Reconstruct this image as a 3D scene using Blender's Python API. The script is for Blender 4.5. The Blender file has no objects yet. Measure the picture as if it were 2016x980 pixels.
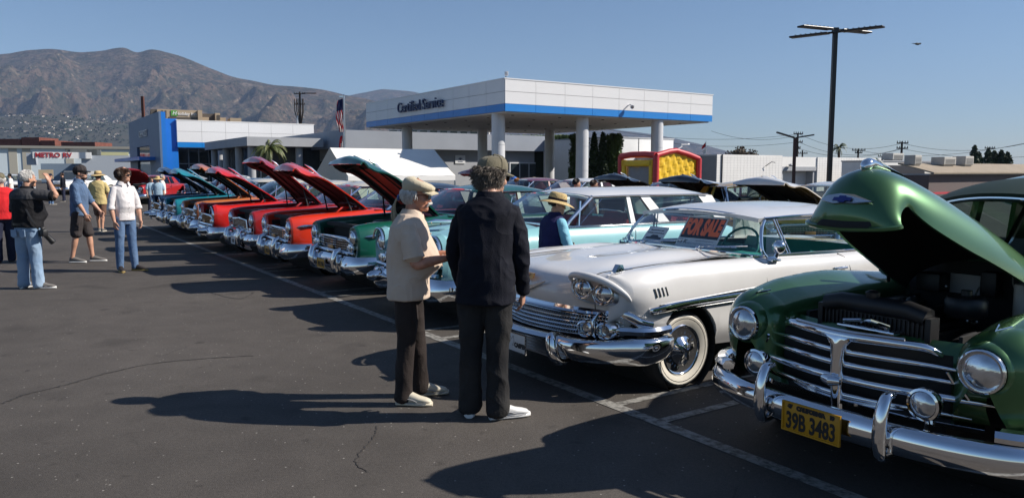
import bpy, bmesh, math, random
import numpy as np
from mathutils import Vector, Matrix, noise as mnoise
R = math.radians
scene = bpy.context.scene
C = scene.collection

# ---------------------------------------------------------------- camera, world, sun, exposure
CAM_H, PITCH = 1.75, 5.824
cam_d = bpy.data.cameras.new('camera'); cam_d.sensor_width = 36.0; cam_d.lens = 1500/2016*36
cam_d.clip_start = 0.05; cam_d.clip_end = 20000
cam = bpy.data.objects.new('camera', cam_d); C.objects.link(cam)
cam.location = (0, 0, CAM_H); cam.rotation_euler = (R(90-PITCH), 0, 0)
scene.camera = cam
SUN_EL, SUN_AZ = 36.7, 90.0          # azimuth clockwise from +Y (view direction): the sun stands to the right
world = bpy.data.worlds.new('World'); scene.world = world; world.use_nodes = True
_n = world.node_tree.nodes; _l = world.node_tree.links
_bg = _n['Background']; _sky = _n.new('ShaderNodeTexSky'); _sky.sky_type = 'NISHITA'
_sky.sun_disc = False; _sky.sun_elevation = R(SUN_EL); _sky.sun_rotation = R(SUN_AZ)
_sky.altitude = 150; _sky.air_density = 1.0; _sky.dust_density = 0.3; _sky.ozone_density = 5
_l.new(_sky.outputs[0], _bg.inputs[0]); _bg.inputs[1].default_value = 0.067
sun_d = bpy.data.lights.new('sun', 'SUN'); sun_d.energy = 4.8; sun_d.angle = R(0.53); sun_d.color = (1.0, 0.93, 0.84)
sun = bpy.data.objects.new('sun', sun_d); C.objects.link(sun)
_sv = Vector((math.sin(R(SUN_AZ))*math.cos(R(SUN_EL)), math.cos(R(SUN_AZ))*math.cos(R(SUN_EL)), math.sin(R(SUN_EL))))
sun.rotation_euler = _sv.to_track_quat('Z', 'Y').to_euler(); sun.location = (30, 0, 40)
scene.view_settings.view_transform = 'Standard'; scene.view_settings.look = 'None'
scene.view_settings.exposure = 0.5; scene.view_settings.gamma = 1.0
scene.render.engine = 'CYCLES'
scene.cycles.use_denoising = True; scene.cycles.max_bounces = 7; scene.cycles.transparent_max_bounces = 16
scene.cycles.sample_clamp_indirect = 6.0; scene.cycles.volume_bounces = 0
scene.cycles.caustics_reflective = False; scene.cycles.caustics_refractive = False

HAZE = 0.000066
# ---------------------------------------------------------------- lot frame: s runs along the row of cars, t back from the stall line
LO = (1.01, 5.20); LU = (-0.55537, 0.83160); LB = (0.83160, 0.55537)
LOT_A = math.atan2(LB[1], LB[0])
def W(s, t, z=0.0): return Vector((LO[0]+s*LU[0]+t*LB[0], LO[1]+s*LU[1]+t*LB[1], z))
_cp, _sp = math.cos(R(PITCH)), math.sin(R(PITCH))
def at(x, y, Y):
    "the point at depth Y (metres ahead) seen at photograph pixel x, y"
    a = (x-1008)/1500; b = -(y-490)/1500
    d = (a, _cp+b*_sp, -_sp+b*_cp); k = Y/d[1]
    return Vector((d[0]*k, Y, CAM_H+d[2]*k))

# ---------------------------------------------------------------- mesh builder
class MB:
    def __init__(self): self.v = []; self.f = []; self.mi = []; self.m = 0
    def add(self, vs, fs):
        o = len(self.v); self.v.extend([tuple(p) for p in vs])
        for f in fs: self.f.append(tuple(i+o for i in f)); self.mi.append(self.m)
        return self
    def box(self, c, s, rz=0.0, M=None):
        hx, hy, hz = s[0]/2, s[1]/2, s[2]/2
        vs = [Vector((x, y, z)) for x in (-hx, hx) for y in (-hy, hy) for z in (-hz, hz)]
        if M is not None: vs = [M @ p for p in vs]
        if rz:
            rm = Matrix.Rotation(rz, 3, 'Z'); vs = [rm @ p for p in vs]
        c = Vector(c); vs = [p+c for p in vs]
        return self.add(vs, [(0,1,3,2),(4,6,7,5),(0,4,5,1),(2,3,7,6),(0,2,6,4),(1,5,7,3)])
    def bevbox(self, c, s, b=0.02, rz=0.0, M=None):
        hx, hy, hz = s[0]/2, s[1]/2, s[2]/2; b = min(b, hx*.9, hy*.9, hz*.9)
        bm = bmesh.new(); bmesh.ops.create_cube(bm, size=1.0)
        for v in bm.verts: v.co = Vector((v.co.x*s[0], v.co.y*s[1], v.co.z*s[2]))
        bmesh.ops.bevel(bm, geom=bm.edges[:], offset=b, segments=2, profile=0.5, affect='EDGES')
        rm = Matrix.Rotation(rz, 3, 'Z'); c = Vector(c); bm.verts.ensure_lookup_table()
        vs = [(rm @ ((M @ v.co) if M is not None else v.co))+c for v in bm.verts]
        self.add(vs, [[v.index for v in f.verts] for f in bm.faces]); bm.free(); return self
    def quad(self, a, b, c, d): return self.add([a, b, c, d], [(0,1,2,3)])
    def grid(self, P, cu=False, cv=False):
        nu, nv = len(P), len(P[0]); o = len(self.v)
        for row in P: self.v.extend([tuple(p) for p in row])
        for i in range(nu if cu else nu-1):
            for j in range(nv if cv else nv-1):
                i2, j2 = (i+1) % nu, (j+1) % nv
                self.f.append((o+i*nv+j, o+i*nv+j2, o+i2*nv+j2, o+i2*nv+j)); self.mi.append(self.m)
        return self
    def loft(self, rings, cap0=True, cap1=True):
        o = len(self.v); n = len(rings[0]); self.grid(rings, cv=True)
        if cap0: self.f.append(tuple(o+i for i in range(n))); self.mi.append(self.m)
        if cap1: self.f.append(tuple(o+(len(rings)-1)*n+i for i in reversed(range(n)))); self.mi.append(self.m)
        return self
    def tube(self, path, r, n=8, cap=True, flat=None):
        path = [Vector(p) for p in path]; k = len(path)
        rs = r if isinstance(r, (list, tuple)) else [r]*k
        t0 = (path[1]-path[0]).normalized(); up = Vector((0,0,1)) if abs(t0.z) < .9 else Vector((1,0,0))
        nrm = (up - t0*up.dot(t0)).normalized(); rings = []
        for i, p in enumerate(path):
            t = (path[min(i+1,k-1)]-path[max(i-1,0)])
            t = t.normalized() if t.length > 1e-9 else t0
            nrm = (nrm - t*nrm.dot(t)); nrm = nrm.normalized() if nrm.length > 1e-6 else up
            bi = t.cross(nrm); q = flat if flat else (1, 1)
            rings.append([p + nrm*(math.cos(2*math.pi*j/n)*rs[i]*q[0]) + bi*(math.sin(2*math.pi*j/n)*rs[i]*q[1]) for j in range(n)])
        return self.loft(rings, cap, cap)
    def cyl(self, a, b, r, n=16): return self.tube([a, b], r, n)
    def lathe(self, prof, c, axis='Z', n=24, M=None, cap=True):
        "prof: list of (radius, height along axis)"
        rings = []
        for (r, h) in prof:
            ring = []
            for j in range(n):
                a = 2*math.pi*j/n; x, y = r*math.cos(a), r*math.sin(a)
                p = {'Z': (x, y, h), 'X': (h, x, y), 'Y': (x, h, y)}[axis]
                p = Vector(p)
                if M is not None: p = M @ p
                ring.append(p+Vector(c))
            rings.append(ring)
        return self.loft(rings, cap, cap)
    def ball(self, c, r, n=12, m=8, M=None):
        r = (r, r, r) if not isinstance(r, (tuple, list)) else r
        rings = []
        for i in range(m+1):
            th = math.pi*(i/m); th = min(max(th, .02), math.pi-.02)
            ring = []
            for j in range(n):
                a = 2*math.pi*j/n
                p = Vector((r[0]*math.sin(th)*math.cos(a), r[1]*math.sin(th)*math.sin(a), -r[2]*math.cos(th)))
                if M is not None: p = M @ p
                ring.append(p+Vector(c))
            rings.append(ring)
        return self.loft(rings)
    def prism(self, poly, off):
        "extrude a planar polygon (3-D points) by vector off"
        n = len(poly); off = Vector(off); a = [Vector(p) for p in poly]; b = [p+off for p in a]
        return self.add(a+b, [tuple(reversed(range(n))), tuple(range(n, 2*n))]+[(i, (i+1) % n, n+(i+1) % n, n+i) for i in range(n)])
    def mirror(self, other):
        "append other mirrored in y"
        o = len(self.v)
        self.v.extend([(p[0], -p[1], p[2]) for p in other.v])
        for f, m in zip(other.f, other.mi): self.f.append(tuple(i+o for i in reversed(f))); self.mi.append(m)
        return self
    def join(self, other):
        o = len(self.v); self.v.extend(other.v)
        for f, m in zip(other.f, other.mi): self.f.append(tuple(i+o for i in f)); self.mi.append(m)
        return self
    def both(self):
        c = MB(); c.v = list(self.v); c.f = list(self.f); c.mi = list(self.mi); return self.mirror(c)

def fix_normals(me):
    bm = bmesh.new(); bm.from_mesh(me); bmesh.ops.recalc_face_normals(bm, faces=bm.faces[:]); bm.to_mesh(me); bm.free()
def mesh_of(name, mb, mats, smooth=40, weld=False):
    me = bpy.data.meshes.new(name); me.from_pydata([tuple(p) for p in mb.v], [], mb.f)
    for m in (mats if isinstance(mats, (list, tuple)) else [mats]): me.materials.append(m)
    if any(mb.mi): me.polygons.foreach_set('material_index', mb.mi)
    if weld:
        bm = bmesh.new(); bm.from_mesh(me); bmesh.ops.remove_doubles(bm, verts=bm.verts[:], dist=0.0015)
        bmesh.ops.recalc_face_normals(bm, faces=bm.faces[:]); bm.to_mesh(me); bm.free()
    else: fix_normals(me)
    if smooth:
        me.polygons.foreach_set('use_smooth', [True]*len(me.polygons)); me.set_sharp_from_angle(angle=R(smooth))
    me.update(); return me
def obj(name, mb, mats, parent=None, smooth=40, weld=False, label=None, kind=None):
    me = mb if isinstance(mb, bpy.types.Mesh) else mesh_of(name, mb, mats, smooth, weld)
    o = bpy.data.objects.new(name, me); C.objects.link(o)
    if parent is not None: o.parent = parent
    if label: o['label'] = label
    if kind: o['kind'] = kind
    return o
def struct(name, mb, mats, smooth=0): return obj(name, mb, mats, None, smooth, kind='structure')
def tag(o, label, cat, group=None):
    o['label'] = label; o['category'] = cat
    if group: o['group'] = group
    return o
def thing(name, label, cat, loc=(0,0,0), rz=0.0, group=None):
    o = bpy.data.objects.new(name, None); C.objects.link(o); o.location = loc; o.rotation_euler = (0,0,rz)
    o.empty_display_size = .2
    return tag(o, label, cat, group)
def dup(root, loc, rz, label=None, scale=None):
    def cp(o, par):
        c = o.copy(); C.objects.link(c)
        if par is not None: c.parent = par
        for ch in list(o.children): cp(ch, c)
        return c
    r = cp(root, None); r.location = loc; r.rotation_euler = (0,0,rz)
    if scale: r.scale = (scale,)*3
    if label: r['label'] = label
    return r
def text_mb(s, size, depth=0.0, bold=0.0, align='CENTER', shear=0.0, sx=1.0):
    "letters as geometry in the XY plane (x right, y up), extruded towards +z"
    cu = bpy.data.curves.new('t', 'FONT'); cu.body = s; cu.size = size; cu.extrude = depth/2; cu.offset = bold
    cu.align_x = align; cu.align_y = 'CENTER'; cu.shear = shear; cu.resolution_u = 3
    o = bpy.data.objects.new('t', cu); C.objects.link(o)
    me = bpy.data.meshes.new_from_object(o.evaluated_get(bpy.context.evaluated_depsgraph_get()))
    bpy.data.objects.remove(o); mb = MB()
    mb.add([(v.co.x*sx, v.co.y, v.co.z) for v in me.vertices], [tuple(p.vertices) for p in me.polygons])
    bpy.data.meshes.remove(me); return mb
def xf(mb, M):
    mb.v = [tuple(M @ Vector(p)) for p in mb.v]; return mb
def basis(o, x, y):
    "matrix taking local (x,y,z) to the frame with origin o and axes x, y, x cross y"
    x = Vector(x).normalized(); y = Vector(y); y = (y-x*y.dot(x)).normalized(); z = x.cross(y)
    return Matrix(((x.x, y.x, z.x, o[0]), (x.y, y.y, z.y, o[1]), (x.z, y.z, z.z, o[2]), (0,0,0,1)))
def pchip(ks, x):
    "monotone cubic through [(x, value or tuple)]"
    xs = [k[0] for k in ks]
    if x <= xs[0]: return ks[0][1]
    if x >= xs[-1]: return ks[-1][1]
    i = max(j for j in range(len(xs)-1) if xs[j] <= x)
    def one(vs):
        def d(j): return (vs[j+1]-vs[j])/(xs[j+1]-xs[j])
        def m(j):
            if j == 0: return d(0)
            if j == len(xs)-1: return d(j-1)
            a, b = d(j-1), d(j)
            return 0.0 if a*b <= 0 else 2*a*b/(a+b)
        h = xs[i+1]-xs[i]; t = (x-xs[i])/h
        return ((1+2*t)*(1-t)**2*vs[i] + t*(1-t)**2*h*m(i) + t*t*(3-2*t)*vs[i+1] + t*t*(t-1)*h*m(i+1))
    v0 = ks[0][1]
    if isinstance(v0, (tuple, list)): return tuple(one([k[1][c] for k in ks]) for c in range(len(v0)))
    return one([k[1] for k in ks])
def crom(pts, n, closed=False):
    "Catmull-Rom through pts, n points per span"
    P = [Vector(p) for p in pts]; out = []; k = len(P)
    for i in range(k if closed else k-1):
        if closed: a, b, c, d = P[i-1], P[i], P[(i+1) % k], P[(i+2) % k]
        else: a, b, c, d = P[max(i-1,0)], P[i], P[i+1], P[min(i+2,k-1)]
        for j in range(n):
            t = j/n
            out.append(.5*((2*b)+(c-a)*t+(2*a-5*b+4*c-d)*t*t+(3*b-a-3*c+d)*t**3))
    if not closed: out.append(P[-1])
    return out
def resample(pts, n):
    L = [0.0]
    for a, b in zip(pts, pts[1:]): L.append(L[-1]+(b-a).length)
    out = []; j = 0
    for i in range(n):
        d = L[-1]*i/(n-1)
        while j < len(L)-2 and L[j+1] < d: j += 1
        h = L[j+1]-L[j]; out.append(pts[j].lerp(pts[j+1], 0 if h < 1e-9 else min(1, (d-L[j])/h)))
    return out

# ---------------------------------------------------------------- materials
def mat(name, col, rough=0.5, metal=0.0, coat=0.0, var=0.0, vscale=8.0, bump=0.0, bscale=60.0, spec=None, sheen=0.0, rvar=0.0, col2=None, emit=None):
    m = bpy.data.materials.new(name); m.use_nodes = True; nt = m.node_tree; p = nt.nodes['Principled BSDF']
    p.inputs['Base Color'].default_value = (*col, 1); p.inputs['Roughness'].default_value = rough; p.inputs['Metallic'].default_value = metal
    if coat: p.inputs['Coat Weight'].default_value = coat; p.inputs['Coat Roughness'].default_value = 0.03
    if spec is not None: p.inputs['Specular IOR Level'].default_value = spec
    if sheen: p.inputs['Sheen Weight'].default_value = sheen
    if emit: p.inputs['Emission Color'].default_value = (*col, 1); p.inputs['Emission Strength'].default_value = emit
    tc = None
    if var or bump or rvar or col2: tc = nt.nodes.new('ShaderNodeTexCoord')
    if var or col2:
        nz = nt.nodes.new('ShaderNodeTexNoise'); nz.inputs['Scale'].default_value = vscale; nz.inputs['Detail'].default_value = 6
        nt.links.new(tc.outputs['Object'], nz.inputs['Vector'])
        mx = nt.nodes.new('ShaderNodeMix'); mx.data_type = 'RGBA'
        c2 = col2 if col2 else tuple(min(1, c*(1+var)) for c in col); c1 = col if col2 else tuple(c*(1-var) for c in col)
        mx.inputs['A'].default_value = (*c1, 1); mx.inputs['B'].default_value = (*c2, 1)
        rp = nt.nodes.new('ShaderNodeMapRange'); rp.inputs[1].default_value = .3; rp.inputs[2].default_value = .7
        nt.links.new(nz.outputs[0], rp.inputs[0]); nt.links.new(rp.outputs[0], mx.inputs['Factor'])
        nt.links.new(mx.outputs['Result'], p.inputs['Base Color'])
        if rvar:
            r2 = nt.nodes.new('ShaderNodeMapRange'); r2.inputs[3].default_value = max(0, rough-rvar); r2.inputs[4].default_value = min(1, rough+rvar)
            nt.links.new(nz.outputs[0], r2.inputs[0]); nt.links.new(r2.outputs[0], p.inputs['Roughness'])
    if bump:
        nb = nt.nodes.new('ShaderNodeTexNoise'); nb.inputs['Scale'].default_value = bscale; nb.inputs['Detail'].default_value = 4
        nt.links.new(tc.outputs['Object'], nb.inputs['Vector'])
        bp = nt.nodes.new('ShaderNodeBump'); bp.inputs['Strength'].default_value = bump; bp.inputs['Distance'].default_value = 0.02
        nt.links.new(nb.outputs[0], bp.inputs['Height']); nt.links.new(bp.outputs[0], p.inputs['Normal'])
    return m
def paint(name, col, coat=1.0, metal=0.0, rough=0.35):
    m = mat(name, col, rough, metal, coat, var=.04, vscale=3.0); return m
def glass(name, tint=(.75,.85,.85), alpha_rough=0.02):
    m = bpy.data.materials.new(name); m.use_nodes = True; nt = m.node_tree; nt.nodes.remove(nt.nodes['Principled BSDF'])
    out = nt.nodes['Material Output']; tr = nt.nodes.new('ShaderNodeBsdfTransparent'); tr.inputs[0].default_value = (*tint, 1)
    gl = nt.nodes.new('ShaderNodeBsdfGlossy'); gl.inputs['Roughness'].default_value = alpha_rough; gl.inputs[0].default_value = (.9,.95,1,1)
    mx = nt.nodes.new('ShaderNodeMixShader'); lw = nt.nodes.new('ShaderNodeLayerWeight'); lw.inputs[0].default_value = .5
    pw = nt.nodes.new('ShaderNodeMath'); pw.operation = 'POWER'; pw.inputs[1].default_value = 4.0; nt.links.new(lw.outputs['Facing'], pw.inputs[0])
    fr = nt.nodes.new('ShaderNodeMath'); fr.operation = 'MULTIPLY_ADD'; fr.inputs[1].default_value = .9; fr.inputs[2].default_value = .06; nt.links.new(pw.outputs[0], fr.inputs[0])
    nt.links.new(fr.outputs[0], mx.inputs[0]); nt.links.new(tr.outputs[0], mx.inputs[1]); nt.links.new(gl.outputs[0], mx.inputs[2])
    nt.links.new(mx.outputs[0], out.inputs[0]); return m

M_chrome = mat('chrome', (.80,.81,.83), .07, 1.0, var=.03, vscale=5, bump=.012, bscale=7)
M_steel = mat('brushed_steel', (.55,.56,.58), .32, 1.0, var=.06, vscale=3)
M_black = mat('black_plastic', (.012,.012,.013), .45)
M_dark = mat('engine_bay_black', (.005,.005,.006), .5, var=.4, vscale=9)
M_rubber = mat('tyre_rubber', (.018,.018,.019), .75, bump=.1, bscale=40)
M_whitewall = mat('whitewall_rubber', (.70,.66,.57), .55, var=.06, vscale=12)
M_glass = glass('car_glass', (.62,.72,.70)); M_clear = glass('clear_glass', (.96,.98,.97))
M_darkglass = mat('dark_window_glass', (.02,.03,.035), .05, 0, spec=.8)
M_lens = mat('headlight_lens', (.62,.64,.66), .10, .85, 1.0, var=.25, vscale=14, bump=.06, bscale=45)
M_white = mat('white_paint', (.78,.78,.77), .5, var=.03, vscale=2)
M_blackpaint = mat('black_pole_paint', (.012,.012,.014), .4, var=.2, vscale=4)
M_plate_w = mat('plate_white', (.68,.69,.70), .4, var=.04, vscale=30)
M_plate_y = mat('plate_yellow', (.50,.25,.012), .4, var=.06, vscale=30)
M_print_k = mat('black_print', (.012,.012,.014), .5)
M_print_r = mat('orange_red_print', (1.0,.17,.04), .5)
M_skin = mat('skin', (.50,.27,.18), .5, var=.16, vscale=14, bump=.08, bscale=120)
# ================================================================ GROUND
def ground_mat():
    m = bpy.data.materials.new('asphalt'); m.use_nodes = True; nt = m.node_tree; p = nt.nodes['Principled BSDF']; L = nt.links.new
    tc = nt.nodes.new('ShaderNodeTexCoord')
    def noise(sc, det=6, dist=0.0, src=None):
        n = nt.nodes.new('ShaderNodeTexNoise'); n.inputs['Scale'].default_value = sc; n.inputs['Detail'].default_value = det
        n.inputs['Distortion'].default_value = dist; L(tc.outputs['Object'], n.inputs['Vector']); return n
    def ramp(src, a, b, c0, c1):
        r = nt.nodes.new('ShaderNodeMapRange'); r.inputs[1].default_value = a; r.inputs[2].default_value = b
        r.inputs[3].default_value = c0; r.inputs[4].default_value = c1; L(src, r.inputs[0]); return r.outputs[0]
    def mul(a, b):
        n = nt.nodes.new('ShaderNodeMath'); n.operation = 'MULTIPLY'; L(a, n.inputs[0]); L(b, n.inputs[1]); return n.outputs[0]
    def madd(a, b, op='ADD'):
        n = nt.nodes.new('ShaderNodeMath'); n.operation = op; L(a, n.inputs[0])
        if isinstance(b, float): n.inputs[1].default_value = b
        else: L(b, n.inputs[1])
        return n.outputs[0]
    big = ramp(noise(.35, 5).outputs[0], .3, .7, .78, 1.18)
    mid = ramp(noise(3.0, 8, .4).outputs[0], .3, .7, .90, 1.10)
    fine = ramp(noise(160, 3).outputs[0], .25, .75, .60, 1.45)
    f2 = ramp(noise(45, 4).outputs[0], .3, .7, .85, 1.15)
    v = mul(mul(big, mid), mul(fine, f2))
    # cracks and sealed seams: thin edges of large distorted cells, broken up by a mask
    nd = noise(.9, 4); vm = nt.nodes.new('ShaderNodeVectorMath'); vm.operation = 'SCALE'; vm.inputs['Scale'].default_value = .9
    L(nd.outputs['Color'], vm.inputs[0]); va = nt.nodes.new('ShaderNodeVectorMath'); L(tc.outputs['Object'], va.inputs[0]); L(vm.outputs[0], va.inputs[1])
    nd2 = noise(9, 4); vm2 = nt.nodes.new('ShaderNodeVectorMath'); vm2.operation = 'SCALE'; vm2.inputs['Scale'].default_value = .12
    L(nd2.outputs['Color'], vm2.inputs[0]); va2 = nt.nodes.new('ShaderNodeVectorMath'); L(va.outputs[0], va2.inputs[0]); L(vm2.outputs[0], va2.inputs[1])
    vo = nt.nodes.new('ShaderNodeTexVoronoi'); vo.feature = 'DISTANCE_TO_EDGE'; vo.inputs['Scale'].default_value = .26; L(va2.outputs[0], vo.inputs['Vector'])
    crack = ramp(vo.outputs['Distance'], .0, .006, 1, 0)
    mask = ramp(noise(.5, 3).outputs[0], .60, .70, 0, .35)
    cm = mul(crack, mask)
    # pale stone chips
    vs = nt.nodes.new('ShaderNodeTexVoronoi'); vs.inputs['Scale'].default_value = 15; L(tc.outputs['Object'], vs.inputs['Vector'])
    chip = ramp(vs.outputs['Distance'], .07, .11, 1, 0); sel = ramp(vs.outputs['Color'], .50, .52, 0, 1); chip = mul(chip, sel)
    stain = mul(ramp(noise(1.1, 3, .6).outputs[0], .58, .72, 1, .70), ramp(noise(5.5, 4, .3).outputs[0], .64, .74, 1, .62))
    v = mul(v, stain)
    base = nt.nodes.new('ShaderNodeMix'); base.data_type = 'RGBA'; base.blend_type = 'MULTIPLY'; base.inputs['Factor'].default_value = 1
    base.inputs['A'].default_value = (.078, .069, .061, 1); cb = nt.nodes.new('ShaderNodeCombineColor')
    for i in range(3): L(v, cb.inputs[i])
    L(cb.outputs[0], base.inputs['B'])
    m1 = nt.nodes.new('ShaderNodeMix'); m1.data_type = 'RGBA'; L(cm, m1.inputs['Factor']); L(base.outputs['Result'], m1.inputs['A']); m1.inputs['B'].default_value = (.014,.013,.012,1)
    m2 = nt.nodes.new('ShaderNodeMix'); m2.data_type = 'RGBA'; L(chip, m2.inputs['Factor']); L(m1.outputs['Result'], m2.inputs['A']); m2.inputs['B'].default_value = (.30,.28,.25,1)
    L(m2.outputs['Result'], p.inputs['Base Color']); p.inputs['Roughness'].default_value = .85; p.inputs['Specular IOR Level'].default_value = .3
    h = madd(noise(130, 3).outputs[0], cm, 'SUBTRACT'); bp = nt.nodes.new('ShaderNodeBump'); bp.inputs['Strength'].default_value = .55; bp.inputs['Distance'].default_value = .006
    L(h, bp.inputs['Height']); L(bp.outputs[0], p.inputs['Normal']); return m
M_asphalt = ground_mat()
g = MB(); g.quad((-9000,-300,0), (9000,-300,0), (9000,9000,0), (-9000,9000,0))
struct('ground', g, M_asphalt)
def line_mat():
    m = mat('worn_line_paint', (.36,.35,.32), .8); nt = m.node_tree; p = nt.nodes['Principled BSDF']
    tc = nt.nodes.new('ShaderNodeTexCoord'); n = nt.nodes.new('ShaderNodeTexNoise'); n.inputs['Scale'].default_value = 14; n.inputs['Detail'].default_value = 9; n.inputs['Roughness'].default_value = .7
    nt.links.new(tc.outputs['Object'], n.inputs['Vector']); r = nt.nodes.new('ShaderNodeMapRange'); r.inputs[1].default_value = .38; r.inputs[2].default_value = .56
    nt.links.new(n.outputs[0], r.inputs[0]); mx = nt.nodes.new('ShaderNodeMix'); mx.data_type = 'RGBA'
    mx.inputs['A'].default_value = (.075,.07,.063,1); mx.inputs['B'].default_value = (.30,.29,.265,1)
    nt.links.new(r.outputs[0], mx.inputs['Factor']); nt.links.new(mx.outputs['Result'], p.inputs['Base Color']); return m
M_line = line_mat()
def crack(pts, w, seed):
    rr = random.Random(seed); P = []
    for (x, y) in pts:
        d = at(x, y, 5)-Vector((0,0,CAM_H)); P.append(Vector((0,0,CAM_H))+d*(-CAM_H/d.z))
    c = crom([(p.x, p.y, .0035) for p in P], 14); m = MB(); L, Rr = [], []
    for i, p in enumerate(c):
        t = (c[min(i+1,len(c)-1)]-c[max(i-1,0)]).normalized(); n = Vector((-t.y, t.x, 0)); j = n*rr.gauss(0, w*.8); ww = w*rr.uniform(.25, 1.0)
        L.append(p+j+n*ww); Rr.append(p+j-n*ww)
    m.grid([L, Rr]); return m
M_crack = mat('crack_filler', (.040,.036,.032), .8, var=.3, vscale=20)
for k, (pts, w) in enumerate((([(-60,812),(0,795),(60,774),(130,757),(205,736),(300,716),(400,706),(500,700)], .012),([(1470,1100),(1440,1010),(1450,960)], .006),([(725,930),(700,905),(735,860),(742,838)], .006),([(410,575),(470,588),(500,575)], .012))):
    struct('asphalt_crack', crack(pts, w, k), M_crack)
def strip(mb, s0, t0, s1, t1, w, z):
    a, b = W(s0, t0, z), W(s1, t1, z); d = (b-a).normalized(); n = Vector((-d.y, d.x, 0))*w/2
    mb.quad(a-n, b-n, b+n, a+n)
g = MB(); strip(g, -6, 0, 27, 0, .11, .004); struct('row_line_marking', g, M_line)
g = MB()
for k in range(-1, 9):
    s = .22+k*3.21
    for d in (-.23, .23): strip(g, s+d, .058, s+d, 5.2, .085, .0042)
    pts = [(s-.23+.0, .0)]
struct('stall_markings', g, M_line)

# ================================================================ MOUNTAINS
def ridge_noise(x, y, o=8):
    a, f, s, w = 1.0, 1.0, 0.0, 1.0
    for i in range(o):
        n = 1-abs(mnoise.noise((x*f, y*f, 3.7+i*1.9))); n = n*n; s += n*a*w; w = min(1, max(.15, n*1.3)); a *= .54; f *= 2.07
    return s
def mountain(name, prof, Y0, Y1, seed, m, x0, x1, nx=300, ny=90, foot=0.0, rough=.30):
    mb = MB(); rows = []
    for j in range(ny+1):
        v = j/ny; row = []
        for i in range(nx+1):
            px = x0+(x1-x0)*i/nx; Y = Y0+(Y1-Y0)*v
            hp = pchip(prof, px); top = CAM_H+(337-hp)/1500*(Y0+(Y1-Y0)*.86)*.99
            X = (px-1008)/1500*Y
            rn = ridge_noise(X/620.0+seed, Y/900.0*.7-seed*.3)-1.05
            u = min(1, v/.86); ramp = (u**1.25)*(1.0 if v < .86 else 1-((v-.86)/.14)**2*.25)
            sm = max(0, min(1, (v-.56)/.26)); z = top*ramp + top*rough*rn*(math.sin(math.pi*min(1, v/.90))**.7 if v < .9 else 0)*(1-.96*sm*sm*(3-2*sm)) + top*.006*rn
            row.append((X, Y, max(-1, z+foot*(1-v))))
        rows.append(row)
    mb.grid(rows); return struct(name, mb, m, smooth=180)
def mountain_mat():
    m = bpy.data.materials.new('chaparral'); m.use_nodes = True; nt = m.node_tree; p = nt.nodes['Principled BSDF']; L = nt.links.new
    tc = nt.nodes.new('ShaderNodeTexCoord')
    def noise(sc, det=8): 
        n = nt.nodes.new('ShaderNodeTexNoise'); n.inputs['Scale'].default_value = sc; n.inputs['Detail'].default_value = det; n.inputs['Roughness'].default_value = .65
        L(tc.outputs['Object'], n.inputs['Vector']); return n.outputs[0]
    def rng(src, a, b):
        r = nt.nodes.new('ShaderNodeMapRange'); r.inputs[1].default_value = a; r.inputs[2].default_value = b; L(src, r.inputs[0]); return r.outputs[0]
    def mix(f, a, b):
        x = nt.nodes.new('ShaderNodeMix'); x.data_type = 'RGBA'; L(f, x.inputs['Factor'])
        for k, c in (('A', a), ('B', b)):
            if isinstance(c, tuple): x.inputs[k].default_value = (*c, 1)
            else: L(c, x.inputs[k])
        return x.outputs['Result']
    c = mix(rng(noise(.009), .40, .60), (.120,.084,.060), (.046,.044,.030))
    c = mix(rng(noise(.03, 5), .50, .66), c, (.022,.027,.018))
    c = mix(rng(noise(.0045, 9), .60, .70), c, (.20,.15,.11))
    c = mix(rng(noise(.055, 6), .52, .62), c, (.020,.024,.016)); c = mix(rng(noise(.028, 7), .60, .68), c, (.23,.18,.13))
    L(c, p.inputs['Base Color']); p.inputs['Roughness'].default_value = 1; p.inputs['Specular IOR Level'].default_value = 0
    b = nt.nodes.new('ShaderNodeBump'); b.inputs['Strength'].default_value = 1; b.inputs['Distance'].default_value = 30; L(noise(.012, 8), b.inputs['Height']); L(b.outputs[0], p.inputs['Normal'])
    return m
M_mtn = mountain_mat()
mountain('mountain', [(-700,190),(-400,150),(-150,122),(0,113),(40,110),(80,103),(125,101),(180,107),(215,105),(258,99),(285,108),(312,102),(350,110),(385,122),(430,140),(470,155),(505,162),(545,170),(590,173),(640,179),(690,190),(740,200),(800,225),(870,262),(980,300),(1100,336)],
         3000, 5000, 4.3, M_mtn, -700, 1100, 460, 150, rough=.34)
mountain('far_mountain', [(560,250),(620,215),(690,190),(725,183),(760,177),(800,180),(840,188),(900,205),(1000,222),(1100,238),(1210,256),(1260,262),(1320,272),(1400,290),(1440,301),(1500,314),(1600,330),(1700,336)],
         5300, 8200, 11.1, M_mtn, 560, 1700, 200, 70)
mountain('foothill', [(-700,300),(-300,268),(-100,236),(0,232),(60,226),(130,228),(200,238),(260,246),(320,262),(400,285),(520,310),(640,330),(700,337)],
         2000, 2900, 7.7, mat('foothill_scrub', (.055,.046,.032), 1.0, var=.0, col2=(.024,.031,.018), vscale=.012), -700, 700, 160, 50, rough=.10)
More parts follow.
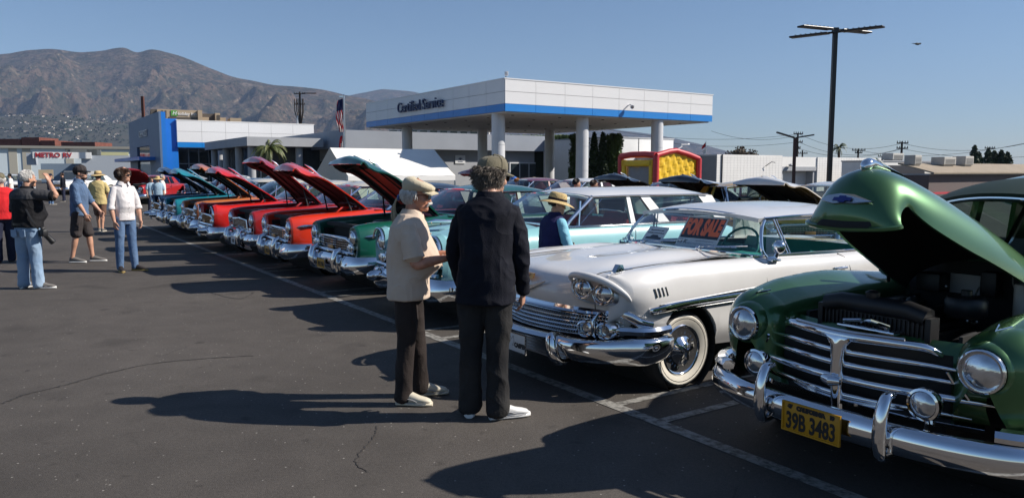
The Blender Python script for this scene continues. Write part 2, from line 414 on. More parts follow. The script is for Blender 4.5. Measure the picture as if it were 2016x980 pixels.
# ================================================================ BUILDINGS
M_panel = mat('white_metal_panel', (.74,.74,.745), .38, coat=.15, var=.025, vscale=.7)
M_blueband = mat('blue_metal_panel', (.004,.20,.60), .4, coat=.2, var=.05, vscale=1)
M_joint = mat('panel_joint', (.06,.06,.065), .8)
M_soffit = mat('soffit_white', (.74,.73,.71), .7, var=.05, vscale=1)
M_colclad = mat('column_cladding', (.60,.61,.63), .38, coat=.1, var=.06, vscale=1.2)
M_stucco = mat('grey_stucco', (.36,.375,.40), .85, var=.06, vscale=1.5, bump=.15, bscale=25)
M_stucco_w = mat('white_stucco', (.74,.74,.73), .85, var=.05, vscale=.8, bump=.12, bscale=20)
M_letter = mat('navy_sign_letters', (.03,.05,.13), .4)
M_wframe = mat('white_window_frame', (.70,.71,.72), .5)
M_alu = mat('aluminium_frame', (.42,.43,.45), .4, .6)
def LP(o, a, b, z=0.0):
    "offset from a ground point: a along the stall direction, b along the row"
    return Vector((o.x+a*LB[0]+b*LU[0], o.y+a*LB[1]+b*LU[1], z))
def solve_len(o, d, x):
    k = (x-1008)/1500        # X/zc = k  with zc ~ Y
    kk = k*1.0
    return (kk*o.y*1.0-o.x)/(d[0]-kk*d[1])
def local(parent_loc, mb):   # world coordinates -> children of an unrotated Empty
    mb.v = [(p[0]-parent_loc[0], p[1]-parent_loc[1], p[2]-parent_loc[2]) for p in mb.v]; return mb
def fascia(root, o, a0, a1, b0, b1, z0, z1, band, na, nb, rows=2, face=('A','B'), gap=.02, name='fascia_panel'):
    "panels on the two faces of a box seen from here: face A runs along the stalls at b0, face B along the row at a0"
    ol = root.location
    core = MB()
    c = LP(o, (a0+a1)/2, (b0+b1)/2, (z0+z1)/2); core.box(c, (a1-a0-.06, b1-b0-.06, z1-z0-.03), LOT_A); obj('fascia_core', local(ol, core), M_joint, root, 0)
    hz = (z1-z0-band)/rows
    for f, n in (('A', na), ('B', nb)):
        if f not in face: continue
        L = (a1-a0) if f == 'A' else (b1-b0); w = L/n
        for i in range(n):
            for r in range(rows+1):
                zz0 = z0 if r == 0 else z0+band+(r-1)*hz; zz1 = z0+band if r == 0 else zz0+hz
                if band <= 0 and r == 0: continue
                m = MB(); mid = (i+.5)*w; t = .05
                if f == 'A': c = LP(o, a0+mid, b0-.0, (zz0+zz1)/2); s = (w-gap, t, zz1-zz0-gap*(.3 if r == 0 else 1))
                else: c = LP(o, a0-.0, b0+mid, (zz0+zz1)/2); s = (t, w-gap, zz1-zz0-gap*(.3 if r == 0 else 1))
                m.box((0,0,0), s); q = obj('blue_band_panel' if r == 0 else name, m, M_blueband if r == 0 else M_panel, root, 0)
                q.location = c-ol; q.rotation_euler = (0,0,LOT_A)
# ---- service canopy
CP = at(994, 300, 43.0); CP.z = 0
zT, zB = at(994, 155, 43.0).z, at(994, 219, 43.0).z
la = solve_len(CP, LB, 1397); lb = solve_len(CP, LU, 725)
cnp = thing('service_canopy', 'large flat white canopy with blue lower band on round columns and navy sign letters', 'canopy', (CP.x, CP.y, 0))
fascia(cnp, CP, 0, la, 0, lb, zB, zT, .42, 8, 10)
m = MB(); c = LP(CP, la/2, lb/2, zB+.02); m.box(c, (la-.3, lb-.3, .16), LOT_A); obj('soffit', local(cnp.location, m), M_soffit, cnp, 0)
m = MB(); c = LP(CP, la/2, lb/2, zT+.02); m.box(c, (la+.10, lb+.10, .06), LOT_A); obj('roof_cap', local(cnp.location, m), M_panel, cnp, 0)
rng = random.Random(4)
m = MB(); m.cyl((0,0,-.03), (0,0,0), .09, 10); _dl = mesh_of('downlight', m, M_black, 0)
for i in range(5):
    for j in range(7): q = obj('downlight', _dl, None, cnp); q.location = LP(CP, 1.6+i*(la-3)/4, 1.6+j*(lb-3)/6, zB-.06)-cnp.location
def canopy_col(px_, Y):
    p = at(px_, 300, Y); m = MB(); r = .39
    for k, (z0, z1) in enumerate(((0, 1.75), (1.77, 3.25), (3.27, zB-.05))): m.lathe([(r, z0), (r, z1)], (0,0,0), n=28)
    m.lathe([(r-.02, 0), (r-.02, zB)], (0,0,0), n=20)
    m.box((0, -r, zB/2), (.012, .02, zB-.2))
    q = obj('column', m, M_colclad, cnp, 40); q.location = (p.x-cnp.location.x, p.y-cnp.location.y, 0)
for px_, Y in ((981, 44.6), (1146, 47.3), (1293, 50.2), (802, 57.5), (950, 61.0), (1082, 61.5)): canopy_col(px_, Y)
t1 = text_mb('Certified Service', .98, .12, .0)
pL = LP(CP, -.16, lb*.525, at(841, 208, CP.y+lb*.525*LU[1]).z)
obj('sign_letters', local(cnp.location, xf(t1, basis(pL, (-LU[0], -LU[1], 0), (0,0,1)))), M_letter, cnp, 0)
# small things on the canopy
sc_ = at(996, 150, 43.3); q = thing('rooftop_floodlight', 'small grey floodlight box on the front corner of the canopy roof', 'floodlight', (sc_.x, sc_.y, zT))
m = MB(); m.cyl((0,0,0), (0,0,.22), .02, 6); obj('stem', m, M_black, q); m = MB(); m.bevbox((.03,0,.30), (.20,.14,.24), .02); obj('lamp_box', m, M_panel, q)
p = LP(CP, la*.545, -.03, zB+.62); q = thing('security_camera', 'white dome security camera on the sunlit fascia of the canopy', 'camera', p, LOT_A)
m = MB(); m.tube([(0,0,.12),(0,-.25,.16),(0,-.34,.08)], .035, 8); obj('arm', m, M_panel, q); m = MB(); m.ball((0,-.36,0), (.13,.13,.12)); m.lathe([(.13,.0),(.14,.06),(.10,.10)], (0,-.36,0), n=14); obj('dome', m, M_steel, q)
def fixture(px_, y_, Y, lab):
    p = at(px_, y_, Y); q = thing('hanging_light', lab, 'light', (p.x, p.y, zB-.05)); m = MB(); m.box((0,0,-.1), (.10,.10,.2)); m.box((0,0,-.35), (.22,.22,.3)); obj('lamp', m, M_black, q)
# ---- showroom with white fascia and the blue entrance tower
SP = at(350, 300, 75.0); SP.z = 0
sT, sB = at(350, 237, 75).z, at(350, 290, 75).z
sl = solve_len(SP, LB, 622)
shw = thing('showroom', 'white panelled car showroom with blue band and glass front left of the canopy', 'building', (SP.x, SP.y, 0))
fascia(shw, SP, 0, sl, 0, 9, sB, sT, .5, 6, 3)
ol = shw.location
m = MB(); m.box(LP(SP, sl/2, 4.5, sB+.05), (sl-.2, 8.8, .2), LOT_A); m.box(LP(SP, sl/2, 4.5, sT+.03), (sl+.1, 9.1, .08), LOT_A); obj('roof_slab', local(ol, m), M_soffit, shw, 0)
for a in (4.2, 9.2, 14.0, 19.0):
    m = MB(); m.lathe([(.42, 0), (.42, sB)], LP(SP, a, .9), n=20); obj('column', local(ol, m), M_colclad, shw)
m = MB(); m.box(LP(SP, sl/2+1, 7.5, sB/2), (sl+2, .2, sB), LOT_A); m.box(LP(SP, -.2, 6, sB/2), (.3, 5, sB), LOT_A); obj('wall', local(ol, m), mat('showroom_inside', (.14,.15,.16), .7, var=.3, vscale=.6), shw, 0)
for i in range(14):
    a = .6+i*sl/14; 
    m = MB(); m.box(LP(SP, a+sl/28, 3.2, sB/2), (sl/14-.1, .03, sB-.05), LOT_A); obj('window_pane', local(ol, m), M_darkglass, shw, 0)
    m = MB(); m.box(LP(SP, a, 3.15, sB/2), (.09, .12, sB), LOT_A); m.box(LP(SP, a+sl/28, 3.14, 2.5), (sl/14-.09, .1, .08), LOT_A); obj('window_frame', local(ol, m), M_alu, shw, 0)
# tower
TP = at(320, 300, 74.0); TP.z = 0
tT = at(320, 220, 74).z; tl = solve_len(TP, LU, 265); ta = solve_len(TP, LB, 358); ta1 = solve_len(TP, LB, 334)
twr = thing('entrance_tower', 'tall blue entrance tower with grey front and raised letters beside the showroom', 'tower', (TP.x, TP.y, 0)); ol = twr.location
M_towerblue = mat('tower_blue', (.004,.16,.58), .45, coat=.15, var=.05, vscale=1); M_towergrey = mat('tower_grey', (.10,.155,.25), .5, var=.06, vscale=1)
m = MB(); m.box(LP(TP, ta1/2, tl/2, tT/2), (ta1, tl, tT), LOT_A); m.box(LP(TP, (ta+ta1)/2+.01, tl/2+.3, (tT-.6)/2), (ta-ta1, tl-.5, tT-.6), LOT_A); obj('blue_wall', local(ol, m), M_towerblue, twr, 0)
oz = 4.4; ow = tl*.42   # opening
m = MB(); m.box(LP(TP, -.10, tl/2, (oz+tT)/2), (.2, tl+.02, tT-oz+.02), LOT_A); m.box(LP(TP, -.10, (tl*.30)/2, oz/2), (.2, tl*.30, oz), LOT_A); m.box(LP(TP, -.10, tl-tl*.14, oz/2), (.2, tl*.28, oz), LOT_A); obj('grey_front', local(ol, m), M_towergrey, twr, 0)
m = MB(); m.box(LP(TP, -.03, tl*.51, oz/2), (.05, tl*.42, oz), LOT_A); obj('doorway', local(ol, m), M_darkglass, twr, 0)
m = MB(); m.box(LP(TP, -.9, tl*.62, 3.0), (1.5, tl*.95, .35), LOT_A); obj('door_awning', local(ol, m), M_towerblue, twr, 0)
t1 = text_mb('CHEVROLET', .95, .10, .01); pL = LP(TP, -.28, tl*.46, tT-1.75)
obj('sign_letters', local(ol, xf(t1, basis(pL, (-LU[0], -LU[1], 0), (0,0,1)))), M_steel, twr, 0)
m = MB(); p = at(282, 222, 112); m.box((p.x, p.y, (at(282, 190, 112).z)/2), (.36, .36, at(282, 190, 112).z)); tag(obj('steel_post', m, mat('rusty_steel', (.10,.035,.025), .8, var=.3), None, 0), 'tall thin rust red post sticking up behind the blue tower', 'post')
# portico in front of the showroom
PP = at(487, 300, 62.0); PP.z = 0; pT, pB = at(487, 269, 62).z, at(487, 287, 62).z
pl_, pb = solve_len(PP, LB, 640), solve_len(PP, LU, 408)
por = thing('entrance_portico', 'low grey flat roofed walkway on columns in front of the showroom', 'portico', (PP.x, PP.y, 0)); ol = por.location
m = MB(); m.box(LP(PP, pl_/2, pb/2, (pT+pB)/2), (pl_, pb, pT-pB), LOT_A); obj('roof', local(ol, m), M_stucco, por, 0)
m = MB(); m.box(LP(PP, pl_/2+2, pb/2+3.0, pB/2), (pl_, pb-3.0, pB-.01), LOT_A); obj('wall', local(ol, m), mat('dark_glass_wall', (.05,.06,.07), .25, var=.3, vscale=.8), por, 0)  # dark glass, tone varied at random
for a, b in ((.6, 1.0), (.6, pb*.33), (.6, pb*.62), (.6, pb*.92), (4.5, .8), (8.5, .8)):
    m = MB(); m.lathe([(.3, 0), (.3, pB)], LP(PP, a, b), n=16); obj('column', local(ol, m), M_stucco, por)
for i in range(6):
    m = MB(); m.box(LP(PP, 1.95, 3.3+i*(pb-3.4)/6, pB/2), (.08, .10, pB), LOT_A); obj('mullion', local(ol, m), M_alu, por, 0)
# ---- long low grey service building behind the canopy
GP = at(688, 300, 64.0); GP.z = 0; gT = at(688, 257, 64).z; gF = at(688, 292, 64).z
ga, gb = solve_len(GP, LB, 1096), solve_len(GP, LU, 571)
gr_ = thing('service_building', 'long low grey stucco service building with white framed doors behind the canopy', 'building', (GP.x, GP.y, 0)); ol = gr_.location
m = MB(); m.box(LP(GP, ga/2, gb/2, gT/2), (ga, gb, gT-.02), LOT_A); obj('wall', local(ol, m), M_stucco, gr_, 0)
m = MB(); m.box(LP(GP, ga/2-.35, gb/2-.35, (gF+gT)/2), (ga+.9, gb+.9, gT-gF), LOT_A); obj('parapet', local(ol, m), mat('grey_parapet', (.30,.33,.38), .8, var=.05, vscale=.6), gr_, 0)
def gwin(a, w, z0, z1, n=1, name='window'):
    f = MB(); f.box(LP(GP, a+w/2, -.03, (z0+z1)/2), (w+.16, .08, z1-z0+.16), LOT_A); fo = obj(name+'_frame', local(ol, f), M_wframe, gr_, 0)
    for i in range(n):
        q = MB(); q.box(LP(GP, a+(i+.5)*w/n, -.075, (z0+z1)/2), (w/n-.10, .03, z1-z0-.06), LOT_A); obj('pane', local((0,0,0), local(ol, q)), M_darkglass, fo, 0)
ax = lambda x: solve_len(GP, LB, x)
gwin(ax(1004), ax(1058)-ax(1004), .1, 2.5, 3); gwin(ax(1062), ax(1078)-ax(1062), .05, 2.45, 1, 'door'); gwin(ax(1086), ax(1102)-ax(1086), .05, 2.45, 1, 'door')
for i, x in enumerate((612, 640, 664)):
    b = solve_len(GP, LU, x); f = MB(); f.box(LP(GP, -.03, b, 1.7), (.08, 1.6, 2.0), LOT_A); fo = obj('window_frame', local(ol, f), M_alu, gr_, 0)
    for d in (-.4, .4): q = MB(); q.box(LP(GP, -.075, b+d, 1.7), (.03, .68, 1.85), LOT_A); obj('pane', local(ol, q), M_darkglass, fo, 0)
p = LP(GP, ax(906), -.06, at(906, 314, GP.y+ax(906)*LB[1]).z); q = thing('emblem_sign', 'square white sign with a small dark emblem on the grey service building', 'sign', p, LOT_A)
m = MB(); m.box((0,0,0), (1.05,.05,.75)); obj('board', m, M_plate_w, q, 0); m = MB(); m.prism([(-.25,-.03,.06),(-.02,-.03,.16),(.26,-.03,.08),(.06,-.03,.0),(.0,-.03,-.09),(-.07,-.03,.0)], (0,-.02,0)); m.box((0,-.03,-.2),(.5,.02,.05)); obj('emblem', m, M_letter, q, 0)
# sliver of pale buildings seen over the roof, under the canopy
bk = thing('far_office', 'pale low office seen through the gap between canopy and service roof', 'building', (0, 0, 0)); m = MB()
p0, p1 = at(760, 300, 120), at(965, 300, 130); m.box(((p0.x+p1.x)/2, 126, at(800, 257, 125).z/2), (p1.x-p0.x, 6, at(800, 257, 125).z)); obj('wall', m, mat('pale_office', (.50,.48,.45), .8, var=.1), bk, 0)
for i in range(9):
    q = MB(); p = at(772+i*20, 259.5, 121.5); q.box((p.x, 122.9, p.z), (1.1, .1, .5)); obj('window', q, M_darkglass, bk, 0)
# ---- white block at the right end, behind the hedge
def simple_building(name, lab, x0, x1, ytop, Y, depth, m_wall, extra=None):
    p0 = at(x0, 300, Y); p0.z = 0; h = at(x0, ytop, Y).z; w = solve_len(p0, LB, x1)
    o = LP(p0, w/2, 0); b = thing(name, lab, 'building', o, LOT_A)
    mm = MB(); mm.box((0, depth/2, h/2), (w, depth, h)); obj('wall', mm, m_wall, b, 0)
    mm = MB(); mm.box((0, depth/2, h+.05), (w+.12, depth+.12, .1)); obj('coping', mm, M_stucco, b, 0)
    return b, w, h
b, w, h = simple_building('white_annex', 'plain white stucco annex with one joint behind the ivy and bounce house', 1205, 1323, 271, 66, 10, M_stucco_w)
m = MB(); m.box((-.6, -.01, h/2), (.05, .03, h)); m.box((-w/2+.9, -.01, h/2), (.05, .03, h)); obj('wall_joint', m, M_joint, b, 0)
m = MB(); m.tube([(w/2-.1,-.1,h-1.2),(w/2+.2,-.9,h-.6)], .07, 6); m.bevbox((w/2+.3,-1.2,h-.45), (.25,.8,.12), .03); obj('wall_light', m, M_panel, b)
# block wall building: scored concrete block courses cut as real joints
M_block = mat('white_painted_block', (.76,.75,.73), .8, var=.04, vscale=1.2, bump=.1, bscale=30)
BP0 = at(1412, 300, 60.0); BP0.z = 0
bT = at(1412, 304, 60).z
blk = thing('block_building', 'long white painted concrete block building with grey roller door recess', 'building', (BP0.x, BP0.y, 0), LOT_A); ol = blk.location
bw = solve_len(BP0, LB, 1730)
gx0, gx1 = solve_len(BP0, LB, 1537), solve_len(BP0, LB, 1606)
m = MB(); m.box((gx0/2, 5, bT/2), (gx0, 10, bT)); m.box(((gx1+bw)/2, 5, bT/2-.05), (bw-gx1, 10, bT-.1)); m.box(((gx0+gx1)/2, 6, bT/2-.2), (gx1-gx0, 8, bT-.5)); m.box(((gx0+gx1)/2, .6, bT-.55), (gx1-gx0, 1.0, .9)); obj('wall', m, M_block, blk, 0)
m = MB(); m.box((-.03, 5.02, bT/2-.05), (.06, 9.9, bT-.1)); obj('side_shade_sheet', m, M_stucco, blk, 0)  # grey sheet over the white end wall, its shade put in as colour
m = MB()
for i in range(1, int(bT/.2)): m.box((gx0/2, -.001, i*.2), (gx0-.01, .006, .012)); m.box(((gx1+bw)/2, -.001, i*.2), (bw-gx1-.01, .006, .012))
for i in range(1, int(bw/.4)):
    x = i*.4
    if x < gx0-.05 or x > gx1+.05: m.box((x, -.0012, bT/2), (.010, .0065, bT-.2))
obj('block_joints', m, mat('block_joint', (.52,.52,.51), .9), blk, 0, kind='stuff')
m = MB()
for i in range(18): m.box(((gx0+gx1)/2, .95-.02*(i % 2), .1+i*.13), (gx1-gx0-.7, .05, .12))
obj('roller_door', m, M_panel, blk, 0)
m = MB(); m.box((gx0+.25, .5, (bT-1)/2), (.3, .6, bT-1)); m.box((gx1-.2, .5, (bT-1)/2), (.4, .7, bT-1)); m.box(((gx0+gx1)/2, .5, bT-1.1), (gx1-gx0, .9, .35)); obj('door_surround', m, M_stucco, blk, 0)
m = MB(); m.tube([(.55,-.06,.2),(.55,-.06,bT)], .05, 6); m.tube([(gx0*.72,-.05,bT-.9),(gx0*.76,-.4,bT-.55),(gx0*.80,-.5,bT-.6)], .03, 6); obj('drain_pipe', m, M_joint, blk)
m = MB(); m.ball((gx0+.9,-.2,bT-.8),(.28,.2,.12)); m.tube([(gx0+.9,0,bT-.9),(gx0+.9,-.2,bT-.8)],.03,6); obj('wall_light', m, M_alu, blk)
# dark fascia shop, tan roof shop
b, w, h = simple_building('dark_front_shop', 'flat white shop with a wide dark panel across its front, behind the green car', 1725, 1828, 318, 62, 3, M_stucco_w)
DS = (b, w, h)
m = MB(); m.box((-.55, -.04, h-1.45), (w-1.15, .08, 2.3)); obj('dark_panel', m, mat('dark_fascia', (.035,.04,.055), .5), b, 0)
m = MB(); m.box((.6, -.3, h-3.1), (2.6, .6, .4)); obj('awning', m, mat('amber_awning', (.45,.22,.03), .7), b, 0)
b, w, h = simple_building('tan_roof_shop', 'brown shop with shallow tan roof and a red doorway frame at far right', 1832, 2260, 345, 58, 3, mat('brown_wall', (.13,.10,.095), .8, var=.1))
m = MB(); m.prism([(-w/2-.3,-.5,h+.1),(w/2,-.5,h+.1),(w/2,3.4,h+.85),(-w/2+1.6,3.4,h+.85)], (0,0,.12)); obj('roof', m, mat('tan_roof', (.33,.27,.20), .9, var=.12, vscale=2), b, 0)
m = MB(); m.box((-w/2+1.5,-.1,h-1.55),(2.8,.2,.5)); m.box((-w/2+.3,-.1,h-2.1),(.4,.2,1.6)); m.box((-w/2+2.7,-.1,h-2.1),(.3,.2,1.6)); obj('red_frame', m, mat('red_painted_frame', (.45,.03,.05), .6), b, 0)
def ac_unit(B3, lx, ly, z, s, lab):
    b = B3[0]; p = Matrix.Rotation(LOT_A, 3, 'Z') @ Vector((lx, ly, 0)); q = thing('air_conditioner', lab, 'air conditioner', (b.location.x+p.x, b.location.y+p.y, z), LOT_A)
    m = MB(); m.bevbox((0,0,s[2]/2+.1), s, .04); m.box((0,0,.05),(s[0]*.8,s[1]*.8,.1)); obj('casing', m, mat('ac_casing', (.42,.41,.38), .6, var=.1), q, 0)
    m = MB()
    for i in range(5): m.box((0,-s[1]/2-.01,s[2]*.25+i*s[2]*.14),(s[0]*.8,.02,s[2]*.05))
    obj('grille', m, M_joint, q, 0)
TS = (b, w, h)
def roof_z(lx, ly): return TS[2]+.1+.12+(ly+.5)*.75/3.9
ac_unit(DS, 1.0, 1.6, DS[2]+.1, (1.7,1.0,.55), 'wide low air conditioner on the roof of the dark fronted shop')
for x_, s_, l_ in ((1.4, (1.0,.9,.75), 'boxy pale air conditioner on the left end of the tan roof'), (6.1, (1.9,1.1,.65), 'wide air conditioner with dark grille in front of the cypress trees'), (9.3, (1.4,1.1,.75), 'air conditioner at the far right end of the tan roof')):
    ac_unit(TS, -w/2+x_+.6, 2.4, roof_z(0, 2.4)-.06, s_, l_)
# ---- left side: warehouse, caravan dealer
LW = 150.0
p0, p1 = at(-260, 300, LW), at(268, 300, LW); hT = at(100, 290, LW).z
wh = thing('warehouse', 'long pale blue metal warehouse with tan wall strips at far left', 'warehouse', ((p0.x+p1.x)/2, LW, 0)); w = p1.x-p0.x
wh.rotation_euler = (0, 0, R(22))
m = MB(); m.box((0, 10, hT/2), (w, 20, hT)); obj('wall', m, mat('pale_blue_siding', (.58,.66,.70), .7, var=.04, vscale=.3), wh, 0)
m = MB(); m.box((0, 10, hT+.1), (w+1, 21, .5)); obj('roof_edge', m, mat('warehouse_roof', (.28,.27,.24), .8), wh, 0)
for x in (-160, -60, 22, 45, 120, 170):
    p = at(x, 300, LW); m = MB(); m.box((p.x-wh.location.x, -.06, hT/2), (1.4, .12, hT-.3)); obj('wall_strip', m, mat('tan_strip', (.40,.38,.32), .8), wh, 0)
for k, (x0, x1, yt) in enumerate(((-40, 62, 275), (64, 98, 272), (100, 128, 278), (140, 205, 281))):
    p0, p1 = at(x0, 300, 190), at(x1, 300, 190); q = MB(); h = at(x0, yt, 190).z; q.box(((p0.x+p1.x)/2, 190, h/2), (p1.x-p0.x, 8, h))
    tag(obj('brick_building', q, mat('red_brick', (.16,.055,.04), .9, var=.25, vscale=1.5), None, 0), ['wide red brick building rising behind the warehouse roof at far left', 'tall narrow red brick block behind the warehouse roof', 'short red brick block behind the warehouse, beside the tall narrow one', 'low red brick building behind the warehouse above the caravan sign'][k], 'building', 'brick buildings behind the warehouse')
RY = 112.0
def P(x, y, Y=RY): return at(x, y, Y)
rv = thing('caravan_dealer', 'grey flat roofed dealer building under a white sign with red letters', 'building', (P(150,300).x, RY, 0)); ol = rv.location.copy()
M_rvgrey = mat('rv_grey', (.36,.40,.45), .8, var=.05)
a, b_ = P(158, 300), P(268, 300); hz = P(200, 306).z; m = MB(); m.box(((a.x+b_.x)/2-ol.x, 4, hz/2), (b_.x-a.x, 8, hz)); obj('wall', m, M_rvgrey, rv, 0)
a, b_ = P(84, 300), P(160, 300); hz2 = P(100, 322).z; m = MB(); m.box(((a.x+b_.x)/2-ol.x, 5, hz2/2), (b_.x-a.x, 5, hz2)); obj('front_wall', m, mat('rv_blue', (.16,.22,.30), .7), rv, 0)
a, b_ = P(68, 300), P(77, 300); m = MB(); m.box(((a.x+b_.x)/2-ol.x, 1.5, (P(70,302).z+P(70,325).z)/2), (b_.x-a.x+.4, 2.6, P(70,302).z-P(70,325).z)); obj('sign_return', m, M_rvgrey, rv, 0)
a, b_ = P(77, 300), P(176, 300); z0, z1 = P(77, 312.5).z, P(77, 300).z; m = MB(); m.box(((a.x+b_.x)/2-ol.x, -.1, (z0+z1)/2), (b_.x-a.x, .5, z1-z0)); obj('sign_board', m, M_white, rv, 0)
t1 = text_mb('METRO RV', (z1-z0)*1.02, .06, .025, sx=1.02); xf(t1, basis((P(112,306).x-ol.x, -.40, (z0+z1)/2), (1,0,0), (0,0,1))); obj('sign_letters', t1, mat('red_sign_letters', (.36,.02,.03), .5), rv, 0)
m = MB(); m.box((P(160,300).x-ol.x, 3, P(160,299).z), (3.5,1.6,.9)); m.box((P(178,300).x-ol.x, 3, P(178,299).z), (1.8,1.6,.8)); m.box((P(140,300).x-ol.x, 3, P(140,299.5).z), (1.6,1.2,.7)); obj('roof_units', m, mat('dark_units', (.12,.13,.13), .7), rv, 0)
m = MB(); m.box((P(211,300).x-ol.x, 4, hz+.35), (4.2,1.4,.5)); obj('roof_vent', m, mat('tan_vent', (.42,.40,.22), .7), rv, 0)
m = MB(); m.box((P(100,300).x-ol.x, -2, 1.3), (1.8,.2,1.3)); obj('notice_board', m, mat('tan_board', (.45,.36,.24), .7), rv, 0)
rv.rotation_euler = (0, 0, R(24))
# trailers parked there
for k, (x0, x1, yt, c, lab) in enumerate(((122, 158, 337, (.34,.34,.33), 'grey low box trailer parked in front of the caravan dealer'),)):
    p0, p1 = at(x0, 300, 60), at(x1, 300, 60); h = at(x0, yt, 60).z; q = thing('box_trailer', lab, 'trailer', ((p0.x+p1.x)/2, 60, 0)); m = MB(); m.bevbox((0,1,h/2+.25), (p1.x-p0.x, 2, h-.5), .05); obj('body', m, mat('trailer_grey', c, .6), q, 0)
    m = MB(); m.cyl((-.5,-.05,.32),(-.5,.2,.32),.32); m.cyl((.5,-.05,.32),(.5,.2,.32),.32); obj('wheel', m, M_rubber, q)
# hotel
HY = 210.0
def P(x, y, Y=HY): return at(x, y, Y)
ht = thing('hotel', 'tan hotel tower tops with green sign patch seen above the showroom roof', 'building', (P(390,300).x, HY, 0)); ol = ht.location
M_tan = mat('hotel_tan', (.42,.33,.23), .8, var=.06, vscale=.3); M_hd = mat('hotel_dark', (.10,.085,.07), .7)
def hb(x0, x1, yt, d0, d1, mm=M_tan, nm='wall'):
    a, b_ = P(x0, 300), P(x1, 300); h = P(x0, yt).z; m = MB(); m.box(((a.x+b_.x)/2-ol.x, (d0+d1)/2, h/2), (b_.x-a.x, d1-d0, h)); return obj(nm, m, mm, ht, 0)
hb(320, 392, 217.5, 0, 14); hb(309, 320, 217, 2, 14, M_hd); hb(392, 400, 217.5, -1, 10); hb(398, 432, 222, 3, 12, M_hd); hb(425, 434, 221, 1, 12); hb(434, 446, 229, 3, 12); hb(452, 473, 230.5, 0, 9); hb(400, 413, 230, 1, 3)
for x in (325.5, 331.5):
    a = P(x, 225); 
    for yy in (222, 227, 232): q = MB(); p = P(x, yy); q.box((p.x-ol.x, -.05, p.z), (.42, .12, .62)); obj('window', q, M_hd, ht, 0)
for x in (421, 427, 430): 
    for yy in (227, 232): q = MB(); p = P(x, yy); q.box((p.x-ol.x, .93 if x > 424 else 2.95, p.z), (.35, .12, .6)); obj('window', q, M_hd, ht, 0)
q = MB(); a, b_ = P(336, 236), P(392, 236); q.box(((a.x+b_.x)/2-ol.x, -.06, P(336,234.5).z), (b_.x-a.x-.3, .12, .75)); obj('window_band', q, M_hd, ht, 0)
q = MB(); p = P(346.5, 224.5); q.box((p.x-ol.x, -.10, p.z), (1.55,.15,1.45)); lo = obj('logo_panel', q, mat('logo_green', (.10,.36,.06), .5), ht, 0)
t1 = text_mb('H', 1.3, .05, .03, shear=.3); xf(t1, basis((p.x-ol.x, -.2, p.z), (1,0,0), (0,0,1))); obj('logo_letter', t1, M_white, ht, 0)
p = P(368, 225.3); t1 = text_mb('Holiday Inn', 1.12, .05, .02, shear=.15); xf(t1, basis((p.x-ol.x, -.15, p.z), (1,0,0), (0,0,1))); obj('sign_letters', t1, M_white, ht, 0)
ht.rotation_euler = (0, 0, R(26))
# ================================================================ CAR LIBRARY  (car frame: x back from the front bumper, y to the car's right, z up)
M_undercoat = mat('undercoat', (.012,.012,.012), .8)
M_red = paint('red_paint', (.62,.016,.012)); M_orangered = paint('orange_red_paint', (.66,.036,.012)); M_darkred = paint('deep_red_paint', (.34,.014,.016))
M_emerald = paint('emerald_paint', (.004,.088,.058)); M_aqua = paint('aqua_paint', (.27,.55,.58)); M_copper = paint('copper_orange_paint', (.50,.150,.045))
M_teal = paint('teal_paint', (.012,.22,.28)); M_navy = paint('navy_paint', (.010,.030,.075)); M_carwhite = paint('car_white_paint', (.74,.73,.715)); M_cream = paint('cream_paint', (.66,.60,.48))
M_green48 = mat('metallic_green_paint', (.050,.140,.046), .36, .6, 1.0, var=.05, vscale=3); M_blackcar = paint('black_car_paint', (.010,.010,.012)); M_maroon = paint('maroon_paint', (.16,.012,.022)); M_yellow = paint('yellow_car_paint', (.62,.36,.03))
M_redunder = mat('shade_darkened_red', (.085,.008,.008), .6, var=.2, vscale=4)  # body red darkened to hold the shade under raised hoods
M_liner = mat('orange_hood_liner', (.50,.045,.025), .6, var=.2, vscale=4); M_vinyl = mat('turquoise_vinyl', (.02,.22,.20), .45, var=.08); M_vinyl_r = mat('red_vinyl', (.36,.02,.03), .45, var=.1); M_vinyl_g = mat('grey_vinyl', (.16,.15,.14), .5, var=.1)
M_grey = mat('grey_primer', (.30,.32,.36), .4, coat=.3)
M_bulb = mat('amber_lamp', (.55,.25,.06), .2, coat=1); M_trimgold = mat('gold_emblem', (.45,.25,.10), .3, .7)

def section(keys, x, n=7):
    return crom([(x, p[0], p[1]) for p in zip(*[iter(pchip([(k, sum(([a, b] for a, b in ps), [])) for k, ps in keys], x))]*2)], n)
def clip_low(pts, zb):
    if pts[0].z >= zb: return pts
    for i in range(len(pts)-1):
        if pts[i].z < zb <= pts[i+1].z:
            t = (zb-pts[i].z)/(pts[i+1].z-pts[i].z); return [pts[i].lerp(pts[i+1], t)]+pts[i+1:]
    return pts
def stations(x0, x1, arches, step=.10):
    xs = []; x = x0
    while x < x1-1e-6: xs.append(x); x += step
    xs.append(x1)
    for (cx, cz, r) in arches:
        xs = [x for x in xs if abs(x-cx) > r+.02]
        xs += [cx-r*math.cos(math.pi*i/20) for i in range(21)]+[cx-r-.004, cx+r+.004]
    return sorted(x for x in xs if x0 <= x <= x1)
def arch_low(x, arches):
    z = -9
    for (cx, cz, r) in arches:
        if abs(x-cx) <= r+1e-6: z = max(z, cz+math.sqrt(max(0, r*r-(x-cx)**2)))
    return z
def side_grid(mb, keys, xs, arches, n=26, flange=.07):
    rows = []
    for x in xs:
        p = clip_low(section(keys, x), arch_low(x, arches)); p = resample(p, n)
        q = p[0].copy(); q.y = max(.2, q.y-flange); rows.append([q]+p)
    mb.grid(rows); return rows
_wheel_cache = {}
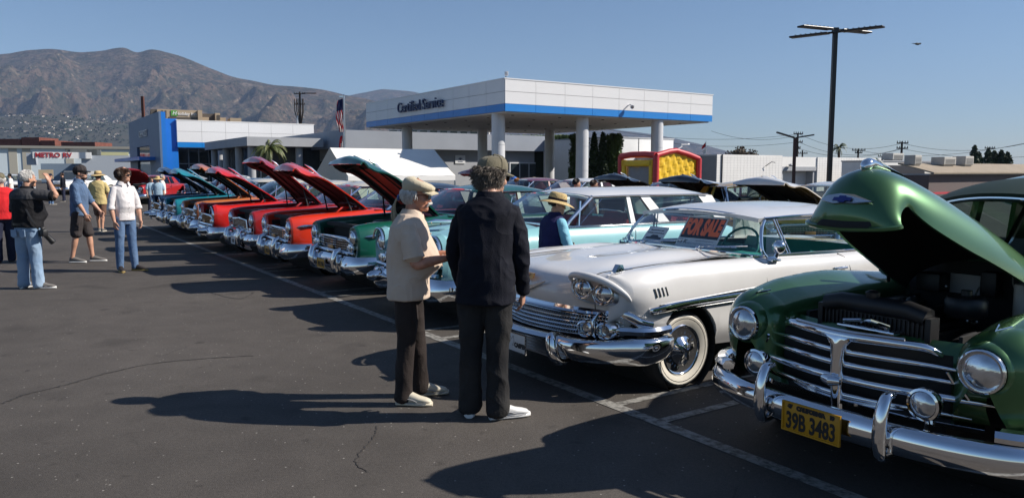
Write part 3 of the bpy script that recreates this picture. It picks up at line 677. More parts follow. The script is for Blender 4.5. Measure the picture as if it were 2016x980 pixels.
def wheel_parts(kind, r=.335, w=.19):
    key = (kind, r, w)
    if key in _wheel_cache: return _wheel_cache[key]
    R_ = r*(.655 if kind == 'wide' else .60); parts = []
    m = MB(); prof = [(R_, -w*.40), (r*.80, -w*.50), (r*.93, -w*.46), (r*.985, -w*.36), (r, -w*.22), (r, w*.22), (r*.985, w*.36), (r*.93, w*.46), (r*.80, w*.5), (R_, w*.40)]
    m.lathe([(p, h) for p, h in prof], (0,0,0), 'Y', 32); parts.append(('tyre', mesh_of('tyre', m, M_rubber)))
    if kind != 'black':
        m = MB(); ro = r*.885 if kind == 'wide' else r*.82; m.lathe([(R_-.002, -w*.415), (r*.76, -w*.487), (ro*.97, -w*.507), (ro, -w*.475)], (0,0,0), 'Y', 36, cap=False); parts.append(('whitewall', mesh_of('whitewall', m, M_whitewall)))
    m = MB(); m.lathe([(R_+.004, -w*.40), (R_*.95, -w*.46), (R_*.88, -w*.42), (R_*.84, -w*.34), (R_*.60, -w*.36), (R_*.5, -w*.44), (R_*.36, -w*.52), (R_*.30, -w*.60), (R_*.12, -w*.66), (.001, -w*.66)], (0,0,0), 'Y', 32, cap=False)
    for k in range(24):
        a = 2*math.pi*k/24; ca, sa = math.cos(a), math.sin(a); m.tube([(R_*.62*ca, -w*.375, R_*.62*sa), (R_*.82*ca, -w*.36, R_*.82*sa)], .007, 4)
    if kind == 'wide':
        for k in range(3):
            a = 2*math.pi*k/3+.5; m.tube([(0, -w*.66, 0), (R_*.3*math.cos(a), -w*.68, R_*.3*math.sin(a)), (R_*.55*math.cos(a), -w*.52, R_*.55*math.sin(a))], [.02,.022,.012], 6)
    parts.append(('hubcap', mesh_of('hubcap', m, M_chrome)))
    m = MB(); m.lathe([(R_*.98, -w*.3), (R_*.98, w*.3)], (0,0,0), 'Y', 24); parts.append(('rim', mesh_of('rim', m, M_steel)))
    _wheel_cache[key] = parts; return parts
def add_wheels(car, pos, kind='wide', r=.335, w=.19):
    for (x, y) in pos:
        ps = wheel_parts(kind, r, w); wo = obj('wheel', ps[0][1], None, car); wo.location = (x, y, r-.004)
        if y > 0: wo.rotation_euler = (0, 0, math.pi)
        for nm, me in ps[1:]: obj(nm, me, None, wo)
def headlight(car, c, r, tilt=0.0, name='headlight', bez=.016, depth=.05):
    "faces -x; a lens with a chrome ring"
    Mr = Matrix.Rotation(tilt, 3, 'Z')
    m = MB(); m.lathe([(.001, -.030), (r*.35, -.028), (r*.7, -.018), (r*.92, -.005), (r, .006)], c, 'X', 24, Mr, cap=False); h = obj(name, m, M_lens, car)
    m = MB(); m.lathe([(r-.002, .004), (r+bez*.3, -.012), (r+bez*.8, -.008), (r+bez, .012), (r+bez, depth)], c, 'X', 28, Mr, cap=False); obj('bezel', m, M_chrome, h)
    return h
def sweep(mb, plan, prof, cap=True):
    "plan: [(x, y)] from one side to the other; prof(i, f) -> [(outward, z)]; outward = away from the car"
    P = [Vector((a, b, 0)) for a, b in plan]; k = len(P); rings = []
    for i, p in enumerate(P):
        t = (P[min(i+1,k-1)]-P[max(i-1,0)]).normalized(); n = Vector((-t.y, t.x, 0))
        if n.x > 0 and abs(n.x) > .3: n = -n
        elif abs(n.x) <= .3 and n.y*p.y < 0: n = -n
        rings.append([Vector((p.x+n.x*o, p.y+n.y*o, z)) for o, z in prof(i, i/(k-1))])
    return mb.loft(rings, cap, cap)
def plate(car, c, w, h, mat_, lines, frame=M_chrome, tilt=0.0, depth=.008, name='number_plate', curved=False):
    "lines: [(text, dx, dz, size, material)] facing -x"
    m = MB(); m.bevbox((0,0,0), (depth, w, h), .003); o = obj(name, m, mat_, car); o.location = c; o.rotation_euler = (0, tilt, 0)
    f = MB(); t = .009
    for s in (-1, 1): f.box((-.003, s*(w/2-t/2), 0), (depth+.006, t, h)); f.box((-.003, 0, s*(h/2-t/2)), (depth+.0055, w-2*t, t))
    obj('plate_frame', f, frame, o, 0)
    for (s, dy, dz, size, mt, sx) in lines:
        tm = text_mb(s, size, .002, .004, sx=sx); xf(tm, basis((-depth/2-.0015, -dy, dz), (0,-1,0), (0,0,1))); obj('plate_lettering', tm, mt, o, 0)
    return o
def seats(car, x, w, z0, zt, mt, n='front_seat', rec=.16):
    m = MB(); m.bevbox((x, 0, z0+.10), (.55, w, .22), .06); m.prism([(x+.20,-w/2,z0+.15),(x+.36,-w/2,z0+.15),(x+.36+rec,-w/2,zt),(x+.26+rec,-w/2,zt+.02)], (0,w,0)); return obj(n, m, mt, car)
def steering(car, c, mt, r=.21):
    m = MB(); M_ = Matrix.Rotation(R(-62), 3, 'Y'); pts = [Vector(c)+M_ @ Vector((r*math.cos(2*math.pi*i/20), r*math.sin(2*math.pi*i/20), 0)) for i in range(21)]
    m.tube(pts, .012, 6, cap=False); m.tube([pts[5], c, pts[15]], .010, 6); m.tube([c, Vector(c)+Vector((-.45,0,-.25))], .022, 6); m.ball(c, .04, 8, 6); return obj('steering_wheel', m, mt, car)
def roof_shell(x_f, x_b, ys, zs, zc, yside, nose=.10, tail=.16, nx=18, ny=14, thick=.03, drop=.05):
    "a roof skin: drip height zs at half width ys, crown zc; edges roll down at front and back"
    top, bot = [], []
    for i in range(nx+1):
        u = i/nx; x = x_f+(x_b-x_f)*u; e = 1-max(0, 1-(x-x_f)/.45)**2.2*.55-max(0, 1-(x_b-x)/.60)**2.2*.65
        rt, rb = [], []
        for j in range(-ny, ny+1):
            v = j/ny; sh = 1-abs(v)**2.6; yy = ys*v*(1-.03*(1-e)); z = zs+(zc-zs)*sh*e-drop*(1-e)*.6
            bow = -.06*(1-v*v)*max(0, 1-u*6)+.05*(1-v*v)*max(0, 1-(1-u)*6)
            rt.append((x+bow, yy, z)); rb.append((x+bow, yy*.985, z-thick))
        top.append(rt); bot.append(rb)
    m = MB(); m.grid(top); m.grid([list(reversed(r)) for r in bot])
    for A, B in ((top[0], bot[0]), (top[-1], bot[-1]), ([r[0] for r in top], [r[0] for r in bot]), ([r[-1] for r in top], [r[-1] for r in bot])): m.grid([A, B])
    return m, top
def hood_shell(prof, halfw, nu=26, nv=9, thick=.022, edge_drop=None, crown=.03, ridge=0.0, deep=False):
    "prof: closed centre line [(x, z)] front to back; halfw(x): half width; edge_drop(u): lowering of the side edge"
    c = resample(crom([(a, 0, b) for a, b in prof], 8), nu+1); top = []; 
    for i, p in enumerate(c):
        u = i/nu; w = halfw(u); d = edge_drop(u) if edge_drop else .02; row = []
        t = (c[min(i+1,nu)]-c[max(i-1,0)]).normalized(); nrm = Vector((-t.z, 0, t.x)); nrm = nrm if nrm.z > 0 or nrm.x < 0 else -nrm
        for j in range(-nv, nv+1):
            v = j/nv; th = v*math.pi/2; row.append((p+Vector((0, w*math.sin(th), 0))-nrm*(d*(1-math.cos(th))) if deep else p+Vector((0, w*v, 0))-nrm*(d*abs(v)**2.4))+nrm*(ridge*max(0, 1-abs(v)*3.2)))
        top.append(row)
    if deep:
        for _ in range(14):
            new = [list(r) for r in top]
            for i in range(2, nu-1):
                for j in range(2*nv+1):
                    k = .5*max(0, (abs(j-nv)/nv-.35)/.65)
                    if i < nu*.5: new[i][j] = top[i][j].lerp((top[i-1][j]+top[i+1][j])/2, k)
            top = new
    m = MB(); m.grid(top); bot = []
    for i, row in enumerate(top):
        r2 = []
        for j, q in enumerate(row):
            a = top[min(i+1,nu)][j]-top[max(i-1,0)][j]; b = row[min(j+1,2*nv)]-row[max(j-1,0)]; n = a.cross(b).normalized(); n = n if n.z >= 0 or (n.x < 0 and abs(n.z) < .5) else -n
            r2.append(q-n*thick)
        bot.append(r2)
    for A, B in ((top[0], bot[0]), (top[-1], bot[-1]), ([r[0] for r in top], [r[0] for r in bot]), ([r[-1] for r in top], [r[-1] for r in bot])): m.grid([A, B])
    under = MB(); under.grid([list(reversed(r)) for r in bot]); return m, under, top, bot

# ------------------------------------------------------------ the six-window and two-door family cars of the front row
def family_car(car, P):
    """P: year ('a' egg-crate grille, 'b' full width bars, 'c' hooded lamps with bullet guards), paint, roof paint, hood (angle or 0), body ('sedan', 'hardtop', 'wagon'), liner, plate"""
    pm, rm = P['paint'], P.get('roof', P['paint']); yr = P['year']; A = [(.86, .335, .40), (3.78, .335, .39)]
    hx = .16 if yr == 'c' else .13; lz = P.get('lz', .815)
    fk = [(hx, [(.82,.46),(.885,.58),(.905,.74),(.885,.90),(.77,.985),(.615,.955),(.575,.80),(.575,.50)]),
          (.32, [(.87,.40),(.930,.55),(.940,.73),(.915,.92),(.80,1.012),(.655,.995),(.64,.80),(.64,.50)]),
          (.85, [(.88,.33),(.940,.50),(.945,.72),(.920,.94),(.80,1.035),(.675,1.03),(.665,.85),(.665,.50)]),
          (1.74, [(.88,.30),(.945,.46),(.948,.70),(.925,.94),(.82,1.075),(.685,1.085),(.675,.90),(.675,.50)])]
    if yr == 'c':
        fk[0] = (hx, [(.82,.44),(.885,.58),(.915,.74),(.90,.93+(lz-.815)*.6),(.77,1.035+(lz-.815)*.5),(.61,1.0+(lz-.815)*.3),(.575,.80),(.575,.48)])
    xs = stations(hx, 1.74, [A[0]]); h = MB(); rows = side_grid(h, fk, xs, [A[0]], 30)
    fr = rows[0][1:]; c0 = Vector((hx, .74, lz-.015))                     # nacelle front: shrink towards the lamp
    r1 = [p.lerp(c0, .10)+Vector((-.030 if yr != 'c' else -.06,0,0)) for p in fr]; r2 = [p.lerp(c0, .30)+Vector((-.030,0,0)) for p in fr]; r3 = [p.lerp(c0, .55)+Vector((.0,0,0)) for p in fr]
    if yr == 'c':
        r2 = [p.lerp(c0, .22)+Vector((-.01,0,0)) for p in fr]
    h.grid([fr, r1, r2, r3]); h.add(r3, [tuple(range(len(r3)))])
    obj('front_fender', h, pm, car, 50); g = MB(); g.mirror(h); obj('front_fender', g, pm, car, 50)
    # rear body shell
    bk = [(1.745, [(.86,.27),(.92,.34),(.945,.50),(.948,.72),(.925,.94),(.865,1.055),(.82,1.075)]),
          (2.9, [(.86,.26),(.92,.33),(.945,.50),(.948,.72),(.92,.93),(.86,1.05),(.80,1.065)]),
          (3.9, [(.86,.28),(.92,.36),(.940,.52),(.945,.74),(.925,.93),(.86,1.04),(.74,1.05)]),
          (4.6, [(.84,.34),(.90,.42),(.92,.58),(.925,.76),(.91,.93),(.85,1.01),(.66,1.0)]),
          (4.9, [(.78,.42),(.83,.48),(.85,.58),(.86,.74),(.84,.88),(.80,.95),(.60,.93)])]
    b = MB(); rows = side_grid(b, bk, stations(1.745, 4.9, [A[1]]), [A[1]], 24); b.both()
    dk = [[(r[-1].x, r[-1].y*v/6, r[-1].z+.03*(1-(v/6)**2)) for v in range(-6, 7)] for r in rows if r[0].x > (4.75 if P['body'] == 'wagon' else 4.0)]
    b.grid(dk); tl = rows[-1][1:]; b.add([tuple(p) for p in tl]+[(p.x, -p.y, p.z) for p in reversed(tl)], [tuple(range(2*len(tl)))])
    cw = [[(1.60+.16*k/3+(.12-.12*(v/6)**2)*(-1 if False else 0), .84*v/6, 1.085+.02*(1-(v/6)**2)-.004*k) for v in range(-6, 7)] for k in range(4)]; b.grid(cw)
    obj('body', b, pm, car, 45)
    # underside, wells, firewall, engine
    u = MB(); u.box((2.9, 0, .30), (3.9, 1.66, .08)); u.box((1.66, 0, .68), (.06, 1.33, .72)); u.box((.55, 0, .40), (.9, 1.1, .06))
    for (cx, cz, r) in A: u.lathe([(r-.012, -.92), (r-.012, .92)], (cx, 0, cz), 'Y', 24, cap=False); u.box((cx, 0, .45), (.8, 1.1, .35))
    obj('underbody', u, M_undercoat, car, 0)
    # bumper
    ye = .97; plan = [(.44,-.965),(.36,-.972),(.28,-.962),(.18,-.925),(.10,-.84),(.06,-.70),(.035,-.45),(.03,0)]; plan = crom([(a, b_, 0) for a, b_ in plan], 5); plan = [(p.x, p.y) for p in plan]; plan += [(a, -b_) for a, b_ in reversed(plan[:-1])]
    def bp(i, f):
        y = plan[i][1]; k = max(0, 1-abs(abs(y)-.66)/.30); lo = .34-.05*k if yr != 'a' else .35; hi = .56
        return [(-.02, lo+.02), (.012, lo), (.055+.03*k, lo+.07), (.065+.02*k, (lo+hi)/2), (.045, hi-.03), (.012, hi), (-.02, hi-.015)]
    m = MB(); sweep(m, plan, bp); bo = obj('bumper', m, M_chrome, car, 50)
    m = MB()
    for s in (-1, 1):
        if yr == 'c':
            m2 = MB(); m2.lathe([(.001,-.19),(.03,-.18),(.058,-.13),(.072,-.05),(.075,.04)], (.0, s*.52, .475), 'X', 16, cap=False); m2.lathe([(.09,-.02),(.105,.0),(.10,.05)], (.0, s*.52, .475), 'X', 16, cap=False)
        else:
            m2 = MB(); m2.tube([(.03,s*.40,.30),(-.05,s*.42,.36),(-.075,s*.44,.48),(-.04,s*.45,.60),(.03,s*.45,.64)], [.035,.055,.06,.05,.03], 10)
        obj('bumper_guard', m2, M_chrome, bo)
    m = MB(); sweep(m, [(.09,-.80),(.055,-.45),(.05,0),(.055,.45),(.09,.80)], lambda i, f: [(-.01,.575),(.025,.58),(.03,.60),(.01,.62),(-.01,.615)]); obj('upper_rail', m, M_chrome, bo)
    # grille and the panels round it
    m = MB(); m.box((.20, 0, .60), (.04, 1.16, .30)); obj('grille_backing', m, M_undercoat, car, 0)
    if yr == 'a':
        m = MB(); zc, hh, ww = .685, .105, .47
        for i in range(-13, 14): m.box((.105, i*ww/13, zc), (.02, .008, 2*hh))
        for i in range(-4, 5): m.box((.101, 0, zc+i*hh/4), (.02, 2*ww, .008))
        obj('grille_mesh', m, M_chrome, car, 0, kind='stuff')
        m = MB(); pts = [(.095,-ww-.03,zc-hh-.02),(.085,-ww-.01,zc+hh+.02),(.08,0,zc+hh+.045),(.085,ww+.01,zc+hh+.02),(.095,ww+.03,zc-hh-.02),(.09,0,zc-hh-.03),(.095,-ww-.03,zc-hh-.02)]; m.tube(pts, .018, 8); obj('grille_frame', m, M_chrome, car)
        m = MB()
        for s in (-1, 1): m.prism([(.14, s*.50, .50), (.14, s*.62, .50), (.14, s*.62, .86), (.14, s*.53, .86)], (.03, 0, 0))
        obj('front_panel', m, pm, car, 0)
        for s in (-1, 1): m = MB(); m.bevbox((.10, s*.64, .64), (.04,.16,.06), .02); obj('parking_light', m, M_chrome, car)
    else:
        m = MB(); n = 6; hw = .57 if yr == 'b' else .60
        for i in range(n): m.tube([(.13,-hw,.585+i*.034),(.085,-hw*.6,.585+i*.034),(.07,0,.585+i*.034),(.085,hw*.6,.585+i*.034),(.13,hw,.585+i*.034)], .0085, 6)
        for i in range(-9, 10): m.box((.10+.03*(i/9)**2, i*hw/10, .67), (.012, .006, .19))
        obj('grille_bars', m, M_chrome if yr == 'b' else M_trimgold, car, 40, kind='stuff')
        m = MB(); m.tube([(.16,-.66,.60),(.14,-.62,.74),(.10,-.50,.79),(.065,0,.805),(.10,.50,.79),(.14,.62,.74),(.16,.66,.60)], [.03,.035,.026,.022,.026,.035,.03], 10); obj('grille_frame', m, M_chrome, car)
        for s in (-1, 1): m = MB(); m.bevbox((.115, s*.66, .67), (.10,.17,.13), .04); pl = obj('parking_light', m, M_chrome, car); m = MB(); m.bevbox((.062, s*.66, .67), (.02,.11,.07), .02); obj('lens', m, M_lens, pl)
        m = MB(); m.bevbox((.055, 0, .64), (.02, .20, .07), .02); obj('grille_emblem', m, M_trimgold, car)
    for s in (-1, 1):
        headlight(car, (hx-.045 if yr != 'c' else hx-.05, s*.74, lz), .092)
        if yr == 'c':
            m = MB(); m.tube([(hx-.09, s*.74+.155*math.cos(a), lz+.01+.165*math.sin(a)) for a in [R(10+i*16) for i in range(11)]], .014, 6); obj('lamp_hood', m, M_chrome, car)
    plate(car, (-.055, P.get('plate_y', 0.0), .40), .31, .155, P['plate'][0], P['plate'][1])
    # side trim
    for s in (-1, 1):
        m = MB(); sd = [(.22,.905),(.9,.955),(1.7,.956),(2.8,.955)]
        if yr == 'b':
            m.tube([(.20,s*.925,.845),(.30,s*.955,.85),(.55,s*.957,.855),(.70,s*.95,.855)], [.006,.026,.016,.004], 8, flat=(1,.5))
        m.tube([(.95,s*.952,.80),(1.7,s*.955,.79),(2.7,s*.955,.77)], .011, 6); obj('side_spear', m, M_chrome, car)
        m = MB(); m.box((1.77, s*.9475, .70), (.006, .008, .62)); m.box((2.88, s*.9475, .70), (.006, .008, .62)); obj('door_seam', m, M_undercoat, car, 0)
        m = MB(); m.tube([(2.66,s*.945,.90),(2.68,s*.985,.905),(2.80,s*.985,.905),(2.82,s*.945,.90)], .011, 6); obj('door_handle', m, M_chrome, car)
        m = MB(); m.tube([(1.80,s*.86,1.07),(4.0,s*.84,1.065)], .014, 6); obj('belt_moulding', m, M_chrome, car)
    # greenhouse
    wag = P['body'] == 'wagon'; xb = 4.55 if wag else 3.62; xr = 2.30
    m, top = roof_shell(xr, xb, .70, 1.43, 1.535, .7); obj('roof', m, rm, car, 50)
    for s in (-1, 1):
        m = MB(); m.tube([(1.80,s*.83,1.06),(1.95,s*.80,1.17),(2.36,s*.69,1.425)], [.03,.024,.026], 8); obj('windshield_pillar', m, M_chrome, car)
        m = MB(); m.tube([(2.06,s*.80,1.07),(2.12,s*.755,1.38)], .012, 6); m.tube([(2.06,s*.80,1.07),(2.5,s*.72,1.40)], .004, 4); obj('vent_window_frame', m, M_chrome, car)
        m = MB()
        if P['body'] != 'hardtop': m.loft([[(x, s*.845, 1.06), (x+.08, s*.845, 1.06), (x+.08, s*.80, 1.06), (x, s*.80, 1.06)] for x in (2.90,)]+[[(2.92, s*.71, 1.43), (2.98, s*.71, 1.43), (2.98, s*.67, 1.43), (2.92, s*.67, 1.43)]])
        if m.v: obj('door_pillar', m, rm, car, 40); m = MB()
        x0b, x1b = (4.55, 4.78) if wag else (3.45, 4.05)
        m.prism([(x0b, s*.83, 1.05), (x1b, s*.80, 1.05), (xb+.02, s*.69, 1.41), (xb-.30, s*.70, 1.435)], (0, -s*.05, 0)); 
        if m.v: obj('roof_pillar', m, rm, car, 40)
        if wag: m = MB(); m.prism([(3.42, s*.84, 1.05), (3.62, s*.84, 1.05), (3.32, s*.70, 1.435), (3.16, s*.70, 1.435)], (0, -s*.05, 0)); obj('roof_pillar', m, rm, car, 40)
        m = MB(); m.grid([[(1.97, s*.81, 1.06), (2.9, s*.815, 1.06), (x0b+.15, s*.80, 1.06)], [(2.40, s*.69, 1.43), (2.95, s*.695, 1.43), (xb-.2, s*.69, 1.43)]]); obj('side_glass', m, M_glass, car)
        m = MB(); m.tube([(2.30,s*.712,1.425),(2.9,s*.718,1.432),(xb-.1,s*.715,1.425)], .012, 6); obj('drip_rail', m, M_chrome, car)
    lo = [(1.92,-.83,1.07),(1.78,-.70,1.085),(1.68,-.40,1.10),(1.65,0,1.10),(1.68,.40,1.10),(1.78,.70,1.085),(1.92,.83,1.07)]; hi = [(2.36,-.68,1.42),(2.30,-.55,1.44),(2.26,-.3,1.455),(2.25,0,1.46),(2.26,.3,1.455),(2.30,.55,1.44),(2.36,.68,1.42)]
    L_, H_ = crom(lo, 3), crom(hi, 3); m = MB(); m.grid([[a.lerp(b_, k/4)+Vector((-.03*math.sin(math.pi*k/4),0,0)) for a, b_ in zip(L_, H_)] for k in range(5)]); obj('windshield', m, M_clear, car, 180)
    m = MB(); m.tube(H_, .014, 6); m.tube(L_, .012, 6); obj('windshield_trim', m, M_chrome, car)
    if wag: m = MB(); m.grid([[(4.80, y, 1.05) for y in (-.74, 0, .74)], [(4.57, y, 1.43) for y in (-.64, 0, .64)]])
    else: m = MB(); m.grid([[(4.08-.1*(y/.74)**2, y, 1.07) for y in (-.74,-.4, 0,.4, .74)], [(3.66-.08*(y/.74)**2, y*.86, 1.42) for y in (-.74,-.4, 0,.4, .74)]])
    obj('rear_window', m, M_glass, car)
    vi = P.get('vinyl', M_vinyl_g); seats(car, 2.45, 1.45, .45, 1.12, vi); seats(car, 3.35, 1.40, .45, 1.12, vi, 'rear_seat')
    m = MB(); m.bevbox((1.98, 0, .95), (.22, 1.5, .20), .05); m.box((2.55, 0, .36), (1.6, 1.6, .04)); m.box((2.55, -.84, .78), (1.5, .03, .5)); m.box((2.55, .84, .78), (1.5, .03, .5)); obj('dashboard', m, vi, car); steering(car, (2.20, -.38, 1.06), M_black)
    # hood
    hp = [(.085,.80),(.055,.86),(.075,.93),(.16,1.0),(.36,1.055),(.80,1.095),(1.30,1.115),(1.56,1.11)]
    hw = lambda u: .60+.075*min(1, u*2.2)
    ed = (lambda u: pchip([(0,.03),(.08,.08),(.16,.15),(.24,.16),(.36,.08),(.5,.05),(1,.05)], u)) if P.get('hood') else (lambda u: .05+.05*max(0, 1-u*4))
    m, un, top, bot = hood_shell(hp, hw, edge_drop=ed, ridge=.012)
    ho = obj('hood', m, pm, car, 50); uo = obj('hood_underside', un, pm if not P.get('under') else P['under'], ho, 50)
    if P.get('liner'):
        m = MB(); rr = []
        for i in range(9, 24): rr.append([bot[i][j]-Vector((0,0,.006)) for j in range(4, 15)])
        m.grid(rr); obj('hood_liner', m, P['liner'], ho, 50)
    m = MB()
    for i, j0, j1 in ((7, 2, 16), (24, 2, 16)): m.tube([bot[i][j]-Vector((0,0,.02)) for j in range(j0, j1+1)], .022, 5)
    for j in (2, 16): m.tube([bot[i][j]-Vector((0,0,.02)) for i in range(5, 25)], .02, 5)
    for j in (6, 12): m.tube([bot[i][j]-Vector((0,0,.012)) for i in range(7, 25)], .012, 5)
    obj('hood_brace', m, P.get('under') or pm, ho)
    # emblem on the nose and mascot
    m = MB(); p = top[6][9]; 
    vv = [top[5][9], top[9][13], top[8][13], top[4][9], top[8][5], top[9][5]]; m.prism([q+Vector((-.006,0,.006)) for q in vv], (-.008, 0, .008)); obj('hood_emblem', m, M_chrome, ho, 0)
    m = MB(); q = top[12][9]; m.tube([q+Vector((-.30,0,.045)), q+Vector((-.18,0,.055)), q+Vector((0,0,.045)), q+Vector((.22,0,.035))], [.004,.026,.022,.006], 8); m.prism([q+Vector((-.02,0,.05)), q+Vector((.30,.0,.12)), q+Vector((.24,0,.03))], (0,.012,0)); m.cyl(q+Vector((-.1,0,0)), q+Vector((-.1,0,.05)), .012, 6); obj('hood_ornament', m, M_chrome, ho)
    if P.get('hood'):
        a = R(P['hood']); hin = Vector((1.58, 0, 1.10)); ho.location = hin-Matrix.Rotation(a, 3, 'Y') @ hin; ho.rotation_euler = (0, a, 0)
        Mh = Matrix.Rotation(a, 3, 'Y')
        for s in (-1, 1):
            q = hin+Mh @ (Vector((1.05, s*.55, 1.08))-hin); m = MB(); m.tube([(1.25, s*.64, 1.02), q+Vector((0,0,-.02))], .014, 6); m.tube([(1.48, s*.60, 1.06), q*.5+Vector((1.42,s*.6,1.1))*.5], .02, 6); obj('hood_hinge', m, M_black, car)
    # engine bay
    m = MB(); m.bevbox((.95, 0, .72), (.62, .34, .34), .04); m.bevbox((.95,-.24,.80),(.58,.16,.10),.04); m.bevbox((.95,.24,.80),(.58,.16,.10),.04); m.lathe([(.20,0),(.20,.08),(.17,.10),(.03,.11)], (.95,0,.90), n=20); obj('engine', m, M_dark, car)
    m = MB(); m.box((.34, 0, .72), (.06, .95, .46)); m.box((.29,0,.955),(.10,1.18,.05)); obj('radiator', m, M_undercoat, car, 0)
    m = MB(); m.tube([(.36,-.3,.93),(.55,-.2,.96),(.75,-.05,.92)], .03, 8); m.bevbox((1.35,.45,.88),(.25,.18,.2),.02); m.tube([(1.2,-.3,.95),(1.0,-.5,.9),(.5,-.55,.85)], .012, 6); m.box((.65,.60,.84),(.9,.06,.08)); m.box((.65,-.60,.84),(.9,.06,.08)); obj('hoses', m, M_black, car)
    add_wheels(car, [(.86,-.80),(.86,.80),(3.78,-.80),(3.78,.80)], P.get('tyre', 'wide'))
    if P.get('mirror'):
        m = MB(); m.tube([(1.72,-.88,1.05),(1.70,-.93,1.12)], .012, 6); m.ball((1.69,-.94,1.15), (.035,.06,.06)); obj('door_mirror', m, M_chrome, car)
    return car
Z2 = ('', 0)
PL_Y = lambda a, b='': (M_plate_y, [(a, 0, -.012, .085, M_print_k, .8)])
PL_W = lambda a: (M_plate_w, [(a, 0, -.01, .085, M_print_k, .9)])
# ================================================================ FRONT ROW
def row_car(name, lab, s, t0, rz=0.0): return thing(name, lab, 'car', W(s, t0), LOT_A+rz, 'classic cars in the front row')
c = row_car('classic_car', 'emerald green 1950s car with raised hood and orange hood liner, beside the aqua wagon', 7.02, .20, R(1.2))
family_car(c, dict(year='b', paint=M_emerald, hood=41, body='sedan', liner=M_liner, under=M_undercoat, plate=PL_Y('IVX 956'), plate_y=.1, vinyl=M_vinyl_r))
c = row_car('classic_car', 'bright orange red 1950s car with raised hood and bar grille next to the emerald car', 9.45, .08, R(-1.0))
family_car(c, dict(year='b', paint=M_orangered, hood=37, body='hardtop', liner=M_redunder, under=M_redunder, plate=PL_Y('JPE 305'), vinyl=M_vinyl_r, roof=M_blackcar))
c = row_car('classic_car', 'red 1950s car with dark egg crate grille and raised hood', 11.70, .06, R(.8))
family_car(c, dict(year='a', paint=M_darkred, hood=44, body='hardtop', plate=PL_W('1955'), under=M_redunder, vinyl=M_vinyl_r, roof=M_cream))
c = row_car('classic_car', 'pure red car with hooded headlamps and raised hood between orange and deep red cars', 14.1, -.08, R(-1.5))
family_car(c, dict(year='c', paint=M_red, hood=35, body='hardtop', plate=PL_W('57'), under=M_undercoat, vinyl=M_vinyl_r, roof=M_cream))
c = row_car('classic_car', 'copper orange 1950s car with raised hood and chrome bar grille', 16.9, .10, R(.6))
family_car(c, dict(year='b', paint=M_copper, hood=39, body='sedan', plate=PL_Y('FZR 112'), under=M_undercoat, roof=M_cream))
c = row_car('classic_car', 'teal blue 1950s car with raised hood beside the copper orange car', 19.2, .04)
family_car(c, dict(year='b', paint=M_teal, hood=34, body='hardtop', plate=PL_Y('HVW 228'), under=M_undercoat, roof=M_cream))
c = row_car('classic_car', 'dark navy car with open black nose at the far end of the row', 21.2, .0)
family_car(c, dict(year='c', paint=M_navy, hood=36, body='sedan', plate=PL_W('410'), under=M_undercoat, roof=M_navy))
c = row_car('station_wagon', 'pale aqua two tone station wagon with white roof and hooded headlamps behind the two men', 4.40, .12)
family_car(c, dict(year='c', paint=M_aqua, hood=0, body='wagon', lz=.86, plate=PL_Y('PNF 317'), roof=M_carwhite, mirror=True, vinyl=M_vinyl_r))
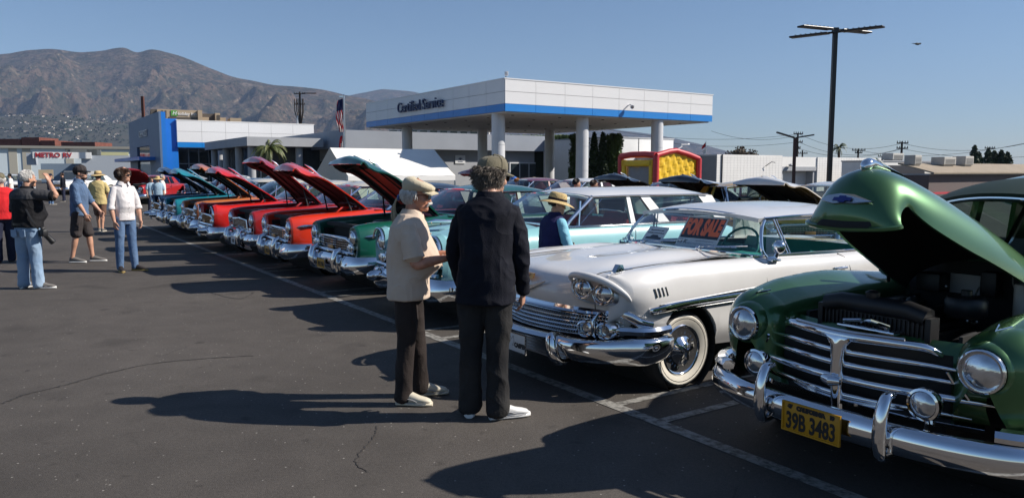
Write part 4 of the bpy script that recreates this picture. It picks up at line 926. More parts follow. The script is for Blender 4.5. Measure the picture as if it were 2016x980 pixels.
# ================================================================ WHITE CAR WITH FOR SALE SIGN
def white_car():
    car = thing('classic_car', 'white late 1950s hardtop with twin headlamps and a for sale sign in the windshield', 'car', W(1.42, -.16), LOT_A, 'classic cars in the front row')
    pm = M_carwhite; A = [(.92, .325, .385), (3.905, .325, .37)]
    # sides: crown of fender down to sill
    sk = [(.16, [(.80,.60),(.875,.66),(.915,.74),(.935,.82),(.92,.90),(.86,.965),(.78,.985)]),
          (.30, [(.86,.46),(.925,.58),(.955,.70),(.968,.80),(.945,.91),(.88,.985),(.78,1.0)]),
          (.92, [(.91,.34),(.962,.48),(.975,.64),(.982,.78),(.955,.93),(.885,1.0),(.78,1.005)]),
          (1.80, [(.91,.30),(.970,.44),(.972,.60),(.985,.78),(.962,.93),(.885,.995),(.80,1.0)]),
          (3.1, [(.91,.29),(.970,.43),(.970,.60),(.985,.78),(.965,.91),(.90,.965),(.80,.975)]),
          (4.1, [(.91,.31),(.965,.45),(.968,.60),(.985,.78),(.975,.90),(.90,.965),(.76,.955)]),
          (5.0, [(.86,.40),(.91,.50),(.93,.62),(.955,.76),(.95,.88),(.88,.93),(.74,.90)]),
          (5.22, [(.80,.46),(.84,.52),(.86,.62),(.88,.74),(.87,.84),(.82,.88),(.70,.86)])]
    h = MB(); xs = stations(.16, 5.22, A, .12); rows = side_grid(h, sk, xs, A, 34, .09)
    # round the front corner of each fender into the nose
    fr = rows[0][1:]; h.grid([[Vector((.16-.075*math.sin(u*math.pi/2), p.y-(p.y-.80)*(1-math.cos(u*math.pi/2))*.9-.012*u, p.z)) for p in fr] for u in (0, .25, .5, .75, 1)])
    h.both(); 
    # deck, cowl
    dk = [[(r[-1].x, r[-1].y*v/6, r[-1].z+.02*(1-(v/6)**2)) for v in range(-6, 7)] for r in rows if r[0].x > 3.95]; h.grid(dk)
    tl = rows[-1][1:]; h.add([tuple(p) for p in tl]+[(p.x, -p.y, p.z) for p in reversed(tl)], [tuple(range(2*len(tl)))])
    obj('body', h, pm, car, 50)
    # hood and nose: longitudinal profiles across the car
    def prof(y):
        a = min(1, abs(y)/.80); e = max(0, (a-.55)/.45)       # e: towards the lamp brow
        valley = -.035*math.exp(-((abs(y)-.60)/.13)**2); cr = .030*math.exp(-((abs(y)-.30)/.22)**2)
        bx = .075*a**2.2
        return [(.085+bx*.6, .665), (.060+bx, .72), (.062+bx*.95, .80), (.085+bx*.6-.02*e, .87), (.135-.075*e, .935+.02*e), (.26-.10*e, .972+.018*e), (.55, 1.0+cr*.3+valley*.6), (1.0, 1.012+cr+valley), (1.45, 1.025+cr+valley), (1.80-.10*(1-a*a), 1.03+cr*.5-.03*a**3)]
    def hrow(y, n=36): return [(p.x, y, p.z) for p in resample(crom([(a, 0, b) for a, b in prof(y)], 6), n)]
    ysm = .665
    m = MB(); m.grid([hrow(y) for y in [ysm*i/14 for i in range(-14, 15)]]); obj('hood', m, pm, car, 60)
    for s in (-1, 1):
        m = MB(); m.tube([Vector(p_)+Vector((-.001,0,.0015)) for p_ in hrow(s*(ysm+.003), 60)], .0035, 4); obj('hood_seam', m, M_undercoat, car)
    for s in (-1, 1):
        m = MB(); m.grid([hrow(s*(ysm+.006+(.80-ysm)*i/8)) for i in range(9)]); obj('fender_top', m, pm, car, 60)
        # brow over the twin lamps, lamp pod
        m = MB(); brow = [(.10, .50, .885), (.035, .515, .945), (.020, .58, .972), (.022, .70, .965), (.045, .82, .925), (.085, .905, .855), (.13, .935, .79)]
        pts = crom([(a, s*b, c) for a, b, c in brow], 5); rr = [.010+.020*math.sin(math.pi*i/(len(pts)-1)) for i in range(len(pts))]; m.tube(pts, rr, 10); 
        obj('lamp_brow', m, pm, car)
        m = MB(); out = []
        for i in range(28):
            t = 2*math.pi*i/28; yy = .685+.185*(abs(math.cos(t))**.75)*math.copysign(1, math.cos(t)); zz = .845+.098*(abs(math.sin(t))**.85)*math.copysign(1, math.sin(t))-.035*math.cos(t)
            out.append((yy, zz))
        def xs_(y): return .050+.12*max(0, (y-.55))**1.5
        o_ = [(xs_(a)+.022, s*a, b) for a, b in out]; i_ = [(xs_(a)-.008, s*(.685+(a-.685)*.93), .845+(b-.845)*.92) for a, b in out]; c_ = [(xs_(a)+.012, s*(.685+(a-.685)*.85), .845+(b-.845)*.82) for a, b in out]
        m.grid([o_, i_, c_], cv=True); m.add(c_, [tuple(range(28))]); obj('lamp_pod', m, M_steel, car, 60)
        for yy, zz in ((.605, .862), (.770, .832)): headlight(car, (xs_(yy)-.002, s*yy, zz), .072, -s*.12 if False else 0, bez=.012, depth=.03)
        # gunsight ornament
        m = MB(); m.prism([(.18, s*.76-.02, .99), (.30, s*.76-.02, .99), (.285, s*.76-.012, 1.045), (.24, s*.76-.012, 1.05)], (0, .035, 0)); m.tube([(.17,s*.76,.992),(.42,s*.76,1.003)], .008, 6); obj('fender_ornament', m, M_chrome, car, 30)
        # side spear
        m = MB(); sp = [(.34,.962,.685),(.40,.985,.692),(.55,.998,.700),(.95,1.002,.712),(1.8,1.003,.722),(2.6,1.003,.735),(3.0,.998,.745)]; pts = crom([(a, s*b, c) for a, b, c in sp], 4); m.tube(pts, [.006]+[.022+.010*math.exp(-((p.x-.6)/.25)**2) for p in pts[1:-1]]+[.008], 8, flat=(1.0, .55)); so = obj('side_spear', m, M_chrome, car)
        m = MB()
        for dz in (-.045, .045): m.tube([(.45, s*.990, .70+dz*.7), (1.8, s*.992, .722+dz), (3.0, s*.99, .745+dz*.9)], .007, 6)
        obj('spear_edge', m, M_chrome, so)
        for k in range(4): 
            m = MB(); x = .40+k*.058; m.prism([(x, s*.955, .865), (x+.022, s*.955, .865), (x+.052, s*.965, .795), (x+.032, s*.965, .795)], (0, s*.015, 0)); lv = obj('fender_louvre', m, M_chrome, car, 0)
            m = MB(); m.prism([(x+.006, s*.971, .860), (x+.020, s*.971, .860), (x+.046, s*.981, .800), (x+.034, s*.981, .800)], (0, s*.001, 0)); obj('louvre_slot', m, M_undercoat, lv, 0)
        # doors
        m = MB(); m.tube(crom([(1.86,s*.90,.985),(1.88,s*.950,.94),(1.89,s*.982,.80),(1.92,s*.975,.62),(1.95,s*.962,.42)], 5), .0045, 4); m.tube(crom([(3.02,s*.90,.970),(3.08,s*.955,.92),(3.12,s*.984,.80),(3.14,s*.973,.62),(3.15,s*.962,.42)], 5), .0045, 4); obj('door_seam', m, M_undercoat, car)
        m = MB(); m.tube([(2.86,s*.975,.845),(2.87,s*1.015,.85),(3.00,s*1.018,.85),(3.02,s*.975,.845)], .013, 8); m.bevbox((2.94,s*.985,.845),(.19,.012,.03),.005); m.ball((3.02,s*.99,.847),.016,8,6); obj('door_handle', m, M_chrome, car)
        m = MB(); m.bevbox((3.05, s*.982, .70), (.03,.012,.035), .004); obj('door_lock', m, M_chrome, car)
        m = MB(); m.tube([(1.83,s*.862,1.01),(2.4,s*.868,1.0),(3.2,s*.866,.985),(4.0,s*.85,.97)], .012, 6); obj('belt_moulding', m, M_chrome, car)
        # windshield post, vent frame, roof pillar, glass
        m = MB(); m.tube(crom([(2.02,s*.868,.99),(1.965,s*.862,1.05),(1.985,s*.83,1.14),(2.06,s*.775,1.25),(2.15,s*.735,1.325)], 5), .017, 8); obj('windshield_pillar', m, M_chrome, car)
        m = MB(); m.tube([(2.32,s*.868,.995),(2.24,s*.75,1.325)], .010, 6); m.tube([(2.36,s*.868,.995),(2.28,s*.748,1.325)], .006, 6); m.tube([(2.16,s*.745,1.325),(2.28,s*.748,1.328)], .009, 6); obj('vent_window_frame', m, M_chrome, car)
        m = MB(); m.prism([(3.82,s*.86,.965),(4.10,s*.84,.965),(3.72,s*.70,1.36),(3.50,s*.71,1.365)], (0,-s*.045,0)); m.prism([(3.60,s*.858,.97),(3.84,s*.86,.968),(3.52,s*.71,1.36),(3.46,s*.712,1.35)], (0,-s*.04,0)); obj('roof_pillar', m, pm, car, 40)
        m = MB(); m.tube([(2.12,s*.748,1.322),(2.5,s*.757,1.334),(3.6,s*.752,1.335)], .014, 6); obj('drip_rail', m, M_chrome, car)
        m = MB(); m.grid([[(2.02,s*.862,1.0),(2.32,s*.864,1.0)],[(2.16,s*.742,1.32),(2.25,s*.746,1.32)]]); obj('vent_glass', m, M_clear, car)
    m, top = roof_shell(2.05, 3.74, .760, 1.335, 1.437, 0, drop=.02, thick=.035); obj('roof', m, pm, car, 60)
    lo = [(2.00,-.862,1.005),(1.86,-.83,1.015),(1.73,-.68,1.035),(1.65,-.34,1.045),(1.63,0,1.05)]; hi = [(2.15,-.735,1.315),(2.10,-.69,1.325),(2.05,-.54,1.345),(2.00,-.28,1.372),(1.985,0,1.382)]
    mir = lambda L: L+[(a, -b, c) for a, b, c in reversed(L[:-1])]
    L_, H_ = crom(mir(lo), 4), crom(mir(hi), 4); m = MB(); m.grid([[a.lerp(b, k/5)+Vector((-.035*math.sin(math.pi*k/5),0,0)) for a, b in zip(L_, H_)] for k in range(6)]); obj('windshield', m, M_clear, car, 180)
    m = MB(); m.tube(H_, .013, 8); m.tube(L_, .011, 6); obj('windshield_trim', m, M_chrome, car)
    m = MB(); m.grid([[(4.02-.10*(y/.74)**2, y, .975) for y in (-.78,-.4,0,.4,.78)], [(3.80-.10*(y/.74)**2, y*.95, 1.22) for y in (-.78,-.4,0,.4,.78)], [(3.62-.05*(y/.74)**2, y*.86, 1.35) for y in (-.78,-.4,0,.4,.78)]]); obj('rear_window', m, M_glass, car, 180)
    for y0 in (-.42, .30):
        m = MB(); m.tube([(1.63,y0,1.06),(1.66,y0-.02,1.075),(1.655,y0-.42,1.10)], .007, 6); m.tube([(1.655,y0-.10,1.082),(1.70,y0-.5,1.115)], .005, 5); m.ball((1.63,y0,1.06),.022,8,6); obj('wiper', m, M_chrome, car)
    # interior
    m = MB(); m.bevbox((1.98,0,.955),(.30,1.56,.13),.05); m.bevbox((1.88,0,.985),(.30,1.5,.06),.03); m.box((2.8,0,.34),(2.4,1.6,.04)); m.box((2.9,-.90,.68),(2.2,.03,.5)); m.box((2.9,.90,.68),(2.2,.03,.5)); m.box((3.95,0,.92),(.5,1.5,.05)); obj('dashboard', m, M_vinyl, car)
    seats(car, 2.40, 1.5, .38, .98, M_vinyl); seats(car, 3.30, 1.45, .40, .98, M_vinyl, 'rear_seat'); steering(car, (2.22,-.40,1.03), M_vinyl, .21)
    m = MB(); m.bevbox((2.20,.05,1.30),(.02,.22,.06),.01); m.tube([(2.2,.05,1.33),(2.18,.05,1.39)],.008,6); obj('rear_view_mirror', m, M_chrome, car)
    # hood emblem
    m = MB(); v = [(.055,-.24,.875),(.048,0,.795),(.055,.24,.875)]; 
    for a, b in ((v[0], v[1]), (v[2], v[1])): m.prism([a, b, (b[0]-.004, b[1], b[2]-.04), (a[0], a[1], a[2]-.008)], (-.014,0,0))
    obj('v_emblem', m, M_chrome, car, 0)
    m = MB(); m.prism([(.062,-.095,.915),(.062,.095,.915),(.056,.085,.875),(.050,0,.850),(.056,-.085,.875)], (-.018,0,0)); eo = obj('crest', m, M_trimgold, car, 0)
    m = MB(); m.prism([(.042,-.06,.905),(.042,.0,.905),(.036,.0,.868)], (-.004,0,0)); m.prism([(.042,.06,.905),(.042,.02,.905),(.036,.02,.868)], (-.004,0,0)); obj('crest_field', m, M_darkred, eo, 0)
    # grille
    nose = lambda y: .085+.10*(abs(y)/.9)**2.2
    m = MB(); m.grid([[(nose(y)+.05, y, z) for y in [-.92+.184*i/2 for i in range(21)]] for z in (.42,.66)]); obj('grille_backing', m, M_undercoat, car)
    m = MB()
    for k in range(6): m.tube([(nose(y)-.002, y, .462+k*.034) for y in [-.86+.0716*i for i in range(25)]], .0065, 5)
    obj('grille_bars', m, M_chrome, car, 40, kind='stuff')
    m = MB()
    for r in range(5):
        for i in range(-34, 35):
            y = i*.0235+(.012 if r % 2 else 0)
            if abs(y) > .84: continue
            m.tube([(nose(y)+.012, y, .466+r*.034), (nose(y)-.004, y, .479+r*.034), (nose(y)+.012, y, .492+r*.034)], .0042, 4)
    obj('grille_fins', m, M_steel, car, 40, kind='stuff')
    m = MB(); sweep(m, [(nose(y)+.0, y) for y in [-.90+.075*i for i in range(25)]], lambda i, f: [(-.02,.650),(.02,.650),(.034,.675),(.024,.700),(.0,.712),(-.03,.705)]); go = obj('grille_header', m, M_chrome, car)
    for s in (-1, 1):
        m = MB(); pts = crom([(.14,s*.80,.69),(.16,s*.90,.655),(.22,s*.955,.60),(.34,s*.985,.565)], 5); m.tube(pts, [.03+.02*i/(len(pts)-1) for i in range(len(pts))], 10, flat=(1,.6)); obj('grille_corner', m, M_chrome, car)
        for yy in (.625, .785):
            c = (.060+.03*(yy-.6), s*yy, .535-.005); m = MB(); m.lathe([(.052,-.02),(.068,-.01),(.074,.02),(.070,.08)], c, 'X', 20, cap=False); m.lathe([(.053,-.018),(.05,.03)], c, 'X', 20, cap=False); po = obj('parking_lamp', m, M_chrome, car)
            m = MB(); m.lathe([(.001,.012),(.025,.010),(.026,.03),(.052,.032)], c, 'X', 16, cap=False); obj('lens', m, M_lens, po)
        m = MB(); m.tube([(.10,s*.705,.66),(.045,s*.705,.60),(.05,s*.705,.50),(.09,s*.705,.46)], [.012,.024,.022,.012], 8, flat=(1,.5)); obj('lamp_blade', m, M_chrome, car)
    # bumper: thin blade over the plate, deep wings outside
    plan = crom([(.64,-.965,0),(.50,-1.0,0),(.34,-1.01,0),(.20,-.985,0),(.10,-.90,0),(.045,-.74,0),(.015,-.55,0),(.0,-.30,0),(-.005,0,0)], 5); plan = [(p.x, p.y) for p in plan]; plan += [(a, -b) for a, b in reversed(plan[:-1])]
    def bp(i, f):
        y = abs(plan[i][1]); x = plan[i][0]; w = min(1, max(0, (y-.42)/.12)); w = w*w*(3-2*w); lo = .405-.135*w; hi = .462-.012*w
        up = max(0, min(1, (x-.03)/.10)); hi += .035*up; lo += .02*max(0, min(1, (x-.3)/.3))
        return [(-.06, lo+.03), (.0, lo), (.045, lo+.03*w+.008), (.062, lo+(hi-lo)*.50), (.060, hi-.035), (.040, hi-.006), (.0, hi), (-.06, hi-.008)]
    m = MB(); sweep(m, plan, bp); bo = obj('bumper', m, M_chrome, car, 50)
    for s in (-1, 1):
        m = MB(); pl2 = crom([(.62,s*.985,0),(.45,s*1.005,0),(.30,s*1.0,0),(.19,s*.955,0),(.12,s*.86,0)], 5); sweep(m, [(p.x, p.y) for p in (pl2 if s < 0 else reversed(pl2))], lambda i, f: [(-.05,.495),(.0,.49),(.035,.505),(.04,.535),(.02,.562),(-.05,.565)]); obj('bumper_pod', m, M_chrome, bo)
        m = MB(); m.tube(crom([(.06,s*.40,.44),(-.055,s*.425,.455),(-.078,s*.44,.40),(-.070,s*.455,.31),(-.02,s*.46,.25),(.08,s*.46,.24)], 5), [.02+.025*math.sin(math.pi*i/25) for i in range(26)], 10); obj('bumper_guard', m, M_chrome, bo)
        m = MB(); m.lathe([(.001,-.01),(.018,-.008),(.02,0)], (-.072, s*.46, .295), 'X', 12, cap=False); obj('bumper_bolt', m, M_steel, bo)
    m = MB()
    for k in range(7): m.box((.045, 0, .245+k*.024), (.012, .90, .015))
    m.box((.06, 0, .32), (.02, .92, .18)); obj('lower_valance', m, M_steel, car, 0)
    po = plate(car, (-.055, 0.02, .325), .31, .165, M_plate_w, [('CASPER', .068, -.022, .050, M_print_k, .95)])
    m = MB()
    for i in range(12):
        for zz in (-.080, .080): m.box((-.009, -.142+i*.0258, zz), (.004,.013,.010))
    for i in range(6):
        for yy in (-.153,.153): m.box((-.009, yy, -.068+i*.0272), (.004,.009,.013))
    obj('frame_chequer', m, M_print_k, po, 0, kind='stuff')
    m = MB(); m.tube(crom([(-.0055,.12,-.04),(-.0055,.10,.02),(-.0055,.12,.05),(-.0055,.085,.055),(-.0055,.06,.02),(-.0055,.03,.05),(-.0055,.02,.0),(-.0055,.045,-.03),(-.0055,.0,-.02)], 5), .0022, 4); obj('plate_drawing', m, mat('grey_print', (.25,.25,.26), .6), po)
    # underside
    u = MB(); u.box((3.0,0,.28),(4.0,1.7,.08)); u.box((.75,0,.36),(1.2,1.2,.10)); u.box((1.75,0,.65),(.05,1.7,.6)); u.box((.6,0,.75),(.5,1.2,.35))
    for (cx, cz, r) in A: u.lathe([(r-.012,-.95),(r-.012,.95)], (cx,0,cz), 'Y', 28, cap=False); u.box((cx,0,.45),(.8,1.15,.35))
    obj('underbody', u, M_undercoat, car, 0)
    add_wheels(car, [(.92,-.845),(.92,.845),(3.905,-.82),(3.905,.82)], 'wide', .322, .20)
    m = MB(); m.tube([(2.02,-.90,.985),(2.03,-.955,1.0),(2.03,-.975,1.05)], [.03,.02,.018], 8); m.ball((2.03,-.985,1.095), (.055,.06,.060), 14, 10); m.bevbox((2.02,-.93,.975),(.12,.10,.02),.008); obj('door_mirror', m, M_chrome, car)
    # the whole front is bowed in plan: the centre stands well ahead of the corners
    def bow(o):
        if o.type == 'MESH' and o.name.split('.')[0] not in ('tyre', 'wheel', 'whitewall', 'hubcap', 'rim', 'number_plate', 'plate_frame', 'plate_lettering', 'frame_chequer', 'plate_drawing'):
            for v in o.data.vertices:
                x = v.co.x
                if x < .85: k = 1-max(0, (x-.1)/.75)**1.3; v.co.x += .19*(min(1.1, abs(v.co.y)/.85)**2)*min(1, k); v.co.z -= .022*max(0, min(1, (v.co.z-.55)/.2))*min(1, k)*min(1, abs(v.co.y)/.6)
            o.data.update()
        for ch in o.children: bow(ch)
    bow(car)
    return car
white_car()
# papers leaning in the windshield
def board(name, lab, cat, s_, y, x, z, w, h, tilt, yaw, build):
    p = W(1.42+y, -.16+x, z); o = thing(name, lab, cat, p, LOT_A+yaw); c = MB(); Mt = Matrix.Rotation(tilt, 4, 'Y'); build(o, Mt); return o
def put(o, mb, m_, Mt, name): xf(mb, Mt); obj(name, mb, m_, o, 0)
def fs(o, Mt):
    w, h = .50, .35; m = MB(); m.box((0,0,h/2),(.006,w,h)); put(o, m, M_plate_w, Mt, 'card')
    m = MB(); m.box((-.0045,0,h*.61),(.002,w*.93,h*.64)); put(o, m, M_print_k, Mt, 'black_field')
    m = text_mb('FOR SALE', .150, .002, .009, sx=.70); xf(m, basis((-.007,0,h*.615),(0,-1,0),(0,0,1))); m.v = [(p[0], p[1], h*.615+(p[2]-h*.615)*1.55) for p in m.v]; put(o, m, M_print_r, Mt, 'for_sale_lettering')
    m = text_mb('15 K', .06, .002, .0, shear=.2); xf(m, basis((-.0045,w*.36,h*.16),(0,-1,0),(0,0,1))); put(o, m, M_print_k, Mt, 'price_lettering')
    m = MB()
    for r, (a, b) in enumerate(((-.02,.20),(-.12,.27),(-.05,.26))):
        pts = [(-.0045, -(a+(b-a)*i/24), h*.22-r*.035+.006*math.sin(i*2.4+r)) for i in range(25)]; m.tube(pts, .0016, 3)
    put(o, m, mat('blue_pen', (.10,.12,.25), .6), Mt, 'handwriting')
board('for_sale_sign', 'black and orange for sale sign leaning behind the white car windshield', 'sign', 0, -.17, 1.85, 1.03, 0, 0, R(35), 0, fs)
def ps(o, Mt):
    w, h = .27, .21; m = MB(); m.box((0,0,h/2),(.004,w,h)); put(o, m, M_plate_w, Mt, 'card')
    for k, t_ in enumerate(('Please look all you want', 'but kindly do not touch the car')):
        m = text_mb(t_, .018, .001, .001); xf(m, basis((-.0035,0,h*.78-k*.035),(0,-1,0),(0,0,1))); put(o, m, M_print_k, Mt, 'small_lettering')
    m = MB(); m.prism([(-.003,.10,.05),(-.003,.10,.075),(-.003,.05,.08),(-.003,.03,.105),(-.003,-.04,.105),(-.003,-.07,.08),(-.003,-.11,.075),(-.003,-.11,.05)], (-.001,0,0)); put(o, m, M_print_k, Mt, 'car_drawing')
board('notice_card', 'small white printed notice lying behind the white car windshield', 'notice', 0, .37, 1.80, 1.035, 0, 0, R(42), .0, ps)
# ================================================================ GREEN CAR, HOOD UP
def green_car():
    car = thing('classic_car', 'dark green rounded 1940s car with raised hood and yellow number plate in the foreground', 'car', W(-1.36, .0), LOT_A, 'classic cars in the front row')
    pm = M_green48; A = [(.92, .345, .40), (3.86, .345, .36)]
    # pontoon front fenders, closed outline from outer sill over the crown to the inner wall
    fk = [(.30, [(.84,.44),(.915,.60),(.935,.77),(.90,.92),(.78,1.00),(.62,.965),(.52,.86),(.50,.62),(.50,.46)]),
          (.55, [(.88,.38),(.94,.58),(.955,.78),(.915,.96),(.78,1.045),(.61,1.0),(.50,.90),(.475,.66),(.47,.46)]),
          (.95, [(.89,.36),(.95,.58),(.965,.80),(.925,.98),(.78,1.065),(.61,1.02),(.50,.93),(.47,.70),(.46,.46)]),
          (1.45, [(.88,.34),(.945,.56),(.96,.78),(.92,.95),(.79,1.03),(.63,1.0),(.52,.95),(.49,.72),(.47,.46)]),
          (1.90, [(.88,.32),(.935,.54),(.945,.74),(.915,.90),(.82,.98),(.72,1.0),(.62,1.01),(.56,.75),(.50,.46)])]
    h = MB(); rows = side_grid(h, fk, stations(.30, 1.90, [A[0]], .08), [A[0]], 44, .08); fr = rows[0][1:]; c0 = Vector((.08, .70, .80))
    rg = []
    for k in range(1, 10):
        u = k/9; sc = math.cos(u*math.pi/2*.93); rg.append([Vector((.30-.215*math.sin(u*math.pi/2*.93), c0.y+(p.y-c0.y)*sc, c0.z+(p.z-c0.z)*sc-.0)) for p in fr])
    h.grid([fr]+rg); h.add(rg[-1], [tuple(range(len(fr)))])
    obj('front_fender', h, pm, car, 60); g = MB(); g.mirror(h); obj('front_fender', g, pm, car, 60)
    for s in (-1, 1):
        headlight(car, (.085, s*.70, .805), .096, 0, bez=.014, depth=.07)
        m = MB(); m.lathe([(.112,.02),(.125,.03),(.135,.07),(.14,.12)], (.075, s*.70, .805), 'X', 32, cap=False); obj('lamp_surround', m, pm, car)
        m = MB(); m.tube([(.30,s*.70-.03,1.0),(.20,s*.70,.985),(.30,s*.70+.03,1.0)], .006, 6); obj('lamp_ornament', m, M_chrome, car)
    # catwalk between the fenders
    m = MB(); m.grid([[(.20+.13*(y/.6)**2+dx, y, z) for y in [-.62+.062*i for i in range(21)]] for z, dx in ((.46,.06),(.55,.0),(.70,.0),(.80,.03),(.86,.10))]); obj('nose_panel', m, pm, car, 60)
    m = MB(); m.grid([[(.155+.11*(y/.6)**2, y, z) for y in [-.50+.05*i for i in range(21)]] for z in (.50,.82)]); obj('grille_backing', m, M_undercoat, car)
    # grille: four bars that wrap back, a centre post and a crown bar
    def bar(z, hw, wrap, r, bow=.0):
        pts = crom([(.10+wrap, -hw, z-.018), (.095+wrap*.35, -hw*.72, z-.004), (.062, -hw*.36, z), (.03, 0, z+bow), (.062, hw*.36, z), (.095+wrap*.35, hw*.72, z-.004), (.10+wrap, hw, z-.018)], 6); n = len(pts)
        m = MB(); m.tube(pts, [r*min(1, .35+2.6*min(i, n-1-i)/n) for i in range(n)], 10, flat=(1.0, .75)); return m
    for z, hw, wr, r in ((.775, .56, .10, .0155), (.705, .62, .13, .0155), (.625, .80, .20, .0195), (.535, .60, .14, .013)): obj('grille_bar', bar(z, hw, wr, r), M_chrome, car)
    m = MB(); pts = crom([(.20,-.46,.815),(.14,-.40,.855),(.085,-.26,.862),(.045,-.10,.862),(.035,0,.862),(.045,.10,.862),(.085,.26,.862),(.14,.40,.855),(.20,.46,.815)], 5); n = len(pts); m.tube(pts, [.012+.017*math.sin(math.pi*i/(n-1))**.5 for i in range(n)], 12); cb = obj('crown_bar', m, M_chrome, car)
    m = MB(); m.tube([(p.x-.012, p.y, p.z+.028) for p in pts[8:-8]], .009, 8); obj('crown_strip', m, M_steel, cb)
    m = MB(); m.loft([[Vector((.012+dx, -w, z)), Vector((-.015+dx, -w*.55, z)), Vector((-.022+dx, 0, z)), Vector((-.015+dx, w*.55, z)), Vector((.012+dx, w, z)), Vector((.05+dx, w*.8, z)), Vector((.05+dx, -w*.8, z))] for z, w, dx in ((.44,.032,.02),(.52,.034,.01),(.62,.036,.0),(.74,.040,.0),(.81,.048,.0),(.842,.075,.005),(.862,.13,.015))]); obj('grille_post', m, M_chrome, car, 50)
    m = MB(); m.tube([(-.03,-.05,.625),(-.045,0,.622),(-.03,.05,.625)], [.022,.032,.022], 10); obj('crank_cover', m, M_chrome, car)
    for s in (-1, 1):
        m = MB(); m.tube([(.115,s*.53,.76),(.13,s*.555,.71)], .008, 6); m.tube([(.13,s*.59,.69),(.155,s*.62,.635)], .008, 6); obj('grille_brace', m, M_chrome, car)
    # bumper
    plan = crom([(.58,-.985,0),(.40,-1.0,0),(.24,-.965,0),(.10,-.86,0),(.0,-.66,0),(-.06,-.40,0),(-.085,0,0)], 6); plan = [(p.x, p.y) for p in plan]; plan += [(a, -b) for a, b in reversed(plan[:-1])]
    def bp(i, f):
        return [(-.01,.345),(.018,.335),(.052,.352),(.066,.40),(.062,.45),(.040,.488),(.012,.498),(-.012,.485)]
    m = MB(); sweep(m, plan, bp); bo = obj('bumper', m, M_chrome, car, 60)
    for s in (-1, 1):
        pl2 = crom([(.60,s*.995,0),(.42,s*1.01,0),(.26,s*.975,0),(.13,s*.885,0),(.075,s*.78,0)], 5); L = [(p.x, p.y) for p in pl2]; L = L if s < 0 else L[::-1]
        m = MB(); sweep(m, L, lambda i, f: [(-.02,.497),(.02,.494),(.050,.502),(.054,.525),(.035,.552),(-.01,.557),(-.03,.535)]); obj('bumper_wing', m, M_chrome, bo)
        m = MB(); gp = crom([(-.02,s*.36,.33),(-.135,s*.36,.325),(-.165,s*.36,.38),(-.168,s*.36,.48),(-.150,s*.36,.575),(-.115,s*.36,.63),(-.06,s*.36,.635)], 5); n = len(gp); m.tube(gp, [.016+.012*math.sin(math.pi*i/(n-1)) for i in range(n)], 12, flat=(1,1.3)); obj('bumper_guard', m, M_chrome, bo)
        c = (-.04, s*.50, .615); m = MB(); m.lathe([(.068,-.008),(.080,-.004),(.082,.02),(.07,.06),(.035,.09),(.001,.095)], c, 'X', 24, cap=False); m.tube([(0,s*.50,.55),(.02,s*.50,.47)], .014, 6); fo = obj('fog_lamp', m, M_chrome, car)
        m = MB(); m.lathe([(.001,-.026),(.03,-.023),(.055,-.014),(.070,.0)], c, 'X', 24, cap=False); obj('lens', m, M_lens, fo)
        m = MB(); m.ball((-.02-.0, s*.66, .385), .016, 10, 6); obj('bumper_bolt', m, M_steel, bo)
    m = MB(); sweep(m, [(.16,-.70),(.06,-.40),(.04,0),(.06,.40),(.16,.70)], lambda i, f: [(-.02,.485),(.03,.49),(.03,.515),(-.02,.525)]); obj('splash_rail', m, M_chrome, car)
    plate(car, (-.175, .02, .405), .355, .165, M_plate_y, [('39B 3483', 0, -.024, .128, M_print_k, .62), ('CALIFORNIA', 0, .056, .030, M_print_k, 1.0), ('19', .128, .058, .026, M_print_k, 1), ('47', -.128, .058, .026, M_print_k, 1)], frame=M_plate_y)
    # hood
    prof = [(.06,.675),(.018,.735),(.0,.82),(.008,.915),(.048,1.005),(.14,1.068),(.30,1.112),(.65,1.155),(1.1,1.18),(1.66,1.185)]
    hw = lambda u: pchip([(0,.270),(.06,.235),(.16,.235),(.24,.265),(.36,.325),(.6,.41),(1,.50)], u)
    ed = lambda u: pchip([(0,.10),(.07,.13),(.13,.165),(.19,.20),(.25,.245),(.33,.29),(.5,.32),(.8,.31),(1,.28)], u)
    m, un, top, bot = hood_shell(prof, hw, 64, 14, .02, ed, ridge=.008, deep=True); ho = obj('hood', m, pm, car, 60); obj('hood_underside', un, M_undercoat, ho, 60)
    m = MB(); lip = [top[0][j] for j in range(29)]; m.tube([p+Vector((-.012,0,-.004)) for p in lip], .014, 6); obj('hood_lip', m, pm, ho)
    m = MB()
    e0 = [(-.15,.0),(-.11,.026),(-.03,.034),(.05,.030),(.15,.0),(.06,-.022),(-.06,-.024)]
    def onnose(y, z): 
        # front face of the nose near z .90
        return Vector((-.004+.85*y*y, y, .815+z))
    m.prism([onnose(-a, b) for a, b in e0], (-.012,0,0)); emb = obj('hood_emblem', m, M_steel, ho, 0)
    m = MB(); bt = [(-.055,-.010),(-.050,.010),(-.020,.010),(-.018,.019),(.020,.019),(.022,.010),(.055,.010),(.050,-.010),(.020,-.010),(.018,-.019),(-.020,-.019),(-.022,-.010)]; m.prism([onnose(-a+.01, b)+Vector((-.013,0,0)) for a, b in bt], (-.004,0,0)); obj('bowtie_mark', m, mat('emblem_blue', (.02,.035,.20), .3), emb, 0)
